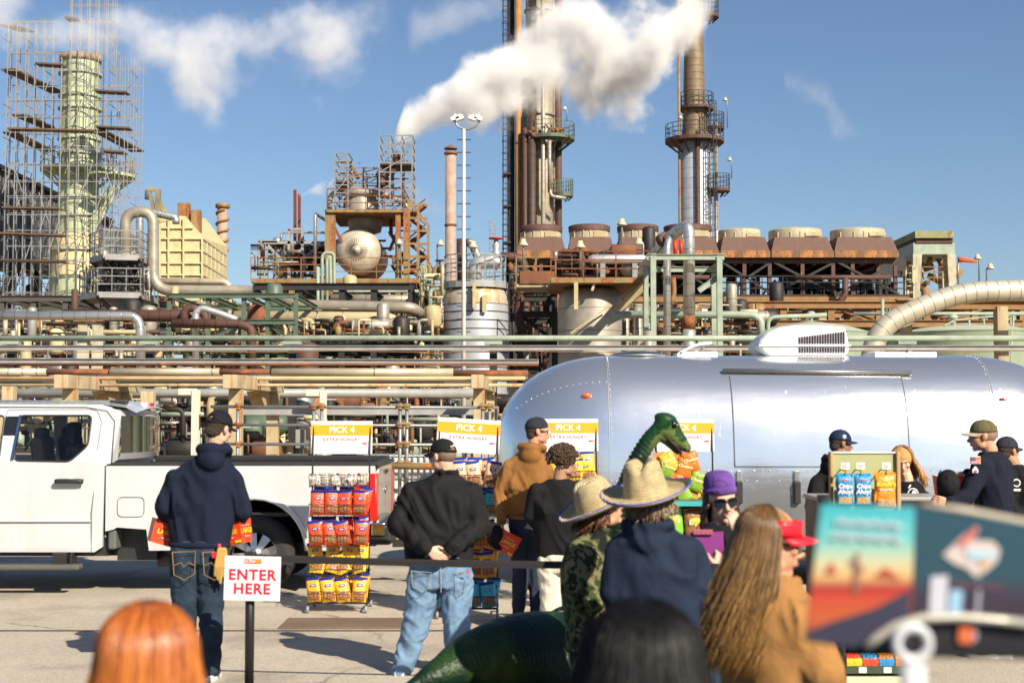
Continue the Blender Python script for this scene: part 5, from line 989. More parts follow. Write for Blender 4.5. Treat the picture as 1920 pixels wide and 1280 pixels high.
# rear wheel (dually looking single) and front wheel out of frame left
def wheel(x, yy, sgn=-1):
    w = part('wheel', MB().lathe([(.24, -.12), (.30, -.14), (.36, -.13), (.405, -.10), (.42, -.05), (.42, .12), (.30, .14)], (x, yy, .42), 40, Matrix.Rotation(PI / 2 * (-sgn) * -1, 3, 'X')), M_tire, t)
    o = yy - .06; rm = MB()
    rm.lathe([(.255, 0), (.27, -.03), (.24, -.02), (.235, .12)], (x, o, .42), 36, Matrix.Rotation(PI / 2, 3, 'X')); rm.lathe([(.0, .06), (.07, .06), (.085, .0), (.085, -.05)], (x, o, .42), 20, Matrix.Rotation(PI / 2, 3, 'X'))
    for k in range(8):
        a = 2 * PI * k / 8 + .2; d = V((math.cos(a), 0, math.sin(a))); e = V((-math.sin(a), 0, math.cos(a)))
        q = [(x, o - .02, .42)]; c0 = V((x, o - .035, .42)); 
        rm.add([c0 + d * .07 - e * .03, c0 + d * .07 + e * .03, c0 + d * .25 + e * .055 + V((0, .02, 0)), c0 + d * .25 - e * .055 + V((0, .02, 0)), c0 + d * .07 - e * .03 + V((0, .05, 0)), c0 + d * .07 + e * .03 + V((0, .05, 0)), c0 + d * .25 + e * .055 + V((0, .06, 0)), c0 + d * .25 - e * .055 + V((0, .06, 0))], [(0, 1, 2, 3), (4, 7, 6, 5), (0, 4, 5, 1), (1, 5, 6, 2), (2, 6, 7, 3), (3, 7, 4, 0)])
    part('rim', rm, M_alloy, w); part('brake', MB().cyl((x, yy + .05, .42), (x, yy + .1, .42), .2, seg=20), M_dark, w)
wheel(wx, YT + .17); wheel(wx, YT + 1.85)
# tail: light, tailgate, bumper, hitch
xt_ = TX(705)
part('tail_light', MB().add([side(TX(664), TZ(975), -.012), side(TX(664), TZ(887), -.012), side(TX(703), TZ(887), -.012), side(TX(705), TZ(975), -.012), V((xt_ + .015, YT + .02, TZ(975))), V((xt_ + .015, YT + .02, TZ(887))), V((xt_ + .015, YT + .18, TZ(887))), V((xt_ + .015, YT + .18, TZ(975)))], [(0, 1, 2, 3), (3, 2, 5, 4), (4, 5, 6, 7)]), MATS['red_lens'], t)
part('tail_light', MB().bb((xt_, YT + 1.83, TZ(980)), (xt_ + .02, YT + 1.99, TZ(890))), MATS['red_lens'], t)
tg = part('tailgate', MB().bb((xt_ - .05, YT + .19, TZ(985)), (xt_ + .012, YT + 1.82, TZ(876))), M_white, t, bevel=.02); part('badge', MB().ell((xt_ + .02, YT + 1.0, TZ(925)), (.012, .12, .05)), M_chrome, tg); part('gate_handle', MB().bb((xt_ + .008, YT + .9, TZ(893)), (xt_ + .03, YT + 1.15, TZ(886))), M_blk, tg)
part('gate_cap', MB().bb((xt_ - .08, YT + .1, TZ(876)), (xt_ + .03, YT + 1.9, TZ(868))), M_blk, tg, bevel=.012)
part('bumper', MB().bb((xt_ - .1, YT + .02, .52), (xt_ + .17, YT + 1.98, .74)), M_blk, t, bevel=.04); part('bumper_step', MB().bb((xt_ - .05, YT - .01, .62), (xt_ + .1, YT + .02, .76)), M_chrome, t, bevel=.02)
part('hitch', MB().bb((xt_ + .1, YT + .92, .42), (xt_ + .45, YT + 1.0, .50)).cyl((xt_ + .42, YT + .96, .5), (xt_ + .42, YT + .96, .58), .035), M_dark, t)
part('mud_flap', MB().bb((TX(575), YT + .1, .2), (TX(578), YT + .36, .55)), M_blk, t)
# black tripod-like strap at the cab rear (dark bar leaning across)
# ================================================================ POLISHED TRAILER
YA = 17.0
M_alu = bpy.data.materials.new('polished_aluminium'); M_alu.use_nodes = True; N = M_alu.node_tree.nodes; L = M_alu.node_tree.links; b = N['Principled BSDF']
b.inputs['Metallic'].default_value = .88; b.inputs['Base Color'].default_value = (.82, .83, .84, 1); b.inputs['Roughness'].default_value = .17
tc = N.new('ShaderNodeTexCoord')
def _n(scale, det, vec, dist=0): n = N.new('ShaderNodeTexNoise'); n.inputs['Scale'].default_value = scale; n.inputs['Detail'].default_value = det; n.inputs['Distortion'].default_value = dist; L.new(vec, n.inputs[0]); return n.outputs[0]
mp = N.new('ShaderNodeMapping'); mp.inputs['Scale'].default_value = (.5, 1, 2.2); L.new(tc.outputs['Object'], mp.inputs[0])
mp2 = N.new('ShaderNodeMapping'); mp2.inputs['Scale'].default_value = (6, 6, 1.1); mp2.inputs['Rotation'].default_value = (0, R(35), 0); L.new(tc.outputs['Object'], mp2.inputs[0])
bp = N.new('ShaderNodeBump'); bp.inputs['Strength'].default_value = .16; bp.inputs['Distance'].default_value = .03; L.new(_n(2.2, 2, mp.outputs[0]), bp.inputs['Height'])
bp2 = N.new('ShaderNodeBump'); bp2.inputs['Strength'].default_value = .06; bp2.inputs['Distance'].default_value = .004; L.new(_n(30, 5, tc.outputs['Object']), bp2.inputs['Height']); L.new(bp.outputs[0], bp2.inputs['Normal']); L.new(bp2.outputs[0], b.inputs['Normal'])
sr = N.new('ShaderNodeMapRange'); sr.inputs[1].default_value = .66; sr.inputs[2].default_value = .74; sr.inputs[3].default_value = 0; sr.inputs[4].default_value = .09; L.new(_n(3.4, 5, mp2.outputs[0], .6), sr.inputs[0])
rg_ = N.new('ShaderNodeMapRange'); rg_.inputs[3].default_value = .15; rg_.inputs[4].default_value = .25; L.new(_n(1.2, 5, tc.outputs['Object']), rg_.inputs[0])
ad = N.new('ShaderNodeMath'); ad.operation = 'ADD'; L.new(sr.outputs[0], ad.inputs[0]); L.new(rg_.outputs[0], ad.inputs[1]); L.new(ad.outputs[0], b.inputs['Roughness'])
XL, XR = gx(929, YA), gx(2010, YA); ztop = gz(668, YA); zbot = .42; hw = 1.22; capL = 1.35
t = thing('polished_trailer', 'long polished aluminium camping trailer with rounded end', 'trailer', ((XL + XR) / 2, YA, 0))
def sect(n=26):  # half profile near side -> over the top -> far side, (y, z) normalised
    pts = []
    H = ztop - zbot
    for k in range(n + 1):
        a = PI * k / n; c, s_ = math.cos(a), math.sin(a); e = 2 / 3.3
        y = -math.copysign(abs(c) ** e, c) * hw; zz_ = s_ ** e
        pts.append((y, zbot + .25 * 0 + H * zz_))
    return pts
S = sect(30); zc = 1.35
rings = []
def shell_ring(x, k, kz): return [V((x, YA + y * k, zc + (zz_ - zc) * (kz if zz_ > zc else (kz * .6 + .4)))) for y, zz_ in S]
nc = 12
for i in range(nc + 1):
    a = PI / 2 * i / nc; k = math.sin(a) ** .72; rings.append(shell_ring(XL + capL * (1 - math.cos(a)), max(k, .04), max(k, .04)))
for i in range(1, 24): rings.append(shell_ring(XL + capL + (XR - XL - 2 * capL) * i / 24, 1, 1))
for i in range(nc + 1):
    a = PI / 2 * (1 - i / nc); k = math.sin(a) ** .72; rings.append(shell_ring(XR - capL * (1 - math.cos(a)), max(k, .04), max(k, .04)))
mb = MB(); ns = len(S); mb.add([p for r_ in rings for p in r_], [(i * ns + k, i * ns + k + 1, (i + 1) * ns + k + 1, (i + 1) * ns + k) for i in range(len(rings) - 1) for k in range(ns - 1)] + [tuple(range(ns)), tuple((len(rings) - 1) * ns + k for k in range(ns))[::-1]], None, True)
part('shell', mb, M_alu, t)
def onshell(x, frac, off=.0): # frac 0..1 around profile near side bottom->far side bottom
    kx = 1
    if x < XL + capL: a = math.acos(max(-1, min(1, 1 - (x - XL) / capL))); kx = math.sin(a) ** .72
    if x > XR - capL: a = math.acos(max(-1, min(1, 1 - (XR - x) / capL))); kx = math.sin(a) ** .72
    f = frac * 30; i = min(29, int(f)); u = f - i
    def pt(i): y, zz_ = S[i]; return V((x, YA + y * kx, zc + (zz_ - zc) * (kx if zz_ > zc else (kx * .6 + .4))))
    p = pt(i).lerp(pt(i + 1), u); nrm = (pt(i + 1) - pt(i)).cross(V((1, 0, 0))).normalized(); 
    if nrm.dot(p - V((x, YA, 1.4))) < 0: nrm = -nrm
    return p + nrm * off
def frac_at_z(zv):
    best = min(range(0, 151), key=lambda k: abs(onshell((XL + XR) / 2, k / 300).z - zv)); return best / 300
# rivet seams
def rivets(pts, sp=.075, r=.008):
    mb = MB(); acc = 0
    for a, b_ in zip(pts, pts[1:]):
        d = (b_ - a).length; 
        while acc < d: mb.ell(a.lerp(b_, acc / d), r, None, 6, 4); acc += sp
        acc -= d
    return mb
rv = MB()
for xs_ in (XL + capL - .05, XR - capL + .05): rv.extend(rivets([onshell(xs_, k / 60, .002) for k in range(0, 31)]))
fq = frac_at_z(gz(715, YA - 1)); rv.extend(rivets([onshell(XL + .25 + (capL - .3) * k / 10, fq, .002) for k in range(11)]))
fz = frac_at_z(1.28); rv.extend(rivets([onshell(XL + capL + (XR - XL - 2 * capL) * k / 30, fz, .004) for k in range(31)], .085)); rv.extend(rivets([onshell(XL + capL + (XR - XL - 2 * capL) * k / 30, frac_at_z(1.18), .004) for k in range(31)], .12))
o = part('rivets', rv, M_alu, t)
sm = MB()
for xs_ in (XL + capL - .07, XR - capL + .07): sm.tube([onshell(xs_, k / 60, .0) for k in range(0, 31)], .005, 5)
part('panel_seam', sm, M_gbeam, t)
# awning hatch with dark rail
x0, x1 = gx(1372, YA - 1), gx(1696, YA - 1); f0, f1 = frac_at_z(gz(872, YA - 1)), frac_at_z(gz(706, YA - .6))
hp = MB(); pts = [onshell(x0, f0 + (f1 - f0) * k / 14, .006) for k in range(15)]; pts2 = [onshell(x1, f0 + (f1 - f0) * k / 14, .006) for k in range(15)]
hatch = part('serving_hatch', MB().add([p for a, b_ in zip(pts, pts2) for p in [a.lerp(b_, q / 8) for q in range(9)]], [(i * 9 + k, i * 9 + k + 1, (i + 1) * 9 + k + 1, (i + 1) * 9 + k) for i in range(14) for k in range(8)], None, True), M_alu, t)
sm = MB(); sm.tube([p + V((0, -.002, 0)) for p in pts], .006, 6); sm.tube([p + V((0, -.002, 0)) for p in pts2], .006, 6); sm.tube([pts[0], pts2[0]], .006, 6); part('hatch_gap', sm, M_seam, hatch)
part('awning_rail', MB().tube([onshell(gx(1352, YA - .7), frac_at_z(gz(699, YA - .7)), .03), onshell(gx(1702, YA - .7), frac_at_z(gz(703, YA - .7)), .03)], .028, 8), mat('rail_grey', (.22, .22, .23), .4, .6), t)
def mk(name, px, py, d, m, off=.01): x = gx(px, YA - 1.1); p = onshell(x, frac_at_z(gz(py, YA - 1.15)), off); return part(name, MB().ell(p, d), m, t)
mk('marker_light', 1101, 739, (.055, .03, .032), mat('amber_lens', (.75, .10, .01), .2, coat=1)); mk('marker_light', 1885, 748, (.05, .03, .02), MATS['red_lens'])
for px in (1384, 1492):
    p = onshell(gx(px, YA - 1.2), frac_at_z(gz(905, YA - 1.2)), .02); part('hatch_latch', MB().bb((p.x - .035, p.y - .05, p.z - .22), (p.x + .035, p.y, p.z + .02)), M_dark, t, bevel=.01); part('latch_plate', MB().bb((p.x - .03, p.y - .012, p.z + .02), (p.x + .03, p.y + .01, p.z + .14)), M_galv, t, bevel=.008)
part('belly_pan', MB().bb((XL + .5, YA - 1.15, .30), (XR - .5, YA + 1.15, .44)), M_dark, t)
for x in (gx(1560, YA), gx(1640, YA)): 
    w = part('wheel', MB().lathe([(.0, -.1), (.2, -.1), (.33, -.09), (.36, -.05), (.36, .1)], (x, YA - 1.02, .36), 28, Matrix.Rotation(PI / 2, 3, 'X')), M_tire, t)
# roof items
t2 = thing('roof_air_conditioner', 'white slotted air conditioner on the trailer roof', 'air conditioner', (gx(1508, YA), YA, ztop))
Mw = mat('white_moulded_plastic', (.62, .62, .62), .35, var=.03); ax = lambda p: gx(p, YA - .35); az = lambda p: gz(p, YA - .35)
prof_ = [(1420, 650), (1424, 638), (1440, 622), (1465, 612), (1500, 608), (1560, 609), (1590, 613), (1596, 640), (1598, 655), (1590, 668), (1440, 668), (1428, 660)]
vs = []; ys_ = [(-.36, .90), (-.33, .97), (-.25, 1), (.25, 1), (.33, .97), (.36, .90)]; cxm = ax(1510); czm = az(645)
for yo, kk in ys_: vs += [V((cxm + (ax(a) - cxm) * kk, YA - .35 + .36 + yo, czm + (az(b_) - czm) * kk)) for a, b_ in prof_]
m_ = len(prof_); body = MB().add(vs, [(i * m_ + k, i * m_ + (k + 1) % m_, (i + 1) * m_ + (k + 1) % m_, (i + 1) * m_ + k) for i in range(5) for k in range(m_)] + [tuple(range(m_))[::-1], tuple(5 * m_ + k for k in range(m_))], None, True)
part('cover', body, Mw, t2, bevel=.012)
mb = MB(); y0 = YA - .36
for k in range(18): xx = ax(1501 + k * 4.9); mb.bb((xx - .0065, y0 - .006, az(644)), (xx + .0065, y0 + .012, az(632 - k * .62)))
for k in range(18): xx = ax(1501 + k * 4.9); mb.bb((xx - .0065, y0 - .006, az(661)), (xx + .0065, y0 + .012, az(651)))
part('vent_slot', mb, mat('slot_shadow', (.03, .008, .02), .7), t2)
part('base_gasket', MB().bb((ax(1445), YA - .3, ztop - .03), (ax(1585), YA + .3, ztop + .03)), M_blk, t2)
part('lip', MB().bb((ax(1424), y0 - .012, az(649)), (ax(1597), y0 + .02, az(646))), Mw, t2)
t3 = thing('roof_vent', 'white roof vent with its lid propped open', 'vent', (gx(1310, YA), YA, ztop)); part('base', MB().bb((gx(1268, YA), YA - .3, ztop - .03), (gx(1340, YA), YA + .3, ztop + .045)), Mw, t3, bevel=.01)
a = at(1270, 663, YA - .3); b_ = at(1335, 640, YA - .3); mb = MB(); vs = []
for k in range(9): u = k / 8; p = a.lerp(b_, u) + V((0, 0, .04 * math.sin(PI * u))); vs += [p, p + V((0, .6, 0)), p + V((0, .6, -.03)), p + V((0, 0, -.03))]
mb.add(vs, [(i * 4 + k, i * 4 + (k + 1) % 4, (i + 1) * 4 + (k + 1) % 4, (i + 1) * 4 + k) for i in range(8) for k in range(4)] + [(3, 2, 1, 0), (32, 33, 34, 35)]); part('lid', mb, Mw, t3); part('strut', MB().bar(at(1322, 646, YA), at(1308, 664, YA), .02), Mw, t3)
t4 = thing('roof_fairing', 'low dark smoked dome on the trailer roof', 'vent', (gx(1195, YA), YA, ztop)); part('dome', MB().ell((gx(1195, YA), YA - .1, ztop - .01), (.34, .3, .075), None, 20, 10), mat('smoked_plastic', (.03, .045, .045), .15, coat=1), t4); part('rim', MB().ring((gx(1195, YA), YA - .1, ztop + .0), .33, .012, 24), M_galv, t4)
t5 = thing('roof_hatch', 'flat white hatch on the trailer roof right of the air conditioner', 'hatch', (gx(1690, YA), YA, ztop)); part('lid', MB().bb((gx(1630, YA), YA - .3, ztop - .03), (gx(1745, YA), YA + .3, ztop + .04)), Mw, t5, bevel=.012); part('knob', MB().ell((gx(1690, YA), YA - .3, ztop + .05), .015), M_dark, t5)
# ================================================================ PEOPLE
def fabric(name, col, rough=.85, fold=.22, scale=7., var=.1, sheen=.05, fuzz=.3):
    if name in MATS: return MATS[name]
    m = mat(name, col, rough, var=var, scale=6, sheen=0); N = m.node_tree.nodes; L = m.node_tree.links; b = N['Principled BSDF']
    tc = N.new('ShaderNodeTexCoord'); n = N.new('ShaderNodeTexNoise'); n.inputs['Scale'].default_value = scale; n.inputs['Detail'].default_value = 3; n.inputs['Distortion'].default_value = .8; L.new(tc.outputs['Object'], n.inputs[0])
    bp = N.new('ShaderNodeBump'); bp.inputs['Strength'].default_value = fold; bp.inputs['Distance'].default_value = .03; L.new(n.outputs[0], bp.inputs['Height'])
    n2 = N.new('ShaderNodeTexNoise'); n2.inputs['Scale'].default_value = 260; L.new(tc.outputs['Object'], n2.inputs[0]); b2 = N.new('ShaderNodeBump'); b2.inputs['Strength'].default_value = fuzz; b2.inputs['Distance'].default_value = .002; L.new(n2.outputs[0], b2.inputs['Height']); L.new(bp.outputs[0], b2.inputs['Normal']); L.new(b2.outputs[0], b.inputs['Normal'])
    b.inputs['Sheen Weight'].default_value = 0; b.inputs['Specular IOR Level'].default_value = .5 if rough < .7 else .12; return m
def skin(name, col):
    m = mat(name, col, .5, var=.06, scale=14); m.node_tree.nodes['Principled BSDF'].inputs['Subsurface Weight'].default_value = .08; m.node_tree.nodes['Principled BSDF'].inputs['Subsurface Radius'].default_value = (.02, .008, .004); return m
SK1 = skin('skin_light', (.62, .37, .26)); SK2 = skin('skin_tan', (.40, .21, .12)); SK3 = skin('skin_brown', (.27, .14, .08)); SK4 = skin('skin_ruddy', (.58, .28, .17))
M_lips = mat('lips', (.42, .13, .11), .4); M_eye = mat('eye_white', (.7, .68, .65), .2); M_iris = mat('iris', (.05, .03, .02), .15); M_shade = mat('sunglass_lens', (.008, .008, .01), .05, coat=1.)
M_hairb = mat('dark_brown_hair', (.035, .02, .012), .5, bump=.8, bscale=120); M_hairs = mat('short_brown_hair', (.05, .028, .016), .6, bump=.9, bscale=160)
def ridged(p, sc, seed=0.):
    q = V((p.x * sc[0] + seed, p.y * sc[1] + seed * .7, p.z * sc[2])); 
    q += noise.noise_vector(q * .5) * 1.3
    return 1 - abs(noise.noise(q)) * 2.2
def melt(name, mb, m, parent, vox=.01, sm=4, amp=0., sc=(9, 9, 4), seed=0., label=None, fn=None):
    """union the overlapping closed shapes of mb into one continuous skin, then press folds into it"""
    me = bpy.data.meshes.new('raw'); me.from_pydata(mb.v, [], mb.f); o = bpy.data.objects.new('raw', me); TMP.collection.objects.link(o)
    bm = bmesh.new(); bm.from_mesh(me); bmesh.ops.recalc_face_normals(bm, faces=bm.faces); bm.to_mesh(me); bm.free()
    r = o.modifiers.new('r', 'REMESH'); r.mode = 'VOXEL'; r.voxel_size = vox; s_ = o.modifiers.new('s', 'SMOOTH'); s_.factor = .5; s_.iterations = sm
    TMP.view_layers[0].update(); dg = TMP.view_layers[0].depsgraph; m2 = bpy.data.meshes.new_from_object(o.evaluated_get(dg)); m2.name = name
    bpy.data.objects.remove(o); bpy.data.meshes.remove(me); org = ORG[parent.name]
    m2.transform(Matrix.Translation(-org))
    if amp:
        amp *= .8
        co = [v.co.copy() for v in m2.vertices]; nr = [v.normal.copy() for v in m2.vertices]; out = []
        for p, n_ in zip(co, nr):
            q = V((p.x + p.z * .35, p.y, p.z - abs(p.x) * .5)); out.extend(p + n_ * (amp * (ridged(q, sc, seed) - .45)))
        m2.vertices.foreach_set('co', out)
    m2.materials.clear(); m2.materials.append(m); m2.polygons.foreach_set('use_smooth', [True] * len(m2.polygons)); m2.update()
    o = bpy.data.objects.new(name, m2); COL.objects.link(o); o.parent = parent; ORG[o.name] = org
    if label: o['label'] = label
    return o
def limb(mb, pts, rs, seg=12):
    pts = [V(p) for p in pts]; P = []; Q = []
    for i in range(len(pts) - 1):
        for k in range(4): t_ = k / 4; P.append(pts[i].lerp(pts[i + 1], t_)); Q.append(rs[i] * (1 - t_) + rs[i + 1] * t_)
    P.append(pts[-1]); Q.append(rs[-1]); mb.tube(P, Q, seg)
    for p, r in ((pts[0], rs[0]), (pts[-1], rs[-1])): mb.ell(p, r, None, 10, 7)
    for p, r in zip(pts[1:-1], rs[1:-1]): mb.ell(p, r * 1.02, None, 10, 7)
def loft(mb, rings, side, fwd, e=2.5, seg=24):
    vs = []
    for c, hw, hd in rings:
        for k in range(seg):
            a = 2 * PI * k / seg; ca, sa = math.cos(a), math.sin(a); vs.append(V(c) + side * math.copysign(abs(ca) ** (2 / e), ca) * hw + fwd * math.copysign(abs(sa) ** (2 / e), sa) * hd)
    n = len(rings); mb.add(vs, [(i * seg + k, i * seg + (k + 1) % seg, (i + 1) * seg + (k + 1) % seg, (i + 1) * seg + k) for i in range(n - 1) for k in range(seg)] + [tuple(range(seg))[::-1], tuple((n - 1) * seg + k for k in range(seg))], None, True)
def hand(mb, w, d, nrm, curl=.5, side=1, s=1., spread=.12):
    """palm, four fingers of different lengths and a thumb; d points to the fingers, nrm out of the back of the hand"""
    d = V(d).normalized(); nrm = V(nrm); nrm = (nrm - d * nrm.dot(d)).normalized(); x = d.cross(nrm).normalized() * side; w = V(w)
    loft(mb, [(w - d * .02 * s, .026 * s, .02 * s), (w + d * .015 * s, .032 * s, .018 * s), (w + d * .05 * s, .040 * s, .016 * s), (w + d * .085 * s, .042 * s, .013 * s)], x, nrm, 2.6, 14)
    for k, (L_, o) in enumerate(((.92, -.031), (1.05, -.0105), (1.0, .0105), (.8, .031))):
        p = w + d * .082 * s + x * o * s; dd = (d + x * o * spread * 30 * .2).normalized(); a = 0; pts = [p - dd * .012 * s, p]
        for j, l in enumerate((.040, .026, .021)):
            a += curl * (.7 + .5 * j) * (1 + .08 * k); q = dd * math.cos(a) - nrm * math.sin(a); pts.append(pts[-1] + q * l * L_ * s)
        limb(mb, pts, [.0095 * s, .0092 * s, .0086 * s, .0078 * s, .0066 * s], 8)
    p = w + d * .02 * s - x * .03 * s; q = (d * .65 - x * .75 - nrm * .35).normalized(); r = (d * .9 - x * .1 - nrm * (.4 + curl * .4)).normalized()
    limb(mb, [p, p + q * .038 * s, p + q * .038 * s + r * .03 * s, p + q * .038 * s + r * .052 * s], [.0135 * s, .0112 * s, .0098 * s, .0078 * s], 8)
class HF:  # head frame: x right of the person, y forward, z up
    def __init__(s, c, yaw, pitch=0, roll=0, k=1.):
        s.c = V(c); s.k = k; s.M = (Matrix.Rotation(R(-yaw), 3, 'Z') @ Matrix.Rotation(R(-pitch), 3, 'X') @ Matrix.Rotation(R(roll), 3, 'Y'))
    def p(s, x, y, z): return s.c + s.M @ (V((x, y, z)) * s.k)
    def d(s, x, y, z): return s.M @ V((x, y, z))
    def e(s, mb, x, y, z, rx, ry, rz, seg=14, rings=9): mb.ell(s.p(x, y, z), (rx * s.k, ry * s.k, rz * s.k), s.M, seg, rings)
def head(mb, h, female=False):
    h.e(mb, 0, -.014, .036, .077, .096, .086, 20, 14); h.e(mb, 0, .026, -.028, .060 if female else .064, .062, .083, 18, 12)
    h.e(mb, 0, .060, -.094, .024, .022, .020); [h.e(mb, q * .043, .012, -.066, .020, .034, .028) for q in (-1, 1)]
    h.e(mb, 0, .074, .026, .050, .020, .013); [h.e(mb, q * .040, .064, -.016, .022, .022, .021) for q in (-1, 1)]
    limb(mb, [h.p(0, .083, .012), h.p(0, .098, -.014), h.p(0, .108, -.031)], [.008 * h.k, .010 * h.k, .0135 * h.k], 8); h.e(mb, 0, .097, -.038, .0185, .013, .010)
    h.e(mb, 0, .080, -.062, .026, .014, .015); [h.e(mb, q * .077, -.004, -.002, .009, .021, .031) for q in (-1, 1)]; [h.e(mb, q * .083, -.010, .003, .007, .015, .024) for q in (-1, 1)]
def face_parts(t, body, h, shades=False, lips=None, eyes=True):
    mb = MB(); h.e(mb, 0, .0915, -.0590, .021, .007, .0045); h.e(mb, 0, .090, -.0665, .018, .0075, .0055); part('lips', mb, lips or M_lips, t)
    if eyes and not shades:
        for q in (-1, 1): 
            mb = MB(); h.e(mb, q * .031, .072, .006, .0125, .0125, .0085); e = part('eye', mb, M_eye, t); mb = MB(); h.e(mb, q * .031, .0805, .006, .005, .0045, .005); part('iris', mb, M_iris, e)
            mb = MB(); limb(mb, [h.p(q * .016, .089, .024), h.p(q * .032, .089, .029), h.p(q * .048, .078, .024)], [.0025, .003, .002], 6); part('eyebrow', mb, M_hairb, t)
def glasses(t, h, w=.030, hh=.021, frame=M_blk):
    g = MB()
    for q in (-1, 1):
        pts = []
        for yy in (.098, .103):
            for k in range(16):
                a = 2 * PI * k / 16; ca, sa = math.cos(a), math.sin(a); x = q * .034 + math.copysign(abs(ca) ** .75, ca) * w; z_ = .003 + math.copysign(abs(sa) ** .75, sa) * hh * (1 if sa > 0 else 1.05)
                pts.append(h.p(x, yy - abs(x) ** 2 * 6.5 + .001, z_))
        g.add(pts, [tuple(range(16)), tuple(range(31, 15, -1))] + [(k, (k + 1) % 16, 16 + (k + 1) % 16, 16 + k) for k in range(16)])
    o = part('sunglasses', g, M_shade, t); f = MB(); f.bar(h.p(-.008, .104, .010), h.p(.008, .104, .010), .005)
    for q in (-1, 1): f.tube([h.p(q * .062, .078, .010), h.p(q * .078, .05, .010), h.p(q * .082, -.005, .012), h.p(q * .080, -.022, -.002)], .0032, 6)
    part('temple', f, frame, o)
def cap(t, h, m, mbrim=None, back=True, logo=None, lift=.0, emblem=None):
    n = 20; mb = MB(); vs = []; rings = 9
    for i in range(rings + 1):
        th = PI / 2 * i / rings
        for k in range(n):
            a = 2 * PI * k / n; r_ = math.cos(th) ** .8; vs.append(h.p(.088 * r_ * math.cos(a), -.012 + .108 * r_ * math.sin(a), .034 + lift + .098 * math.sin(th) ** 1.05))
    fs = [(i * n + k, i * n + (k + 1) % n, (i + 1) * n + (k + 1) % n, (i + 1) * n + k) for i in range(rings) for k in range(n)]
    if back:   # half round opening above the strap
        def hole(f): 
            c = sum((vs[i] for i in f), V((0, 0, 0))) / len(f); q = h.M.transposed() @ (c - h.c) / h.k; return q.y < -.06 and (abs(q.x) / .040) ** 2 + ((q.z - .045 - lift) / .040) ** 2 < 1
        fs = [f for f in fs if not hole(f)]
    crown = part('cap_crown', MB().add(vs, fs, None, True), m, t); so = crown.modifiers.new('thick', 'SOLIDIFY'); so.thickness = .003
    part('cap_button', MB().ell(h.p(0, -.012, .133 + lift), .007), m, crown)
    if back: part('cap_strap', MB().tube([h.p(.075 * math.cos(R(a)), -.012 + .107 * math.sin(R(a)), .036 + lift) for a in range(-140, -35, 10)], .011, 6), m, crown)
    sd = MB(); 
    for k in range(3): a = PI * k / 3 + PI / 6; sd.tube([h.p(.0895 * math.cos(th) ** .8 * math.cos(a) if math.cos(th) > 0 else -.0895 * (-math.cos(th)) ** .8 * math.cos(a), -.012 + (.1095 * (abs(math.cos(th)) ** .8) * (1 if math.cos(th) > 0 else -1)) * math.sin(a), .035 + lift + .098 * math.sin(th) ** 1.05) for th in [PI * j / 16 for j in range(1, 16)] if not (back and (math.sin(a) * math.cos(th)) < -.4)], .0012, 4, False)
    part('cap_seam', sd, m, crown)
    b = MB(); vs = []
    for i in range(7):
        for k in range(15):
            a = PI * (k / 14) * .86 + PI * .07; u = i / 6; x = .085 * math.cos(a); y = -.012 + .103 * math.sin(a) + u * .072 * math.sin(a) ** .6; z_ = .036 + lift - .010 * u - 1.9 * x * x * (1 + u)
            vs.append(h.p(x * (1 - .0 * u), y, z_))
    fs = [(i * 15 + k, i * 15 + k + 1, (i + 1) * 15 + k + 1, (i + 1) * 15 + k) for i in range(6) for k in range(14)]
    o = part('cap_brim', MB().add(vs, fs, None, True), mbrim or m, crown); so = o.modifiers.new('thick', 'SOLIDIFY'); so.thickness = .004
    if logo:
        txt, lm, yawp, sz = logo; tm = text_mb(txt, sz, .0012); M4 = basis(h.p(.0915 * math.sin(R(yawp)), -.012 + .1115 * math.cos(R(yawp)), .075 + lift), h.d(-math.cos(R(yawp)), math.sin(R(yawp)), 0), h.d(-.35 * math.sin(R(yawp)), -.35 * math.cos(R(yawp)), 1)); part('cap_lettering', MB().extend(tm, M4), lm, crown)
    if emblem:
        lm, yawp, sz = emblem; part('cap_emblem', MB().ell(h.p(.084 * math.sin(R(yawp)), -.012 + .103 * math.cos(R(yawp)), .068 + lift), (sz * .25, sz, sz), h.M @ Matrix.Rotation(R(90 - yawp), 3, 'Z') , 14, 9), lm, crown)
    return crown
def short_hair(t, h, m, top=True, amp=.004, thick=1.0):
    mb = MB(); h.e(mb, 0, -.022, .030, .081 * thick, .097 * thick, .086 * thick if top else .07, 20, 14); h.e(mb, 0, -.05, -.02, .066 * thick, .062 * thick, .06, 16, 10)
    return melt('hair', mb, m, t, .006, 2, amp, (60, 60, 60))
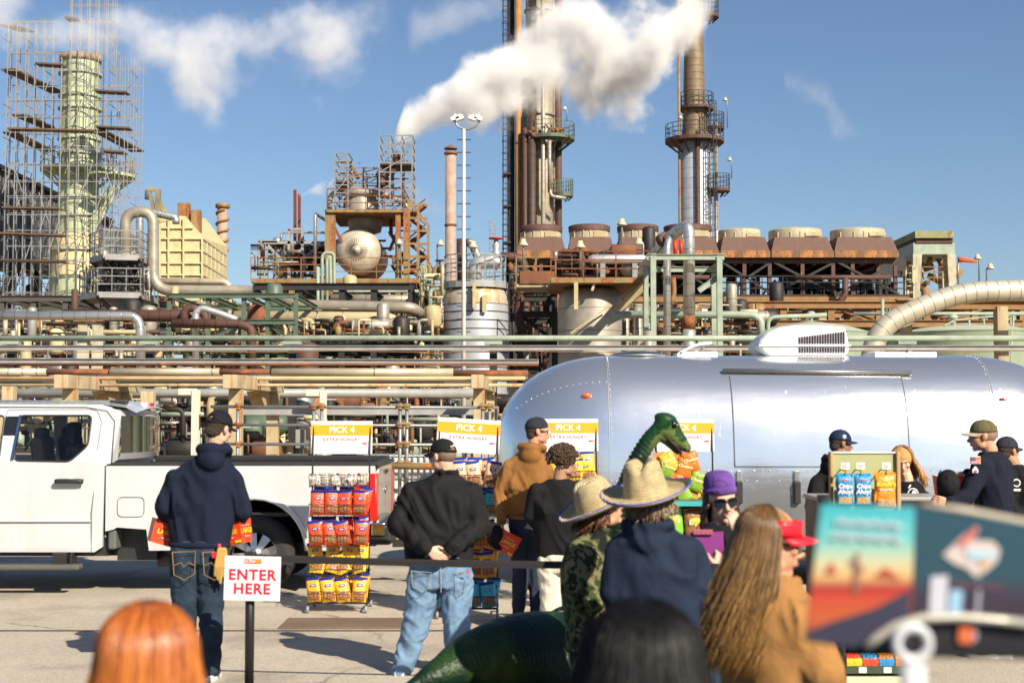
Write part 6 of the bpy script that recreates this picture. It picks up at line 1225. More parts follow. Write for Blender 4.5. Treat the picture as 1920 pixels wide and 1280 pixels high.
def person(label, Y, px, head_px, neck_px, torso, arms, legs, yaw=0, hyaw=None, hp=0, hr=0, skinm=SK1, topm=None, botm=None, group=None, hk=1.0, female=False, foldamp=.012, cuffs=True, hood=None, shoes=True, hands=(None, None), wide=1., depth=.125, shoe_m=None, hidden_legs=False, vox=.012, legr=(.10, .078, .058), armr=(.078, .062, .05), legfold=.010, hem=None, back=0.):
    """torso: list of (px, py, halfwidth_m[, dy]); arms: two lists of (px,py,dy); legs: two lists of (px,py,dy)"""
    A = lambda q: at(q[0], q[1], Y + (q[2] if len(q) > 2 else 0))
    t = thing('person', label, 'person', (at(px, 1000, Y).x, Y, 0), group)
    f = V((math.sin(R(yaw)), math.cos(R(yaw)), 0)); s_ = V((f.y, -f.x, 0)); hy = yaw if hyaw is None else hyaw
    h = HF(A(head_px), hy, hp, hr, hk); nk = A(neck_px)
    # body (one continuous skin)
    b = MB(); head(b, h, female); limb(b, [h.p(0, -.022, -.035), nk, nk - V((0, 0, .07))], [.060, .060 if not female else .051, .064], 14)
    T = [(at(q[0], q[1], Y + (q[3] if len(q) > 3 else 0)), q[2]) for q in torso]
    loft(b, [(c, w * .66, depth * .55) for c, w in T], s_, f)
    for a in arms:
        if a: limb(b, [A(a[0]) - V((0, 0, .05)) + (nk - A(a[0])) * .15] + [A(q) for q in a[1:]], [.040, .036, .029][:len(a)] if len(a) <= 3 else [.05] * len(a))
    for l in legs: limb(b, [A(q) for q in l], [.075, .052, .042])
    for hd in hands:
        if hd: hand(b, *hd[:3], **(hd[3] if len(hd) > 3 else {}))
    body = melt('body', b, skinm, t, .0052, 2)
    # clothes
    if topm:
        c = MB(); ring = [(p, w, depth * (1.0 if 0 < i < len(T) - 1 else .9) * (w / max(x[1] for x in T)) ** .3) for i, (p, w) in enumerate(T)]
        top0 = ring[0]; loft(c, [(nk + (top0[0] - nk) * .15 - V((0, 0, .0)), .085, .075), (nk.lerp(top0[0], .45), .13, .095)] + ring, s_, f, 2.35)
        for a in arms:
            if a: pts = [A(q) for q in a]; pts[0] = pts[0] - V((0, 0, .022)) + (nk - pts[0]) * .05; limb(c, pts, [armr[0] * .92] + list(armr[1:len(pts)])); limb(c, [nk - V((0, 0, .075)), pts[0] - V((0, 0, .004))], [.075, armr[0] * .86]); limb(c, [T[1][0] + (pts[0] - nk) * .35, pts[0] - V((0, 0, .05))], [.13, armr[0] * .9])
        if hood == 'down':
            q = nk - f * .07 - V((0, 0, .015)); c.ell(q, (.115, .085, .055), Matrix.Rotation(R(-yaw), 3, 'Z') @ Matrix.Rotation(R(-25), 3, 'X')); c.ell(nk - f * .095 - V((0, 0, .075)), (.105, .06, .085), Matrix.Rotation(R(-yaw), 3, 'Z')); 
            for q_ in (-1, 1): limb(c, [nk - f * .06 + s_ * q_ * .09, nk + s_ * q_ * .085 + f * .03 - V((0, 0, .02)), nk + s_ * q_ * .05 + f * .09 - V((0, 0, .08))], [.045, .035, .025])
        elif hood == 'collar': c.tube([nk + (s_ * math.cos(a_) * .075 + f * math.sin(a_) * .075) + V((0, 0, .0 + .012 * math.sin(a_) * -1)) for a_ in [2 * PI * k / 18 for k in range(19)]], .020, 8)
        else: c.tube([nk + (s_ * math.cos(a_) * .075 + f * math.sin(a_) * .07) - V((0, 0, .035)) for a_ in [2 * PI * k / 18 for k in range(19)]], .014, 8)
        melt('jacket' if hood else 'shirt', c, topm, t, vox, 3, foldamp, (8, 8, 3.2), seed=px * .13)
        if hem:
            p, w = T[-1]; pts = [p + s_ * math.cos(a_) * (w * hem) + f * math.sin(a_) * depth * hem * .95 for a_ in [2 * PI * k / 28 for k in range(29)]]; part('waistband', MB().tube([q - V((0, 0, .0)) for q in pts], .022, 8, False), topm, t)
            for a in arms:
                if a and cuffs: p0, p1 = A(a[-2]), A(a[-1]); dd = (p1 - p0).normalized(); part('cuff', MB().tube([p1 - dd * .02, p1 + dd * .035], [armr[len(a) - 1] * .95, .038], 12), topm, t)
    if botm:
        c = MB(); p, w = T[-1]; hips = (A(legs[0][0]) + A(legs[1][0])) / 2
        loft(c, [(p + V((0, 0, .03)), w * .88, depth * .88), (hips + V((0, 0, .05)), w * .93, depth * .98), (hips - V((0, 0, .06)), w * .86, depth * .95)], s_, f)
        for l in legs: limb(c, [A(q) for q in l], list(legr))
        melt('trousers', c, botm, t, vox, 3, legfold, (7, 7, 9), seed=px * .31)
    if shoes:
        for l in legs:
            an = A(l[-1]); kn = A(l[-2]); fd = V((f.x, f.y, 0)); c = V((an.x, an.y, 0)); sM = Matrix.Rotation(R(-yaw), 3, 'Z')
            mb = MB(); mb.ell(c + fd * .05 + V((0, 0, .045)), (.046, .135, .05), sM, 14, 9); mb.ell(c - fd * .02 + V((0, 0, .075)), (.042, .06, .07), sM); o = melt('shoe', mb, shoe_m or M_blk, t, .008, 2)
            part('sole', MB().tube([c - fd * .075 + V((0, 0, .016)), c - fd * .05 + V((0, 0, .016)), c + fd * .13 + V((0, 0, .016)), c + fd * .17 + V((0, 0, .018))], [.035, .043, .045, .025], 10), mat('shoe_sole', (.6, .6, .58), .6), o)
    return t, h, body, A, s_, f, nk, T
F_navy = fabric('navy_sweatshirt', (.012, .016, .032), .95, .35, 7); F_black = fabric('black_nylon', (.013, .013, .0135), .78, .3, 6, sheen=0); F_blackk = fabric('black_jersey', (.014, .014, .015), .9, .3)
F_brown = fabric('brown_duck_cotton', (.25, .115, .036), .95, .35, 8); F_denim = fabric('light_denim', (.15, .24, .36), .9, .45, 9, var=.3); F_ddenim = fabric('dark_denim', (.022, .036, .055), .9, .45, 9, var=.35); F_dnavy = fabric('navy_trousers', (.03, .036, .06), .9, .4)
F_cream = fabric('cream_trousers', (.62, .58, .48), .9, .4); F_tan = fabric('camel_wool', (.33, .165, .055), .95, .4, 6); F_navyj = fabric('navy_softshell', (.016, .024, .045), .8, .35, 6)
F_capb = fabric('cap_black', (.014, .014, .016), .8, .1); F_capn = fabric('cap_navy', (.015, .025, .055), .7, .1); F_capo = fabric('cap_olive', (.12, .10, .05), .85, .1); F_capg = fabric('cap_charcoal', (.03, .03, .04), .85, .1); F_tanb = fabric('tan_brim', (.42, .28, .17), .85, .1)
M_wht = mat('white_print', (.7, .7, .68), .6, var=.03); M_redp = mat('red_card', (.75, .055, .012), .45, var=.05); M_ylw = mat('yellow_print', (.85, .55, .02), .5, var=.03); M_redt = mat('red_print', (.72, .02, .03), .5, var=.03)
F_camo = fabric('camouflage_cloth', (.10, .11, .05), .9, .35, 7)
def _camo(m):
    N = m.node_tree.nodes; L = m.node_tree.links; b = N['Principled BSDF']; tc = N.new('ShaderNodeTexCoord'); n = N.new('ShaderNodeTexNoise'); n.inputs['Scale'].default_value = 9; n.inputs['Detail'].default_value = 3; L.new(tc.outputs['Object'], n.inputs[0])
    r = N.new('ShaderNodeValToRGB'); r.color_ramp.interpolation = 'CONSTANT'; e = r.color_ramp.elements; e[0].color = (.012, .014, .010, 1); e[0].position = 0; e[1].position = .43; e[1].color = (.045, .06, .025, 1)
    for p_, c_ in ((.5, (.16, .15, .07, 1)), (.56, (.028, .035, .018, 1)), (.62, (.22, .19, .10, 1))): x = e.new(p_); x.color = c_
    L.new(n.outputs[0], r.inputs[0]); L.new(r.outputs[0], b.inputs['Base Color'])
_camo(F_camo)
UPZ = V((0, 0, 1))
# --- 1 navy hooded man carrying red boxes
Y = 10.3; W = lambda x, y, d=0: at(x, y, Y + d)
p1 = person('man in a navy hooded sweatshirt and dark jeans before the truck', Y, 375, (411, 804), (403, 841), [(382, 890, .20), (378, 930, .235), (376, 975, .24), (374, 1020, .215)], [[(326, 893), (306, 950), (318, 990, .22)], [(440, 898), (456, 958), (436, 985, .20)]], [[(348, 1040), (345, 1140), (346, 1245, .05)], [(394, 1040), (396, 1140), (394, 1250, -.05)]], 8, 35, 12, 4, SK1, F_navy, F_ddenim, hood='down', hands=((W(322, 996, .26), (.5, .8, -.1), (-.3, 0, 1), dict(side=-1)), (W(432, 992, .25), (-.4, .8, -.1), (.3, 0, 1), dict(side=1))), hem=.97, legr=(.115, .092, .075), foldamp=.018)
cap(p1[0], p1[1], F_capb); short_hair(p1[0], p1[1], M_hairs, False); face_parts(p1[0], p1[2], p1[1], True)
for x, sg in ((402, 1), (345, 1)):
    pc = MB(); c = [W(x - 22, 1035, -.155), W(x + 21, 1033, -.155), W(x + 20, 1075, -.16), W(x, 1087, -.165), W(x - 19, 1077, -.16)]; pc.tube(c + [c[0]], .003, 4, False)
    pc.tube([W(x - 20, 1060, -.165), W(x - 6, 1054, -.168), W(x, 1062, -.168), W(x + 8, 1054, -.168), W(x + 20, 1060, -.165)], .0025, 4, False); part('back_pocket', pc, mat('orange_stitch', (.35, .20, .07), .7), p1[0])
part('pocket_tag', MB().box(W(402, 1040, -.165), (.03, .006, .04)), M_redt, p1[0])
def card_box(label, c, yaw, tilt, w=.19, d=.13, hh=.17, txt='LARGE'):
    t = thing('snack_box', label, 'box', c, 'red snack boxes carried by visitors'); M3 = Matrix.Rotation(R(yaw), 3, 'Z') @ Matrix.Rotation(R(tilt), 3, 'Y'); c = V(c); T = lambda x, y, z_: c + M3 @ V((x, y, z_))
    mb = MB(); a, b_ = w / 2, d / 2; k = 1.15; lo = [(-a, -b_), (a, -b_), (a, b_), (-a, b_)]; vs = [T(x, y, 0) for x, y in lo] + [T(x * k, y * k, hh) for x, y in lo] + [T(x * .97, y * .97, .004) for x, y in lo] + [T(x * k * .97, y * k * .97, hh) for x, y in lo]
    mb.add(vs, [(0, 3, 2, 1)] + [(i, (i + 1) % 4, 4 + (i + 1) % 4, 4 + i) for i in range(4)]); part('tray', mb, M_redp, t)
    mb = MB().add(vs[8:], [(0, 1, 2, 3)] + [(i, 4 + i, 4 + (i + 1) % 4, (i + 1) % 4) for i in range(4)]); part('lining', mb, M_wht, t)
    for (o, xa) in ((T(0, -b_ * 1.08 - .003, hh * .52), M3 @ V((1, 0, 0))), (T(a * 1.08 + .003, 0, hh * .5), M3 @ V((0, 1, 0)))):
        mb = MB().extend(text_mb(txt, .048, .001), basis(o, xa, M3 @ V((0, 0, 1)))); part('lettering', mb, M_ylw, t)
        mb = MB().bar(o + M3 @ V((0, 0, .04)) - xa * .05, o + M3 @ V((0, 0, .04)) + xa * .05, .003); mb.bar(o - M3 @ V((0, 0, .04)) - xa * .03, o - M3 @ V((0, 0, .04)) + xa * .03, .004); part('print_line', mb, M_wht, t)
    mb = MB(); o = T(a * .7, -b_ * 1.05 - .003, hh * .1); mb.box(o, (.05, .003, .018), M3); part('yellow_flash', mb, M_ylw, t); return t
card_box('red LARGE box with a white lining held at the left of the navy hooded man', W(302, 1020, .12), 25, 18)
card_box('red LARGE box sticking out right of the navy hooded man', W(443, 1020, .10), -22, -12)
gl = thing('work_gloves', 'yellow and black work gloves clipped to the hooded man hip', 'gloves', W(413, 1030, -.16)); mb = MB()
for k in range(5): limb(mb, [W(411 + k * 2.5, 1030, -.17), W(405 + k * 5, 1062, -.18), W(403 + k * 5, 1078 + (k % 3) * 7, -.17)], [.018, .016, .011], 8)
melt('glove', mb, mat('glove_leather', (.42, .25, .06), .8), gl, .006, 1); mb = MB(); limb(mb, [W(412, 1036, -.15), W(418, 1060, -.15), W(416, 1085, -.14)], [.03, .03, .02]); part('palm', mb, M_blk, gl); part('clip', MB().bar(W(410, 1020, -.15), W(413, 1034, -.17), .02), M_redt, gl)
# --- 2 black jacket man, hands clasped behind
Y = 10.5
p2 = person('broad man in a black jacket and light blue jeans, hands clasped behind his back', Y, 822, (829, 856), (836, 886), [(828, 912, .225), (824, 950, .255), (822, 1000, .255), (824, 1048, .245)], [[(769, 922), (746, 985, -.03), (797, 1026, -.23)], [(884, 922), (899, 985, -.03), (850, 1026, -.23)]], [[(796, 1085), (778, 1180), (750, 1262, .0)], [(856, 1085), (857, 1180), (856, 1250, .1)]], 0, -52, 4, 0, SK1, F_black, F_denim, hood='collar', hands=((W(804, 1030, -.25), (.75, -.05, -.55), (-.1, -1, .1), dict(side=1, curl=.35)), (W(846, 1032, -.21), (-.75, -.05, -.55), (.1, -1, .2), dict(side=-1, curl=.25))), legr=(.128, .098, .078), armr=(.098, .082, .058), depth=.15, foldamp=.022, hem=.97, shoe_m=mat('trainer_grey', (.10, .10, .11), .7), legfold=.016)
cap(p2[0], p2[1], F_capb, logo=('OUTDOOR', M_wht, 165, .022)); face_parts(p2[0], p2[2], p2[1], True); glasses(p2[0], p2[1])
mb = MB(); h = p2[1]; h.e(mb, 0, -.024, .022, .080, .096, .080, 18, 12); melt('hair', mb, mat('stubble_hair', (.20, .12, .08), .7), p2[0], .006, 2)
for x0, x1 in ((771, 808), (856, 882)):
    pc = MB(); d_ = -.17; c = [W(x0, 1070, d_), W(x1, 1073, d_), W(x1 - 1, 1098, d_ - .01), W((x0 + x1) / 2 + (3 if x0 < 800 else -2), 1109, d_ - .01), W(x0 + 3, 1100, d_)]; pc.tube(c + [c[0]], .0028, 4, False); part('back_pocket', pc, mat('pale_stitch', (.38, .38, .36), .8), p2[0])
part('pocket_tab', MB().box(W(877, 1072, -.175), (.025, .004, .012)), M_redt, p2[0])
part('centre_seam', MB().tube([W(826, 1062, -.155), W(827, 1110, -.16)], .003, 4), MATS['pale_stitch'], p2[0])
# --- 3 brown hooded man
Y = 13.0
p3 = person('man in a brown hooded sweatshirt and cap standing before the trailer end', Y, 985, (1009, 809), (1001, 838), [(988, 868, .19), (985, 895, .22), (984, 930, .205), (986, 968, .175)], [[(951, 872), (937, 925), (941, 975, -.06)], [(1024, 876), (1034, 925, .1), (1020, 960, .25)]], [[(974, 985), (976, 1070), (972, 1150)], [(1002, 985), (1006, 1070), (1006, 1150)]], 22, 88, -4, 0, SK4, F_brown, F_dnavy, hood='down', hands=((W(941, 985, -.07), (.1, 0, -1), (-1, 0, 0), dict(side=-1, curl=.8)), None), hem=.97, foldamp=.014, depth=.13)
cap(p3[0], p3[1], F_capg, F_tanb, back=False); short_hair(p3[0], p3[1], M_hairs, False); face_parts(p3[0], p3[2], p3[1], True); glasses(p3[0], p3[1])
card_box('deep red LARGE box hanging from the brown hooded man hand', W(940, 1035, -.12), 15, 28, .17, .12, .19)
t = thing('black_cap', 'black cap dangling beside the brown hooded man hand', 'cap', W(920, 1000, -.1)); hh = HF(W(922, 1004, -.15), 120, 60, 20, .95); cap(t, hh, F_capb, back=False)
# --- 4 curly haired man
Y = 12.3
p4 = person('curly haired man in a black long sleeved shirt and cream trousers', Y, 1045, (1060, 868), (1050, 895), [(1045, 915, .20), (1043, 945, .235), (1046, 990, .22), (1048, 1045, .20)], [[(1004, 917), (994, 965, .04), (1015, 1000, .22)], [(1088, 915), (1100, 960, .1), (1090, 985, .26)]], [[(1030, 1058), (1033, 1110), (1032, 1165)], [(1066, 1058), (1070, 1110), (1072, 1165)]], 18, 78, 4, 0, SK2, F_blackk, F_cream, legr=(.11, .095, .088), foldamp=.014)
face_parts(p4[0], p4[2], p4[1]); mb = MB(); h = p4[1]; rnd = random.Random(2); h.e(mb, 0, -.03, .055, .088, .096, .08)
cu = MB(); cols = []
for k in range(620):
    a = rnd.uniform(0, 2 * PI); u = rnd.uniform(-.45, 1); r_ = math.sqrt(max(0, 1 - u * u)); rr = rnd.uniform(.9, 1.18)
    x, y, z_ = .108 * r_ * math.cos(a) * rr, -.03 + .118 * r_ * math.sin(a) * rr, .045 + .108 * u * rr
    if y > .065 and z_ < .06: continue
    if abs(x) < .1 and z_ < -.03 and y > .0: continue
    c = h.p(x, y, z_); q = rnd.uniform(.008, .014); ax_ = V((rnd.uniform(-1, 1), rnd.uniform(-1, 1), rnd.uniform(-1, 1))).normalized(); s1, u1 = frame(ax_); ph = rnd.uniform(0, 6)
    cu.tube([c + (s1 * math.cos(ph + j * .9) + u1 * math.sin(ph + j * .9)) * q + ax_ * (j - 4) * .0022 for j in range(9)], .0042, 5)
hb = part('hair', cu, mat('curly_hair', (.075, .042, .018), .55, var=.5, scale=60), p4[0]); mb2 = MB(); h.e(mb2, 0, -.032, .045, .092, .10, .085); part('under_hair', mb2, M_hairb, hb)
# --- straw hats
def straw_hat(t, h, brim=.215, crown=.115, edge=None, lift=.03, dent=True):
    m = mat('woven_straw', (.68, .53, .28), .8, var=.2, scale=30, bump=.8, bscale=160, seam=.012, seamw=.003)
    n = 40; pf = [(brim, .018), (brim * .97, .006), (brim * .8, -.006), (.135, -.002), (.112, .004), (.109, .03), (.100, .08), (.088, crown), (.070, crown + .018), (.03, crown + .012), (0, crown + .002)]
    P = []
    for (r, z_), (r2, z2) in zip(pf, pf[1:]):
        for k in range(3): P.append((r + (r2 - r) * k / 3, z_ + (z2 - z_) * k / 3))
    P.append(pf[-1]); vs = []; uv = []; L_ = 0
    for i, (r, z_) in enumerate(P):
        if i: L_ += math.hypot(r - P[i - 1][0], z_ - P[i - 1][1])
        for k in range(n):
            a = 2 * PI * k / n; rx = r * math.cos(a); ry = r * math.sin(a) * 1.1; zz_ = z_ + (.010 * math.cos(2 * a) * max(0, (r - .1) / .11))
            if dent and z_ > .06: zz_ -= .030 * math.exp(-(rx / .026) ** 2) * max(0, (z_ - .06) / .07) ** .5 ; rx *= 1 - .18 * max(0, (z_ - .06) / .07) * max(0, math.sin(a))
            vs.append(h.p(rx, ry - .01, zz_ + lift)); uv.append((a, L_))
    mb = MB().add(vs, [(i * n + k, i * n + (k + 1) % n, (i + 1) * n + (k + 1) % n, (i + 1) * n + k) for i in range(len(P) - 1) for k in range(n)], uv, True)
    o = part('straw_hat', mb, m, t); so = o.modifiers.new('thick', 'SOLIDIFY'); so.thickness = .004
    part('hat_edge', MB().tube([vs[k % n] for k in range(n + 1)], .0038, 6, False), mat('blue_binding', (.02, .06, .45), .6), o)
    part('hat_cord', MB().tube([h.p(.1 * math.cos(R(a)), .11 * math.sin(R(a)) - .01, .014 + lift) for a in range(0, 361, 15)], .004, 5, False), M_dark, o)
def strands(name, t, pts_fn, n, m, r=.005, seg=10, seed=1, c0=(1, 1, 1), c1=(1, 1, 1), side=4):
    rnd = random.Random(seed); mb = MB(); mb.col = []
    for k in range(n):
        pts = pts_fn(k / n, rnd, seg); q = rnd.random(); L_ = len(pts); rr = r * rnd.uniform(.6, 1.3); o = len(mb.v)
        mb.tube(pts, [rr * (1 - .8 * (i / (L_ - 1)) ** 3) for i in range(L_)], side)
        for i in range(L_):
            u = (i / (L_ - 1)); w = max(0, min(1, q * .55 + u * .5 - .12)); c = tuple(a + (b - a) * w for a, b in zip(c0, c1)); mb.col += [c] * side
    mb.sm = [True] * len(mb.f); return part(name, mb, m, t, recalc=False)
def long_hair(t, h, length, n, m, r=.005, seed=1, c0=(1, 1, 1), c1=(1, 1, 1), spread=.06, drift=(0, 0), face_open=.75, vol=1.12, part_x=0., wave=.012, back=.06):
    def fn(u, rnd, seg):
        a = rnd.uniform(-PI * face_open, PI * face_open) - PI / 2; st = rnd.uniform(.0, .95); L_ = length * rnd.uniform(.8, 1.08); ph = rnd.uniform(0, 6); wv = wave * (3 if rnd.random() < .08 else 1)
        pts = []; ex = (.083 * vol) * rnd.uniform(.96, 1.1); ey = (.10 * vol) * rnd.uniform(.96, 1.1)
        th0 = PI / 2 * (1 - st * .8)
        for i in range(5):
            th = th0 * (1 - i / 4); q = math.cos(th)
            pts.append(h.p(ex * math.cos(a) * q, -.015 + ey * math.sin(a) * q, .035 + .092 * vol * math.sin(th)))
        e = pts[-1]; ca, sa = math.cos(a), math.sin(a); out = h.d(ca, sa, 0); out.z = 0
        for i in range(1, seg + 1):
            v = i / seg; p = e + V((0, 0, -L_ * v)) + out * (spread * math.sin(v * PI * .6)) + V((drift[0], drift[1], 0)) * v + V((math.sin(v * 5 + ph), math.cos(v * 4 + ph), 0)) * wv * v
            pts.append(p)
        return pts
    base = MB(); h.e(base, 0, -.022, .034, .082 * vol, .098 * vol, .086 * vol, 20, 14); h.e(base, 0, -.06, -.03, .07, .05, .09)
    o = strands('hair', t, fn, n, m, r, 10, seed, c0, c1); part('hair_base', base, mat('hair_base_%d' % seed, tuple(min(1, (a + b * .6)) for a, b in zip(c0, c1)), .5, bump=.8, bscale=120), o); return o
M_strand = mat('hair_strands', (.9, .9, .9), .38, var=.05, vcol=True); M_strand.node_tree.nodes['Principled BSDF'].inputs['Specular IOR Level'].default_value = .6
M_strand2 = mat('black_hair_strands', (.9, .9, .9), .5, var=.05, vcol=True, spec=.25)
# --- 5 camouflage woman
Y = 7.8
p5 = person('woman in a camouflage jacket and tilted straw hat with her head bowed', Y, 1105, (1128, 954), (1118, 990), [(1108, 1028, .15), (1105, 1070, .165), (1108, 1120, .15), (1112, 1180, .16)], [[(1085, 1025, -.1), (1078, 1090, -.14), (1115, 1130, -.2)], [(1130, 1025, .12), (1140, 1090, .16), (1150, 1110, .1)]], [[(1100, 1200), (1100, 1300), (1100, 1405)], [(1125, 1200), (1127, 1300), (1127, 1405)]], 80, 84, -24, 8, SK4, F_camo, F_camo, hood='collar', female=True, foldamp=.016, depth=.16)
straw_hat(p5[0], p5[1], .205, .130); face_parts(p5[0], p5[2], p5[1], True)
long_hair(p5[0], p5[1], .12, 160, M_strand, .005, 5, (.05, .02, .01), (.22, .08, .03), .02, (-.02, 0), .7, 1.0)
# --- 6 big straw hat woman
Y = 7.0
p6 = person('woman in a navy jacket and wide straw hat with blue edging seen from behind', Y, 1225, (1213, 934), (1215, 982), [(1226, 1012, .21), (1224, 1060, .235), (1222, 1120, .225), (1222, 1190, .235)], [[(1160, 1030), (1152, 1110, -.02), (1175, 1180, .1)], [(1296, 1030), (1322, 1122, .0), (1342, 1074, .30)]], [[(1192, 1210), (1190, 1350), (1188, 1490)], [(1252, 1210), (1254, 1350), (1256, 1490)]], 8, 12, -11, -7, SK1, F_navyj, F_ddenim, hood='down', female=True, hands=(None, (W(1345, 1068, .34), (.30, .45, .65), (.4, -.9, .2), dict(side=1, curl=.9, s=.95))), foldamp=.013, depth=.15, armr=(.085, .072, .05), hem=None)
straw_hat(p6[0], p6[1], .222, .150, lift=.026)
long_hair(p6[0], p6[1], .12, 260, M_strand, .005, 7, (.10, .06, .035), (.38, .26, .16), .03, (.03, 0), .8, 1.0)
# --- 7 beanie woman
Y = 8.2
p7 = person('woman in a purple knitted beanie and dark sunglasses touching her chin', Y, 1350, (1353, 942), (1350, 982), [(1347, 1006, .16), (1345, 1050, .18), (1345, 1100, .17), (1345, 1170, .18)], [[(1302, 1018), (1296, 1085, -.05), (1318, 1090, -.25)], [(1392, 1018), (1402, 1080, -.12), (1384, 1012, -.24)]], [[(1325, 1190), (1325, 1290), (1325, 1388)], [(1365, 1190), (1365, 1290), (1365, 1388)]], 178, 172, -2, 5, SK1, F_blackk, F_ddenim, hood='collar', female=True, hands=((W(1384, 1004, -.26), (-.22, -.12, 1), (.35, -.9, .0), dict(side=-1, curl=.42, s=.95)), None), foldamp=.012, hk=1.07)
face_parts(p7[0], p7[2], p7[1], True); glasses(p7[0], p7[1], .031, .024)
h = p7[1]; F_knit = fabric('purple_knit', (.13, .06, .26), .95, .6, 30, var=.35); kb = MB(); n = 36; vs = []
for i in range(14):
    th = PI / 2 * max(0, (i - 3) / 10); zz_ = .054 + (.012 * i if i < 3 else .024 + .092 * math.sin(th)); rr_ = 1.03 + (.05 if i < 3 else 0)
    for k in range(n):
        a = 2 * PI * k / n; rib = 1 + .045 * math.sin(a * 18); q = max(0, math.cos(th)) ** .42 if i >= 3 else 1
        vs.append(h.p(.083 * rr_ * q * rib * math.cos(a), -.014 + .103 * rr_ * q * rib * math.sin(a), zz_ + (-.006 * math.sin(a))))
n2 = 36; kb.add(vs, [(i * n + k, i * n + (k + 1) % n, (i + 1) * n + (k + 1) % n, (i + 1) * n + k) for i in range(13) for k in range(n)] + [tuple(13 * n + k for k in range(n))], None, True); be = part('beanie', kb, F_knit, p7[0]); so = be.modifiers.new('thick', 'SOLIDIFY'); so.thickness = .008; so.offset = 1
part('beanie_fold', MB().tube([h.p(.086 * math.cos(a), -.014 + .106 * math.sin(a), .066 + .002 * math.sin(a)) for a in [2 * PI * k / 30 for k in range(31)]], .0075, 8, False), F_knit, be)
long_hair(p7[0], HF(h.c + V((0, .01, -.02)), 172, 0, 5, 1.04), .22, 300, M_strand, .0045, 9, (.03, .014, .008), (.12, .05, .025), .015, (0, 0), .62, 1.0)
t = thing('clipboard', 'purple clipboard held upright between the hat woman and beanie woman', 'clipboard', W(1325, 1050, -.5)); a, b_, c_, d_ = W(1292, 998, -.5), W(1356, 996, -.5), W(1362, 1108, -.5), W(1296, 1115, -.5)
part('board', MB().add([a, b_, c_, d_] + [p + V((0, .005, 0)) for p in (a, b_, c_, d_)], [(0, 1, 2, 3), (7, 6, 5, 4), (0, 4, 5, 1), (1, 5, 6, 2), (2, 6, 7, 3), (3, 7, 4, 0)]), mat('purple_plastic', (.22, .035, .20), .35), t); part('clip', MB().bb(W(1300, 1002, -.52), W(1336, 992, -.505)), mat('clip_pink', (.35, .09, .14), .3), t, bevel=.003)
part('bracelet', MB().tube([W(1384, 1006, -.22) + V((.034 * math.cos(a), .03 * math.sin(a), 0)) for a in [2 * PI * k / 16 for k in range(17)]], .007, 6), M_galv, p7[0])
# --- 8 visor woman with long hair
Y = 4.8
p8 = person('woman in a camel coat with long brown hair and a red visor', Y, 1455, (1445, 1018), (1452, 1085), [(1448, 1130, .17), (1450, 1180, .20), (1455, 1250, .20), (1462, 1330, .215)], [[(1405, 1150, .14), (1420, 1260, .16), (1480, 1290, .1)], [(1500, 1155, -.14), (1540, 1260, -.16), (1560, 1330, -.05)]], [[(1440, 1400, .08), (1442, 1600, .08), (1444, 1800, .08)], [(1480, 1400, -.08), (1484, 1600, -.08), (1486, 1800, -.08)]], 62, 84, 4, 0, SK4, F_tan, F_ddenim, hood='collar', female=True, foldamp=.014, depth=.16, armr=(.085, .075, .06))
face_parts(p8[0], p8[2], p8[1], True); glasses(p8[0], p8[1])
long_hair(p8[0], p8[1], .43, 4200, M_strand, .0017, 4, (.055, .024, .010), (.46, .25, .065), .036, (-.065, -.02), .57, 1.04, wave=.016)
h = p8[1]; vs = []; M_vis = mat('red_visor', (.80, .015, .03), .4, var=.03)
vb = MB()
for i in range(4):
    for k in range(13): a = PI * k / 12; vs.append(h.p(.090 * math.cos(a), -.005 + .110 * math.sin(a), .030 + i * .017))
vb.add(vs, [(i * 13 + k, i * 13 + k + 1, (i + 1) * 13 + k + 1, (i + 1) * 13 + k) for i in range(3) for k in range(12)], None, True); v = part('visor_band', vb, M_vis, p8[0]); v.modifiers.new('thick', 'SOLIDIFY').thickness = .004
vs = [h.p(.086 * math.cos(a), -.005 + .106 * math.sin(a) + u * .062 * math.sin(a) ** .6, .034 - .012 * u - 1.6 * (.086 * math.cos(a)) ** 2 * (1 + u)) for u in (0, .33, .66, 1) for a in [PI * (.08 + .84 * k / 14) for k in range(15)]]
b_ = part('visor_brim', MB().add(vs, [(i * 15 + k, i * 15 + k + 1, (i + 1) * 15 + k + 1, (i + 1) * 15 + k) for i in range(3) for k in range(14)], None, True), M_vis, v); b_.modifiers.new('thick', 'SOLIDIFY').thickness = .004
# --- 9, 10 foreground heads, out of focus
Y = 2.4
p9 = person('person with glossy copper hair very close to the camera at bottom left', Y, 275, (278, 1262), (278, 1400), [(278, 1480, .17), (278, 1600, .2), (278, 1800, .19), (278, 2000, .18)], [[(110, 1520), (90, 1760), (120, 1900, .2)], [(446, 1520), (466, 1760), (436, 1900, .2)]], [[(220, 2050), (220, 2450), (220, 2820)], [(336, 2050), (336, 2450), (336, 2820)]], -6, -6, 4, 0, SK1, F_navyj, F_ddenim, hood='collar', female=True)
long_hair(p9[0], p9[1], .24, 2600, M_strand, .0024, 14, (.26, .05, .007), (.78, .28, .045), .012, (0, 0), .8, .93, wave=.010)
Y = 2.2
p10 = person('dark haired person very close to the camera at bottom centre', Y, 1210, (1205, 1285), (1205, 1430), [(1205, 1520, .19), (1205, 1650, .22), (1205, 1850, .21), (1205, 2050, .2)], [[(1000, 1560), (980, 1800), (1020, 1950, .2)], [(1410, 1560), (1430, 1800), (1390, 1950, .2)]], [[(1150, 2100), (1150, 2550), (1150, 3000)], [(1270, 2100), (1270, 2550), (1270, 3000)]], 8, 14, 6, 0, SK1, F_blackk, F_ddenim, hood='collar')
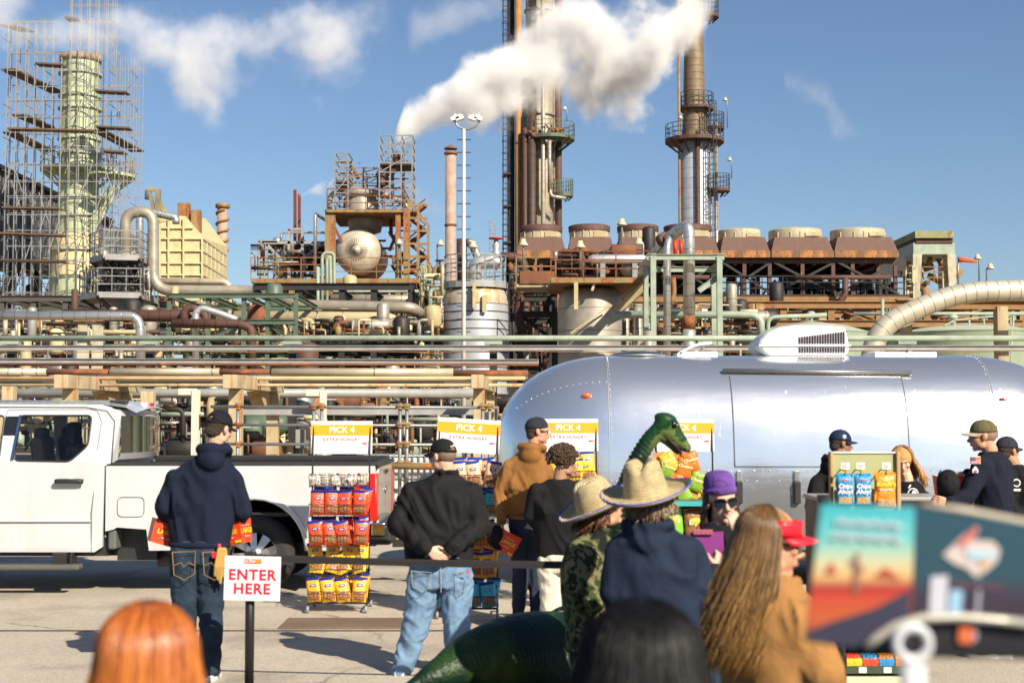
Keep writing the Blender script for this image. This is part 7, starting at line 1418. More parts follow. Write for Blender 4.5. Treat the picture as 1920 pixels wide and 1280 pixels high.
long_hair(p10[0], p10[1], .10, 1300, M_strand2, .003, 15, (.003, .0025, .0025), (.009, .008, .007), .015, (0, 0), .66, 1.06, wave=.008)
# --- 11 blue cap man
Y = 13.4
p11 = person('man in a blue cap and black hooded jacket behind the snack display', Y, 1562, (1577, 832), (1569, 860), [(1562, 898, .18), (1560, 930, .20), (1560, 970, .19), (1562, 1010, .18)], [[(1532, 902), (1524, 950, -.08), (1556, 962, -.25)], [(1594, 902), (1602, 950, .1), (1590, 970, .1)]], [[(1548, 1025), (1548, 1090), (1548, 1155)], [(1576, 1025), (1576, 1090), (1576, 1155)]], 70, 82, 4, 0, SK3, F_blackk, F_ddenim, hood='down', hands=((W(1560, 962, -.27), (1, 0, -.2), (0, -1, .3), dict(side=1)), None), armr=(.09, .075, .055))
cap(p11[0], p11[1], F_capn, back=False, logo=('LA', M_wht, 28, .05), emblem=(mat('patch_pale', (.35, .38, .5), .6), 85, .022)); short_hair(p11[0], p11[1], M_hairb, False); face_parts(p11[0], p11[2], p11[1])
# --- 12 wavy haired woman
Y = 13.0
p12 = person('woman with wavy auburn hair and a printed black shirt behind the display', Y, 1705, (1692, 864), (1702, 898), [(1706, 925, .15), (1706, 950, .17), (1706, 990, .16), (1706, 1020, .16)], [[(1682, 930), (1676, 965), (1680, 985, -.1)], [(1732, 930), (1740, 965), (1736, 985, -.1)]], [[(1695, 1030), (1695, 1100), (1695, 1165)], [(1716, 1030), (1716, 1100), (1716, 1165)]], 200, 190, 20, 0, SK1, F_blackk, F_ddenim, female=True)
face_parts(p12[0], p12[2], p12[1]); long_hair(p12[0], p12[1], .26, 420, M_strand, .006, 21, (.22, .09, .03), (.70, .38, .12), .045, (.07, 0), .64, 1.12, wave=.02)
pm = MB(); o_ = W(1712, 925, -.18); pm.ring(o_, .045, .006, 18, Matrix.Rotation(PI / 2, 3, 'X')); pm.box(o_ + V((0, 0, -.085)), (.09, .004, .02)); pm.ell(o_ + V((.01, 0, .005)), (.022, .004, .026)); pm.bar(o_ + V((-.04, 0, .05)), o_ + V((-.02, 0, .08)), .012); part('shirt_print', pm, M_wht, p12[0])
# --- 13 olive cap man
Y = 11.2
p13 = person('man in an olive cap and navy long sleeved shirt with a flag patch', Y, 1860, (1842, 818), (1856, 843), [(1860, 866, .19), (1862, 905, .225), (1864, 960, .225), (1866, 1020, .21)], [[(1842, 872, -.17), (1812, 930, -.24), (1782, 942, -.30)], [(1880, 872, .15), (1850, 920, .25), (1815, 890, .12)]], [[(1852, 1040), (1852, 1130), (1852, 1215)], [(1880, 1040), (1880, 1130), (1880, 1215)]], -72, -82, 2, 0, SK4, fabric('navy_jersey', (.012, .014, .026), .9, .3), F_dnavy, hands=((W(1780, 943, -.30), (-.75, 0, .15), (-.1, -1, 0), dict(side=1, curl=.6)), (W(1812, 888, .12), (-1, -.1, -.1), (0, -.3, 1), dict(side=-1, curl=.5))), armr=(.095, .075, .05), foldamp=.014, depth=.14)
cap(p13[0], p13[1], F_capo, mat('sun_bleached_brim', (.45, .36, .24), .8), back=False); mb = MB(); p13[1].e(mb, 0, -.024, .018, .0795, .095, .08); melt('hair', mb, mat('grey_stubble', (.22, .13, .09), .7), p13[0], .006, 2); face_parts(p13[0], p13[2], p13[1], True); glasses(p13[0], p13[1])
def decal(p, w, hh, m, par, nm, lean=.12): x_ = V((1, 0, 0)); y_ = V((0, lean, 1)).normalized(); M4 = basis(p, x_, y_); part(nm, MB().add([M4 @ V(q) for q in ((-w / 2, -hh / 2, 0), (w / 2, -hh / 2, 0), (w / 2, hh / 2, 0), (-w / 2, hh / 2, 0), (-w / 2, -hh / 2, -.006), (w / 2, -hh / 2, -.006), (w / 2, hh / 2, -.006), (-w / 2, hh / 2, -.006))], [(0, 1, 2, 3), (7, 6, 5, 4), (0, 4, 5, 1), (1, 5, 6, 2), (2, 6, 7, 3), (3, 7, 4, 0)]), m, par)
o_ = W(1829, 862, -.285); decal(o_, .078, .058, M_ylw, p13[0], 'flag_patch'); decal(o_ + V((0, -.004, 0)), .070, .050, M_wht, p13[0], 'flag_field')
for k in range(4): decal(o_ + V((0, -.008, -.019 + k * .0125)), .070, .0065, M_redt, p13[0], 'flag_stripe')
decal(o_ + V((-.018, -.012, .0115)), .034, .027, mat('flag_blue', (.04, .05, .25), .6), p13[0], 'flag_canton')
o_ = W(1829, 881, -.29); part('sleeve_badge', MB().add([o_ + V(q) for q in ((-.022, 0, -.02), (.022, 0, -.02), (.022, 0, .005), (0, 0, .032), (-.022, 0, .005))], [(0, 1, 2, 3, 4)]), M_wht, p13[0]); part('badge_mark', MB().box(o_ + V((0, -.004, -.008)), (.022, .003, .014)), M_redt, p13[0])
card_box('orange red box pressed against the navy shirted man belly', W(1785, 932, .0), 4, 0, .22, .14, .17, txt='')
t = thing('black_cap', 'black cap held with the box by the navy shirted man', 'cap', W(1782, 915, -.22)); hh = HF(W(1778, 912, -.22), -160, 62, 0, 1.0); cap(t, hh, F_capb, back=True)
t = thing('snack_packet', 'blue and yellow packet poking out of the orange red box', 'snack', W(1772, 893, 0)); part('pouch', MB().box(W(1770, 890, .0), (.09, .02, .05), Matrix.Rotation(R(30), 3, 'Y')), mat('packet_blue', (.02, .05, .3), .35), t, bevel=.008); part('band', MB().box(W(1764, 894, -.0), (.05, .024, .03), Matrix.Rotation(R(30), 3, 'Y')), M_ylw, t)
# --- 14 dark cap man at the edge
Y = 12.6
p14 = person('man in a dark cap with a shield emblem half hidden at the right edge', Y, 1905, (1890, 846), (1900, 867), [(1905, 892, .18), (1906, 925, .21), (1906, 970, .20), (1906, 1020, .19)], [[(1888, 892, -.15), (1892, 950, -.2), (1925, 975, -.2)], [(1925, 892, .15), (1930, 950, .15), (1930, 980, .1)]], [[(1895, 1040), (1895, 1110), (1895, 1178)], [(1916, 1040), (1916, 1110), (1916, 1178)]], 70, 62, 0, 0, SK2, F_blackk, F_ddenim)
cap(p14[0], p14[1], F_capg, back=False, emblem=(mat('patch_grey', (.25, .25, .26), .5), -62, .024)); short_hair(p14[0], p14[1], M_hairb, False); face_parts(p14[0], p14[2], p14[1]); pm = MB(); o_ = W(1906, 905, -.24); pm.ring(o_, .03, .006, 16, Matrix.Rotation(PI / 2, 3, 'X')); pm.box(o_ + V((0, 0, -.06)), (.07, .004, .018)); part('shirt_print', pm, M_wht, p14[0])

# onlookers behind the camera, seen only as reflections in the trailer
for i, (x, y, src) in enumerate(((-5.5, -2.5, p1), (-4.2, -4, p4), (-3, -2.2, p11), (-1.9, -4.5, p13), (2.2, -3.2, p2), (3.3, -4.6, p4), (4.4, -2.4, p1), (5.6, -3.6, p11), (6.8, -2.6, p13), (8.0, -4.2, p2), (3.2, 1.2, p2), (4.1, 3.0, p1), (5.0, 1.6, p4), (5.7, 4.2, p13), (6.4, 2.6, p11), (7.3, 4.8, p2), (8.1, 2.0, p1), (-3.6, 1.4, p4), (-4.6, 3.2, p13), (2.5, -1.2, p11))):
    c = dup(src[0], (x, y, 0)); c['label'] = 'onlooker in the crowd behind the camera, mirrored in the trailer'; c['group'] = 'onlookers mirrored in the trailer'
# ================================================================ SNACK RACKS, SIGNS, DISPLAYS
M_rackb = mat('black_wire', (.012, .012, .013), .45); M_signw = mat('sign_white', (.66, .66, .66), .5, var=.02); M_signy = mat('sign_yellow', (.80, .33, .003), .5, var=.02); M_signr = mat('sign_red', (.50, .02, .04), .5, var=.02)
M_nuts = mat('visible_nuts', (.30, .13, .05), .5, var=.7, scale=90); M_bblue = mat('bag_blue', (.01, .035, .24), .25, var=.1); M_caster = mat('caster_grey', (.25, .25, .25), .4)
def foil(n, c): return mat(n, c, .28, var=.12, scale=18, bump=.7, bscale=22)
M_tagw = mat('price_tag', (.68, .66, .62), .6, var=.03)
def pillow(w, h, t, n=8, ox=0, oz=0, wob=.0, seed=0):
    mb = MB(); rnd = random.Random(seed); vs = []
    for sgn in (-1, 1):
        for i in range(n + 1):
            for j in range(n + 1):
                u, v = i / n * 2 - 1, j / n * 2 - 1; b = max(0, (1 - abs(u) ** 3)) ** .6 * max(0, (1 - abs(v) ** 4)) ** .6
                vs.append(V((u * w / 2 * (1 - .05 * (1 - abs(v) ** 2)), sgn * (t / 2 * b + .001) + rnd.uniform(-wob, wob), v * h / 2 + h / 2)))
    m = (n + 1) ** 2
    fs = [(i * (n + 1) + j, (i + 1) * (n + 1) + j, (i + 1) * (n + 1) + j + 1, i * (n + 1) + j + 1) for i in range(n) for j in range(n)]
    fs += [tuple(m + k for k in f)[::-1] for f in fs]; edge = [i * (n + 1) for i in range(n)] + [n * (n + 1) + j for j in range(n)] + [i * (n + 1) + n for i in range(n, 0, -1)] + [j for j in range(n, 0, -1)]
    fs += [(edge[k], m + edge[k], m + edge[(k + 1) % len(edge)], edge[(k + 1) % len(edge)]) for k in range(len(edge))]
    return mb.add(vs, fs, None, True)
def patch(w, h, t, x0, x1, z0, z1, off=.003, n=4): # patch that hugs the front of a pillow bag
    vs = []
    for i in range(n + 1):
        for j in range(n + 1):
            x = x0 + (x1 - x0) * i / n; z_ = z0 + (z1 - z0) * j / n; u, v = x / (w / 2), z_ / (h / 2) - 1
            b = max(0, (1 - min(1, abs(u)) ** 3)) ** .6 * max(0, (1 - min(1, abs(v)) ** 4)) ** .6; vs.append(V((x, -(t / 2 * b + off), z_)))
    return MB().add(vs, [(i * (n + 1) + j, (i + 1) * (n + 1) + j, (i + 1) * (n + 1) + j + 1, i * (n + 1) + j + 1) for i in range(n) for j in range(n)], None, True)
PROTO = {}
def bag_proto(key, body, band, w=.148, h=.235, t=.055, win=True, lab=True):
    if key in PROTO: return None
    o = thing('snack_bag', 'x', 'snack bag', (0, 0, 0)); part('pouch', pillow(w, h, t, wob=.002, seed=len(key)), body, o)
    if band: part('top_band', patch(w, h, t, -w * .48, w * .48, h * .90, h * .99), band, o)
    if win: part('window', patch(w, h, t, -w * .36, w * .36, h * .10, h * .40), M_nuts, o)
    if lab: part('brand_label', patch(w, h, t, -w * .2, w * .2, h * .62, h * .72, .005), M_bblue, o); part('lettering', patch(w, h, t, -w * .13, w * .13, h * .655, h * .685, .0065), M_tagw, o)
    part('crimp', MB().bb((-w * .47, -.006, h * .985), (w * .47, .006, h * 1.02)), band or body, o)
    PROTO[key] = o; return o
def place_bag(key, loc, rz, rx, ry, label, group):
    o = PROTO[key]
    if not o.get('used'): o['used'] = 1; o.location = loc; c = o
    else: c = dup(o, loc)
    c.rotation_euler = (rx, ry, rz); c['label'] = label; c['group'] = group; return c
bag_proto('red', foil('bag_red', (.78, .07, .015)), M_bblue); bag_proto('yellow', foil('bag_yellow', (.80, .50, .02)), M_bblue); bag_proto('gold', foil('bag_gold', (.78, .36, .02)), M_bblue)
bag_proto('cyan', foil('bag_cyan', (.06, .42, .60)), M_bblue); bag_proto('orange', foil('bag_orange', (.78, .22, .03)), M_bblue); bag_proto('cream', foil('bag_cream', (.66, .40, .24)), M_bblue); bag_proto('teal', foil('bag_teal', (.05, .38, .36)), M_bblue)
bag_proto('white', foil('packet_white', (.62, .56, .50)), None, .09, .10, .05, False, False)
def rack(xc, Y, label, short, rows, tilt=0., yoff=0, seed=1, lean=0.):
    S = F / Y; cx = gx(xc, Y); dz = lambda py: gz(py, 14.0)
    t = thing('snack_rack', label, 'display rack', (cx, Y, 0), 'wheeled wire snack racks'); w = .56; rnd = random.Random(seed)
    up = MB()
    for q in (-1, 1): up.tube([(cx + q * w / 2, Y + .03, dz(1132)), (cx + q * w / 2, Y + .05, dz(850)), (cx + q * w / 2 , Y + .10, dz(800))], .009, 7)
    part('post', up, M_rackb, t); lg = MB()
    for q in (-1, 1): lg.tube([(cx + q * w / 2, Y - .22, .07), (cx + q * w / 2, Y + .03, dz(1128)), (cx + q * w / 2, Y + .26, .07)], .010, 7)
    lg.tube([(cx - w / 2, Y + .03, dz(1130)), (cx + w / 2, Y + .03, dz(1130))], .008, 6); part('base_frame', lg, M_rackb, t)
    cs = MB()
    for q in (-1, 1):
        for yy in (-.22, .26): cs.cyl((cx + q * w / 2 - .012, Y + yy, .035), (cx + q * w / 2 + .012, Y + yy, .035), .035, seg=14)
    ci = islands(cs); [part_('caster', sub(cs, g), M_caster, t) for g in ci]
    for (yt_, yb_, key, n) in rows:
        zb_, zt_ = dz(yb_), dz(yb_ - 22); b = MB(); y0, y1 = Y - .20, Y + .03
        for z_ in (zb_, zt_): b.tube([(cx - w / 2, y1, z_), (cx - w / 2, y0, z_), (cx + w / 2, y0, z_), (cx + w / 2, y1, z_), (cx - w / 2, y1, z_)], .0045, 5)
        b.bar((cx - w / 2, y0, (zb_ + zt_) / 2), (cx + w / 2, y0, (zb_ + zt_) / 2), .003)
        for k in range(19): x = cx - w / 2 + w * k / 18; b.bar((x, y0, zb_), (x, y0, zt_), .003)
        for k in range(8): x = cx - w / 2 + w * k / 7; b.bar((x, y0, zb_), (x, y1, zb_), .003)
        part('basket', b, M_rackb, t)
        kname = {'red': 'red', 'yellow': 'yellow', 'gold': 'golden', 'cyan': 'light blue', 'orange': 'orange', 'cream': 'pale peach', 'white': 'white wrapped', 'teal': 'teal'}[key]
        pos = {886: 'top', 922: 'second', 979: 'middle', 1030: 'fourth', 1087: 'lowest'}[yt_]
        lb = '%s snack bag in the %s basket of the %s' % (kname, pos, short); gr = '%s bags in the %s basket of the %s' % (kname, pos, short)
        for row in range(2):
            for k in range(n):
                x = cx - w / 2 + w * (k + .5) / n + rnd.uniform(-.01, .01)
                if key == 'white': place_bag(key, (x, Y - .14 + row * .11, zb_ + .008 + row * .02), rnd.uniform(-.6, .6), rnd.uniform(-.5, .5), rnd.uniform(-.4, .4), lb, gr)
                elif key == 'yellow': place_bag(key, (x, Y - .12 + row * .1, zb_ + .015 + row * .05), rnd.uniform(-.3, .3), rnd.uniform(-.9, -.5) if row == 0 else -.2, rnd.uniform(-.5, .5), lb, gr)
                else: place_bag(key, (x, Y - .16 + row * .13, zb_ + .01 + row * .03), rnd.uniform(-.3, .3), rnd.uniform(-.28, -.02), rnd.uniform(-.2, .2), lb, gr)
    # header sign
    M3 = Matrix.Rotation(R(tilt), 3, 'Y') @ Matrix.Rotation(R(-6), 3, 'X'); zc_ = dz(820); c = V((cx + lean, Y + .09, zc_ + yoff)); sw, sh = .605, .325; T = lambda x, z_, y=0.: c + M3 @ V((x, y, z_))
    s_ = part('sign_board', MB().box(c, (sw, .012, sh), M3), M_signw, t)
    part('yellow_band', MB().add([T(-sw / 2, .02, -.0085), T(sw / 2, .02, -.0085), T(sw / 2, .125 * 1., -.0085), T(-sw / 2, .125, -.0085)], [(0, 1, 2, 3)]), M_signy, s_)
    xa, za_ = M3 @ V((1, 0, 0)), M3 @ V((0, 0, 1))
    part('lettering', MB().extend(text_mb('PICK 4', .085, .0017, spacing=1.02), basis(T(-.0, .072, -.0105), xa, za_)), M_signw, s_)
    part('lettering', MB().extend(text_mb('EXTRA HUNGRY', .043, .0004, spacing=1.18), basis(T(0, -.022, -.0085), xa, za_)), M_signr, s_)
    part('logo', MB().add([T(.205, -.068, -.009), T(.25, -.068, -.009), T(.25, -.052, -.009), T(.205, -.052, -.009)], [(0, 1, 2, 3)]), mat('logo_red', (.7, .06, .02), .5), s_)
    part('logo', MB().extend(text_mb('MILE', .015, .0005), basis(T(.268, -.06, -.009), xa, za_)), mat('logo_grey', (.4, .4, .4), .5), s_)
    return t
R1 = [(886, 910, 'white', 6), (922, 965, 'red', 4), (979, 1021, 'red', 4), (1030, 1074, 'yellow', 4), (1087, 1126, 'gold', 4)]
rack(639, 14.0, 'leftmost wire snack rack standing against the truck bed', 'leftmost rack', R1, 0, seed=1)
R2 = [(886, 908, 'cream', 4), (922, 962, 'teal', 4), (979, 1021, 'orange', 4), (1030, 1072, 'gold', 4), (1087, 1126, 'cyan', 4)]
rack(878, 13.6, 'wire snack rack half hidden behind the broad man in black', 'rack behind the broad man', R2, 3.5, seed=2, yoff=.02)
R3 = [(886, 905, 'yellow', 4), (922, 962, 'yellow', 4), (979, 1021, 'gold', 4), (1087, 1126, 'red', 4)]
rack(1066, 14.3, 'wire snack rack behind the curly haired man', 'rack behind the curly man', R3, 0, seed=3, yoff=.02)
rack(1284, 14.2, 'wire snack rack behind the dinosaur head', 'rack behind the dinosaur', [(922, 962, 'gold', 4), (979, 1021, 'orange', 4)], .5, seed=4, yoff=.02)
# chip display behind the beanie woman
Y = 11.6; cx = gx(1262, Y); t = thing('chip_display', 'dark green chip shelf with an orange picture header behind the straw hat', 'display shelf', (cx, Y, 0))
Mgs = mat('shelf_green', (.035, .10, .07), .5); w0, w1 = gx(1196, Y), gx(1326, Y)
part('back_panel', MB().bb((w0, Y + .28, 0), (w1, Y + .31, gz(935, Y))), Mgs, t); part('side_panel', MB().bb((w0 - .015, Y - .12, 0), (w0, Y + .28, gz(935, Y))), Mgs, t); part('side_panel', MB().bb((w1, Y - .12, 0), (w1 + .015, Y + .28, gz(935, Y))), Mgs, t)
for py in (942, 1008, 1075, 1140): s_ = part('shelf', MB().bb((w0, Y - .12, gz(py, Y)), (w1, Y + .28, gz(py, Y) + .015)), Mgs, t); part('price_rail', MB().bb((w0, Y - .135, gz(py, Y) - .02), (w1, Y - .122, gz(py, Y) + .02)), mat('teal_rail', (.05, .33, .33), .35), s_)
hb = part('header_board', MB().bb((gx(1232, Y), Y + .26, gz(938, Y)), (gx(1316, Y), Y + .275, gz(850, Y))), mat('header_orange', (.62, .20, .03), .45, var=.5, scale=9), t)
rnd = random.Random(12)
for k, (px, py, rot, mm) in enumerate(((1246, 880, 20, 'g'), (1262, 868, -25, 'y'), (1280, 880, 12, 'o'), (1300, 868, -15, 'o'), (1300, 905, 20, 'g'), (1275, 908, -10, 'o'), (1252, 912, 35, 'y'), (1290, 925, -30, 'g'))):
    m_ = {'g': foil('print_green', (.22, .35, .03)), 'y': foil('print_yellow', (.75, .42, .04)), 'o': foil('print_orange', (.70, .16, .02))}[mm]
    b_ = pillow(.13, .17, .02, 5); M4 = Matrix.Translation(at(px, py, Y + .245) - V((0, 0, .07))) @ Matrix.Rotation(R(rot), 4, 'Y'); part('printed_bag', MB().extend(b_, M4), m_, hb)
    part('lettering', MB().extend(text_mb('Cheetos', .035, .001, shear=.3), M4 @ Matrix.Translation((0, -.016, .1)) @ Matrix.Rotation(PI / 2, 4, 'X')), mat('print_pale', (.8, .7, .3), .5), hb)
def chip_bag(label, p, w, h, m, txt, tm, rz=0, ry=0, group=None, band=None, oval=None, tsz=.05, sub_=None, hang=False):
    o = thing('chip_bag', label, 'snack bag', p, group); M4 = Matrix.Translation(p) @ Matrix.Rotation(R(rz), 4, 'Z') @ Matrix.Rotation(R(ry), 4, 'Y')
    part('pouch', MB().extend(pillow(w, h, w * .38, 10, wob=.003, seed=int(p[0] * 100) % 97), M4), m, o)
    part('crimp', MB().extend(MB().bb((-w * .48, -.003, h * .99), (w * .48, .003, h * 1.05)), M4), m, o)
    if oval: part('emblem', MB().extend(MB().ell((0, -w * .185, h * .55), (w * .30, .012, h * .14)), M4), oval, o)
    for i, (tx, zz_, sz, mm) in enumerate(txt): part('lettering', MB().extend(text_mb(tx, sz, sz * .035, shear=.15), M4 @ Matrix.Translation((0, -w * .205 - .004, h * zz_)) @ Matrix.Rotation(PI / 2, 4, 'X')), mm, o)
    if band: part('picture', MB().extend(patch(w, h, w * .38, -w * .38, w * .38, h * .06, h * .28, .006), M4), band, o)
    return o
M_cookie = mat('cookie_print', (.52, .30, .12), .5, var=.5, scale=60)
for px, py, sc_, mm, lb, tx in ((1262, 1008, 1., foil('bag_lime', (.22, .50, .05)), 'lime green potato chip bag on the shelf right of the straw hat', "Lay's"), (1303, 1008, .9, foil('bag_brownish', (.30, .13, .04)), 'brown and yellow chip bag beside the lime green bag', "Lay's"), (1225, 1008, .9, foil('bag_darkred', (.4, .04, .03)), 'dark red chip bag left of the lime green bag', "Lay's")): chip_bag(lb, at(px, py, Y) + V((0, -.02, .018)), .19 * sc_, .24 * sc_, mm, [(tx, .53, .055, M_wht)], M_wht, rz=8, ry=-4, oval=mat('emblem_yellow', (.8, .5, .03), .4) if tx else None)
# near snack display with hanging cookie bags
Y = 9.5; X0, X1 = gx(1560, Y), gx(1694, Y); t = thing('snack_display', 'tall snack display with an olive back panel and hanging bags', 'display shelf', ((X0 + X1) / 2, Y, 0))
M_olive = mat('olive_panel', (.36, .37, .17), .5, var=.06); M_card = mat('cardboard_edge', (.45, .28, .13), .8); M_dgr = mat('dark_green_steel', (.05, .075, .04), .5); M_cb = mat('cream_base', (.60, .55, .36), .5)
part('back_panel', MB().bb((X0 + .02, Y + .10, 1.22), (X1 - .02, Y + .12, gz(849, Y))), M_olive, t); part('side_board', MB().bb((X0, Y + .07, 1.22), (X0 + .022, Y + .13, gz(847, Y))), M_card, t, bevel=.006); part('side_board', MB().bb((X1 - .03, Y + .07, 1.22), (X1 - .004, Y + .13, gz(847, Y))), M_card, t, bevel=.006); part('top_board', MB().bb((X0 + .023, Y + .09, gz(850, Y)), (X1 - .031, Y + .13, gz(847, Y))), M_tagw, t)
part('cabinet', MB().bb((X0, Y + .10, .28), (X1 - .0, Y + .16, 1.218)), M_dgr, t); part('side_panel', MB().bb((X1 - .02, Y - .22, .0), (X1, Y + .098, 1.215)), M_blk, t); part('side_panel', MB().bb((X0, Y - .22, .0), (X0 + .02, Y + .098, 1.215)), M_blk, t); part('base', MB().bb((X0 + .021, Y - .24, .0), (X1 - .021, Y + .098, gz(1256, Y) - .0)), M_cb, t)
rnd = random.Random(5); cols = [foil('candy_yellow', (.75, .50, .03)), foil('candy_red', (.65, .07, .03)), foil('candy_blue', (.04, .25, .5)), foil('candy_orange', (.75, .25, .03))]
for i, py in enumerate((1000, 1060, 1120, 1180, 1240)):
    z_ = gz(py, Y); s_ = part('shelf', MB().bb((X0 + .021, Y - .22, z_ - .012), (X1 - .021, Y + .098, z_)), M_dgr, t); part('price_rail', MB().bb((X0 + .021, Y - .235, z_ - .035), (X1 - .021, Y - .221, z_ + .012)), M_dgr, s_)
    part('price_tag', MB().bb((X0 + .10, Y - .24, z_ - .03), (X0 + .15, Y - .236, z_ + .006)), M_tagw, s_); part('price_tag', MB().bb((X0 + .26, Y - .24, z_ - .03), (X0 + .31, Y - .236, z_ + .006)), M_tagw, s_)
    nm = ('topmost', 'second', 'third', 'fourth', 'lowest')[i]
    for k in range(4):
        x = X0 + .03 + k * .105; c_ = ('yellow', 'red', 'blue', 'orange')[(k + i) % 4]; o = thing('candy_box', '%s candy box on the %s shelf of the display' % (c_, nm), 'candy box', (x + .05, Y - .15, z_)); part('tray', MB().bb((x, Y - .21, z_ + .002), (x + .1, Y - .03, z_ + .055)), cols[(k + i) % 4], o, bevel=.002); mb = MB(); [mb.box((x + .013 + j * .024, Y - .12, z_ + .06), (.02, .15, .03), Matrix.Rotation(rnd.uniform(-.2, .2), 3, 'Y')) for j in range(4)]; g = islands(mb); [part_('wrapped_bar', sub(mb, q), cols[(k + i + 1) % 4], o) for q in g]
M_cblue = foil('cookie_bag_blue', (.02, .24, .48)); M_prn = mat('print_ink', (.02, .02, .03), .5)
for px, w_, lb in ((1584, .115, 'blue cookie bag hanging at the left on the olive panel'), (1618, .115, 'blue cookie bag hanging in the middle of the olive panel')):
    chip_bag(lb, at(px, 947, Y - .04), w_, .20, M_cblue, [('Chips', .63, .040, M_wht), ('Ahoy!', .45, .040, M_wht), ('NABISCO', .84, .014, M_redt)], M_wht, group=None, band=M_cookie)
chip_bag('orange peanut butter snack bag hanging at the right on the olive panel', at(1660, 952, Y - .04), .145, .225, foil('bag_bright_orange', (.85, .26, .02)), [("Reese's", .70, .042, M_ylw), ('SNACK MIX', .54, .016, M_wht)], M_wht, band=M_cookie)
for px in (1585, 1614, 1662):
    o_ = at(px, 873, Y - .05); part('hanging_tag', MB().bb((o_.x - .028, o_.y, o_.z - .022), (o_.x + .028, o_.y + .004, o_.z + .022)), M_tagw, t); part('peg_hook', MB().bar(o_ + V((0, .15, -.03)), o_ + V((0, -.0, -.03)), .006).bar(o_ + V((0, .0, -.03)), o_ + V((0, .0, -.06)), .005), M_blk, t)
    part('tag_print', MB().bar(o_ + V((-.018, -.002, .005)), o_ + V((.018, -.002, .005)), .004).bar(o_ + V((-.018, -.002, -.007)), o_ + V((.012, -.002, -.007)), .004), mat('faint_print', (.35, .36, .33), .7), t)
# counter behind the display
Y = 12.3; t = thing('serving_counter', 'long black draped counter with a pale edge in front of the trailer', 'counter', (gx(1640, Y), Y, 0)); part('top', MB().bb((gx(1517, Y), Y - .3, 1.17), (gx(1870, Y), Y + .3, 1.205)), M_gbeam, t, bevel=.01); part('drape', MB().bb((gx(1521, Y), Y - .29, .02), (gx(1866, Y), Y + .29, 1.168)), M_blk, t); part('edge_pad', MB().tube([(gx(1517, Y), Y - .3, 1.19), (gx(1562, Y), Y - .3, 1.19)], .035, 10), mat('pad_black', (.03, .03, .035), .4), t)
# ================================================================ STANCHION, BELT, ENTER HERE
Y = 9.6; xp = gx(472, Y); zs_ = gz(1045, Y)
t = thing('belt_post', 'black belt barrier post carrying the ENTER HERE sign', 'barrier post', (xp, Y, 0))
part('pole', MB().tube([(xp, Y, .02), (xp, Y, gz(1035, Y))], .031, 18), M_rackb, t); part('base', MB().lathe([(0, .03), (.05, .03), (.17, .012), (.175, 0), (0, 0)], (xp, Y, 0), 28), M_rackb, t)
part('belt_head', MB().bb((xp - .035, Y - .035, zs_ - .04), (xp + .035, Y + .035, zs_ + .04)), M_rackb, t, bevel=.006)
bl = MB(); n = 30; x9 = gx(1165, 9.5)
for k in range(n + 1): u = k / n; 
P = [V((xp + .03 + (x9 - xp) * k / n, Y + .0 - .3 * k / n, zs_ - .012 * math.sin(PI * k / n) - .02 * k / n)) for k in range(n + 1)]
vs = [q for p in P for q in (p + V((0, 0, .024)), p + V((0, 0, -.024)), p + V((0, .003, -.024)), p + V((0, .003, .024)))]; bl.add(vs, [(i * 4 + j, i * 4 + (j + 1) % 4, (i + 1) * 4 + (j + 1) % 4, (i + 1) * 4 + j) for i in range(n) for j in range(4)]); part('belt', bl, mat('belt_webbing', (.02, .017, .017), .7), t)
for dz_ in (-.010, 0, .010): part('belt_rib', MB().tube([p + V((0, -.002, dz_)) for p in P], .0015, 4), mat('belt_rib', (.04, .036, .035), .6), t)
xq = x9; part('end_post', MB().tube([(xq, Y - .3, .0), (xq, Y - .3, zs_ + .05)], .031, 14), M_rackb, t)
M3 = Matrix.Rotation(R(1.2), 3, 'Y'); c = at(473, 1084, Y - .06); sg = part('sign_frame', MB().box(c, (.375, .012, .295), M3), M_signw, t, bevel=.003); T = lambda x, z_: c + M3 @ V((x, -.0085, z_)); xa, za_ = M3 @ V((1, 0, 0)), M3 @ V((0, 0, 1))
part('lettering', MB().extend(text_mb('ENTER', .098, .0028, spacing=1.12), basis(T(0, .022), xa, za_)), mat('enter_red', (.72, .012, .04), .5, var=.02), sg); part('lettering', MB().extend(text_mb('HERE', .098, .0028, spacing=1.12), basis(T(0, -.070), xa, za_)), MATS['enter_red'], sg)
part('logo_plate', MB().add([T(-.058, .100), T(.058, .100), T(.058, .130), T(-.058, .130)], [(0, 1, 2, 3)]), mat('logo_red', (.7, .06, .02), .5), sg)
part('logo_lettering', MB().extend(text_mb('EXTRA', .027, .0009), basis(T(-.021, .114) + V((0, -.002, 0)), xa, za_)), M_signw, sg); part('logo_lettering', MB().extend(text_mb('MILE', .018, .0006), basis(T(.035, .113) + V((0, -.002, 0)), xa, za_)), M_ylw, sg)
part('logo_stripe', MB().tube([T(-.05, .122) + V((0, -.002, 0)), T(0, .129) + V((0, -.002, 0)), T(.05, .124) + V((0, -.002, 0))], .0015, 4), M_ylw, sg)
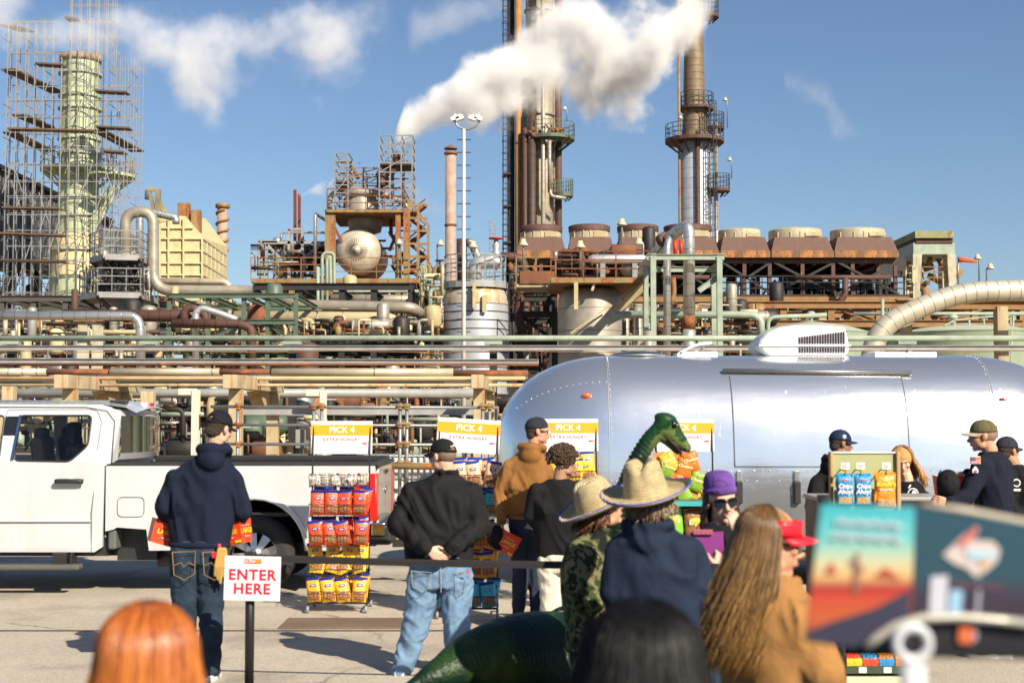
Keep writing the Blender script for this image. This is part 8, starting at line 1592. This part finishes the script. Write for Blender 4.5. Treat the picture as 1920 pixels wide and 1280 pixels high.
# ================================================================ GREEN DINOSAUR STATUE
Y = 8.7; D = lambda x, y, d=0: at(x, y, Y + d)
t = thing('dinosaur_statue', 'green long necked dinosaur statue behind the straw hats, tail running left', 'statue', (gx(1120, Y), Y, 0))
M_dino = bpy.data.materials.new('dinosaur_hide'); M_dino.use_nodes = True; N = M_dino.node_tree.nodes; L = M_dino.node_tree.links; b = N['Principled BSDF']; b.inputs['Roughness'].default_value = .46; b.inputs['Specular IOR Level'].default_value = .3
tc = N.new('ShaderNodeTexCoord'); n1 = N.new('ShaderNodeTexNoise'); n1.inputs['Scale'].default_value = 2.4; n1.inputs['Detail'].default_value = 5; L.new(tc.outputs['Object'], n1.inputs[0]); r = N.new('ShaderNodeValToRGB'); e = r.color_ramp.elements; e[0].position = .3; e[0].color = (.003, .009, .006, 1); e[1].position = .75; e[1].color = (.07, .09, .015, 1); x = e.new(.52); x.color = (.005, .020, .009, 1); x = e.new(.64); x.color = (.018, .045, .008, 1); L.new(n1.outputs[0], r.inputs[0])  # hide tones darkened to include the shadow people cast on the tail
at_ = N.new('ShaderNodeAttribute'); at_.attribute_name = 'tint'; mx_ = N.new('ShaderNodeMix'); mx_.data_type = 'RGBA'; L.new(at_.outputs['Fac'], mx_.inputs[0]); L.new(r.outputs[0], mx_.inputs[6]); L.new(at_.outputs['Color'], mx_.inputs[7]); L.new(mx_.outputs[2], b.inputs['Base Color'])
vo = N.new('ShaderNodeTexVoronoi'); vo.inputs['Scale'].default_value = 46; L.new(tc.outputs['Object'], vo.inputs[0]); bp = N.new('ShaderNodeBump'); bp.inputs['Strength'].default_value = .5; bp.inputs['Distance'].default_value = .006; L.new(vo.outputs[0], bp.inputs['Height']); L.new(bp.outputs[0], b.inputs['Normal'])
mb = MB(); s1 = Y / F
ctl = [(744, 1300, .012, -.9), (780, 1283, .045, -.85), (830, 1262, .10, -.75), (900, 1240, .19, -.55), (980, 1240, .29, -.3), (1060, 1262, .40, -.05), (1110, 1250, .42, .05), (1150, 1190, .30, .08), (1166, 1120, .17, .1), (1162, 1040, .11, .1), (1165, 980, .086, .1), (1172, 930, .070, .1), (1185, 885, .060, .1), (1204, 846, .054, .1), (1223, 819, .054, .1), (1243, 804, .062, .1)]
P = [at(x, y, Y + d) for x, y, r_, d in ctl]; Q = [r_ for *_, r_, d in ctl]; PP = []; QQ = []
for i in range(len(P) - 1):   # Catmull-Rom
    p0, p1, p2, p3 = P[max(0, i - 1)], P[i], P[i + 1], P[min(len(P) - 1, i + 2)]
    for k in range(8):
        u = k / 8; PP.append(.5 * ((2 * p1) + (p2 - p0) * u + (2 * p0 - 5 * p1 + 4 * p2 - p3) * u * u + (3 * p1 - p0 - 3 * p2 + p3) * u ** 3)); QQ.append(Q[i] * (1 - u) + Q[i + 1] * u)
PP.append(P[-1]); QQ.append(Q[-1]); mb.tube(PP, QQ, 26); mb.ell(P[-1], Q[-1], None, 16, 10)
for x, d in ((1060, -.25), (1060, .3), (1140, -.2), (1140, .3)):
    a = at(x, 1290, Y + d); limb(mb, [a, V((a.x + .03, a.y, .40)), V((a.x - .01, a.y, .06))], [.20, .13, .11]); mb.ell(V((a.x + .02, a.y, .05)), (.14, .12, .06))
H = lambda x, y: D(x, y, .1)
mb.ell(H(1250, 802), (.090, .074, .080), Matrix.Rotation(R(25), 3, 'Y')); mb.ell(H(1248, 785), (.074, .060, .040), Matrix.Rotation(R(12), 3, 'Y')); limb(mb, [H(1255, 805), H(1272, 824), H(1286, 838)], [.070, .050, .034]); mb.ell(H(1286, 840), (.040, .036, .026), Matrix.Rotation(R(30), 3, 'Y')); limb(mb, [H(1246, 818), H(1262, 836), H(1270, 850)], [.044, .028, .012])
for q in (-1, 1): mb.ell(H(1257, 796) + V((0, q * .058, 0)), (.034, .024, .030)); mb.ell(H(1288, 834) + V((0, q * .016, .006)), (.010, .008, .008))
gorg = V((0, 0, 0))
def wr(p, nrm):   # skin wrinkles ringing the neck and tail
    best = min(range(0, len(PP)), key=lambda i: (PP[i] - p).length_squared); s_ = best
    return p
o = melt('body', mb, M_dino, t, .011, 3)
me = o.data; ca = me.color_attributes.new('tint', 'FLOAT_COLOR', 'POINT'); org = ORG[t.name]; acc = [0]
for a_, b_ in zip(PP, PP[1:]): acc.append(acc[-1] + (b_ - a_).length)
from mathutils import kdtree
kd = kdtree.KDTree(len(PP)); [kd.insert(p, i) for i, p in enumerate(PP)]; kd.balance(); hp_ = H(1258, 802); cols = []; nm_ = [v.normal.copy() for v in me.vertices]
for v, nr in zip(me.vertices, nm_):
    p = v.co + org; co, i, d = kd.find(p); j = min(i + 1, len(PP) - 1); tg = (PP[j] - PP[max(0, i - 1)]).normalized(); s_ = acc[i] + (p - PP[i]).dot(tg); hd = (p - hp_).length
    if hd > .12 and i > 8: v.co = v.co + nr * (.0045 * math.sin(s_ * 2 * PI / .028 + 3 * noise.noise(p * 9)) * min(1, (hd - .12) / .1) * (1 if s_ > 1.7 else .4))
    w_ = max(0, min(1, (.24 - hd) / .16)); lo = nr.z < -.15 or (p - H(1283, 838)).length < .05; cols += [(.13 if lo else .008), (.17 if lo else .045), (.045 if lo else .010), 1]
    cols[-1] = 1
ca.data.foreach_set('color', cols)
# attribute alpha is always one, so blend head tint with a second attribute
cb = me.attributes.new('headmask', 'FLOAT', 'POINT'); cb.data.foreach_set('value', [max(0, min(1, (.26 - ((v.co + org) - hp_).length) / .16)) for v in me.vertices]); am = N.new('ShaderNodeAttribute'); am.attribute_name = 'headmask'; L.new(am.outputs['Fac'], mx_.inputs[0])
mb = MB().ell(H(1259, 796) + V((.004, -.069, 0)), (.026, .012, .024)); ey = part('eye', mb, mat('dino_eye', (.004, .004, .004), .06, coat=1), t); part('eye_glint', MB().ell(H(1259, 796) + V((.010, -.082, .010)), .004), M_wht, ey)
part('mouth_line', MB().tube([H(1250, 822) + V((0, -.052, 0)), H(1264, 834) + V((0, -.042, 0)), H(1276, 850) + V((0, -.024, 0))], [.006, .014, .012], 6), mat('mouth_dark', (.03, .008, .008), .6), t)
# ================================================================ NEAR CARD HOLDER, OUT OF FOCUS
Y = 1.6; C = lambda x, y, d=0: at(x, y, Y + d)
t = thing('counter_card', 'large out of focus desert and night station picture card at lower right', 'card display', (gx(1716, Y), Y, 0))
def quad(px, m, nm, d, par=None, th=.0): q = [C(x, y, d) for x, y in px]; n_ = len(q); q2 = [p + V((0, .0012 if not th else th, 0)) for p in q]; return part(nm, MB().add(q + q2, [tuple(range(n_)), tuple(range(2 * n_ - 1, n_ - 1, -1))] + [(i, (i + 1) % n_, n_ + (i + 1) % n_, n_ + i) for i in range(n_)]), m, par or t)
def pm(n, c, r=.45): return mat(n, c, r, var=.04)
L_ = [(1541, 944), (1716, 951), (1706, 1232), (1510, 1201)]
def gradient(name, stops, z0, z1):
    m = bpy.data.materials.new(name); m.use_nodes = True; N = m.node_tree.nodes; L = m.node_tree.links; b = N['Principled BSDF']; b.inputs['Roughness'].default_value = .45; tc = N.new('ShaderNodeTexCoord'); s_ = N.new('ShaderNodeSeparateXYZ'); L.new(tc.outputs['Object'], s_.inputs[0]); mr = N.new('ShaderNodeMapRange'); mr.inputs[1].default_value = z0; mr.inputs[2].default_value = z1; L.new(s_.outputs[2], mr.inputs[0]); r = N.new('ShaderNodeValToRGB'); e = r.color_ramp.elements
    while len(e) < len(stops): e.new(.5)
    for k, (p, c) in enumerate(stops): e[k].position = p; e[k].color = (*c, 1)
    L.new(mr.outputs[0], r.inputs[0]); L.new(r.outputs[0], b.inputs['Base Color']); return m
zA, zB = C(1600, 1215).z, C(1600, 944).z
sl = quad(L_, gradient('desert_print', [(0, (.02, .02, .06)), (.2, (.40, .08, .02)), (.34, (.42, .05, .02)), (.42, (.30, .02, .02)), (.5, (.55, .34, .14)), (.6, (.45, .45, .28)), (.75, (.12, .42, .42)), (1, (.02, .32, .38))], zA, zB), 'left_panel', 0, th=.006)
quad([(1512, 1185), (1560, 1165), (1640, 1140), (1708, 1105), (1706, 1229), (1511, 1199)], pm('print_road', (.025, .025, .05)), 'printed_road', -.002, sl)
quad([(1600, 1110), (1601, 1060), (1594, 1058), (1594, 1048), (1603, 1050), (1605, 1035), (1611, 1035), (1611, 1060), (1618, 1058), (1620, 1072), (1611, 1074), (1610, 1112)], pm('print_cactus', (.22, .10, .07)), 'printed_cactus', -.002, sl)
quad([(1545, 1075), (1560, 1052), (1570, 1075)], pm('print_mesa', (.35, .05, .03)), 'printed_mesa', -.002, sl); quad([(1640, 1080), (1660, 1062), (1690, 1085)], pm('print_mesa', (.35, .05, .03)), 'printed_mesa', -.002, sl)
for y0 in (978, 1003):
    P_ = [C(x, y0 + (x - 1560) * .06 + 5 * math.sin(x * .55) + 3 * math.sin(x * .21), -.003) for x in range(1556 if y0 > 990 else 1566, 1694, 3)]; part('script_lettering', MB().tube(P_, .0016, 5), pm('print_script', (.55, .58, .62)), sl)
sr_ = quad([(1717, 951), (1935, 984), (1930, 1236), (1708, 1232)], gradient('night_print', [(0, (.006, .006, .008)), (.35, (.03, .02, .04)), (.5, (.012, .05, .07)), (1, (.006, .05, .085))], zA, zB), 'right_panel', .0, th=.006)
quad([(1768, 1040), (1800, 1010), (1830, 986), (1836, 992), (1822, 1012), (1862, 1014), (1876, 1030), (1870, 1052), (1850, 1070), (1830, 1082), (1812, 1064), (1790, 1056)], pm('print_signpink', (.50, .42, .40)), 'printed_sign', -.002, sr_)
quad([(1796, 1020), (1828, 988), (1834, 993), (1808, 1026)], pm('print_signred', (.5, .08, .06)), 'printed_arrow', -.004, sr_); quad([(1812, 1030), (1868, 1034), (1866, 1050), (1814, 1046)], pm('print_signblue', (.35, .50, .60)), 'printed_banner', -.004, sr_); quad([(1838, 1052), (1862, 1050), (1842, 1066)], pm('print_signorange', (.65, .35, .12)), 'printed_corner', -.004, sr_)
quad([(1746, 1080), (1778, 1078), (1774, 1150), (1742, 1148)], pm('print_pumpwhite', (.45, .45, .52)), 'printed_pump', -.002, sr_); quad([(1782, 1105), (1806, 1106), (1802, 1148), (1778, 1147)], pm('print_pumpblue', (.25, .42, .58)), 'printed_pump', -.002, sr_); quad([(1834, 1090), (1840, 1090), (1832, 1200), (1826, 1200)], pm('print_pole', (.35, .35, .42)), 'printed_pole', -.002, sr_); quad([(1800, 1160), (1828, 1162), (1824, 1206), (1797, 1204)], pm('print_pumporange', (.55, .12, .04)), 'printed_pump', -.006, sr_)
quad([(1784, 1090), (1880, 1096), (1880, 1108), (1784, 1102)], pm('print_canopy', (.07, .03, .05)), 'printed_canopy', -.002, sr_)
part('top_edge', MB().tube([C(1728, 947, .006), C(1800, 955, .006), C(1940, 982, .006)], .004, 8), mat('holder_plastic', (.40, .36, .28), .4), t)
part('wire_arc', MB().tube([C(1622, 1212, -.012), C(1645, 1195, -.012), C(1680, 1172, -.012), C(1730, 1158, -.012), (C(1800, 1156, -.012)), C(1870, 1162, -.012), C(1945, 1170, -.012)], .0052, 10), mat('holder_metal', (.42, .40, .34), .35, .3), t)
rg2 = MB(); cc = C(1711, 1206, -.03); Mr = Matrix.Rotation(PI / 2, 3, 'X'); rg2.ring(cc, .0175, .0058, 28, Mr, 10); part('ring', rg2, mat('holder_white', (.55, .56, .58), .3), t); part('tube', MB().tube([cc - V((0, 0, .022)), cc - V((.001, 0, .30))], .0145, 16), MATS['holder_white'], t); part('foot', MB().lathe([(0, .01), (.07, .01), (.075, 0), (0, 0)], V((cc.x, cc.y, cc.z - .30)), 20), MATS['holder_white'], t)
st = thing('side_table', 'small table out of frame below the card holder', 'table', (cc.x, cc.y, 0)); zt_ = cc.z - .302; part('top', MB().bb((cc.x - .3, cc.y - .2, zt_ - .03), (cc.x + .3, cc.y + .35, zt_)), M_blk, st); part('leg', MB().bar((cc.x - .25, cc.y + .3, 0), (cc.x - .25, cc.y + .3, zt_ - .03), .03).bar((cc.x + .25, cc.y + .3, 0), (cc.x + .25, cc.y + .3, zt_ - .03), .03).bar((cc.x - .25, cc.y - .15, 0), (cc.x - .25, cc.y - .15, zt_ - .03), .03).bar((cc.x + .25, cc.y - .15, 0), (cc.x + .25, cc.y - .15, zt_ - .03), .03), M_blk, st)
bpy.data.scenes.remove(TMP)
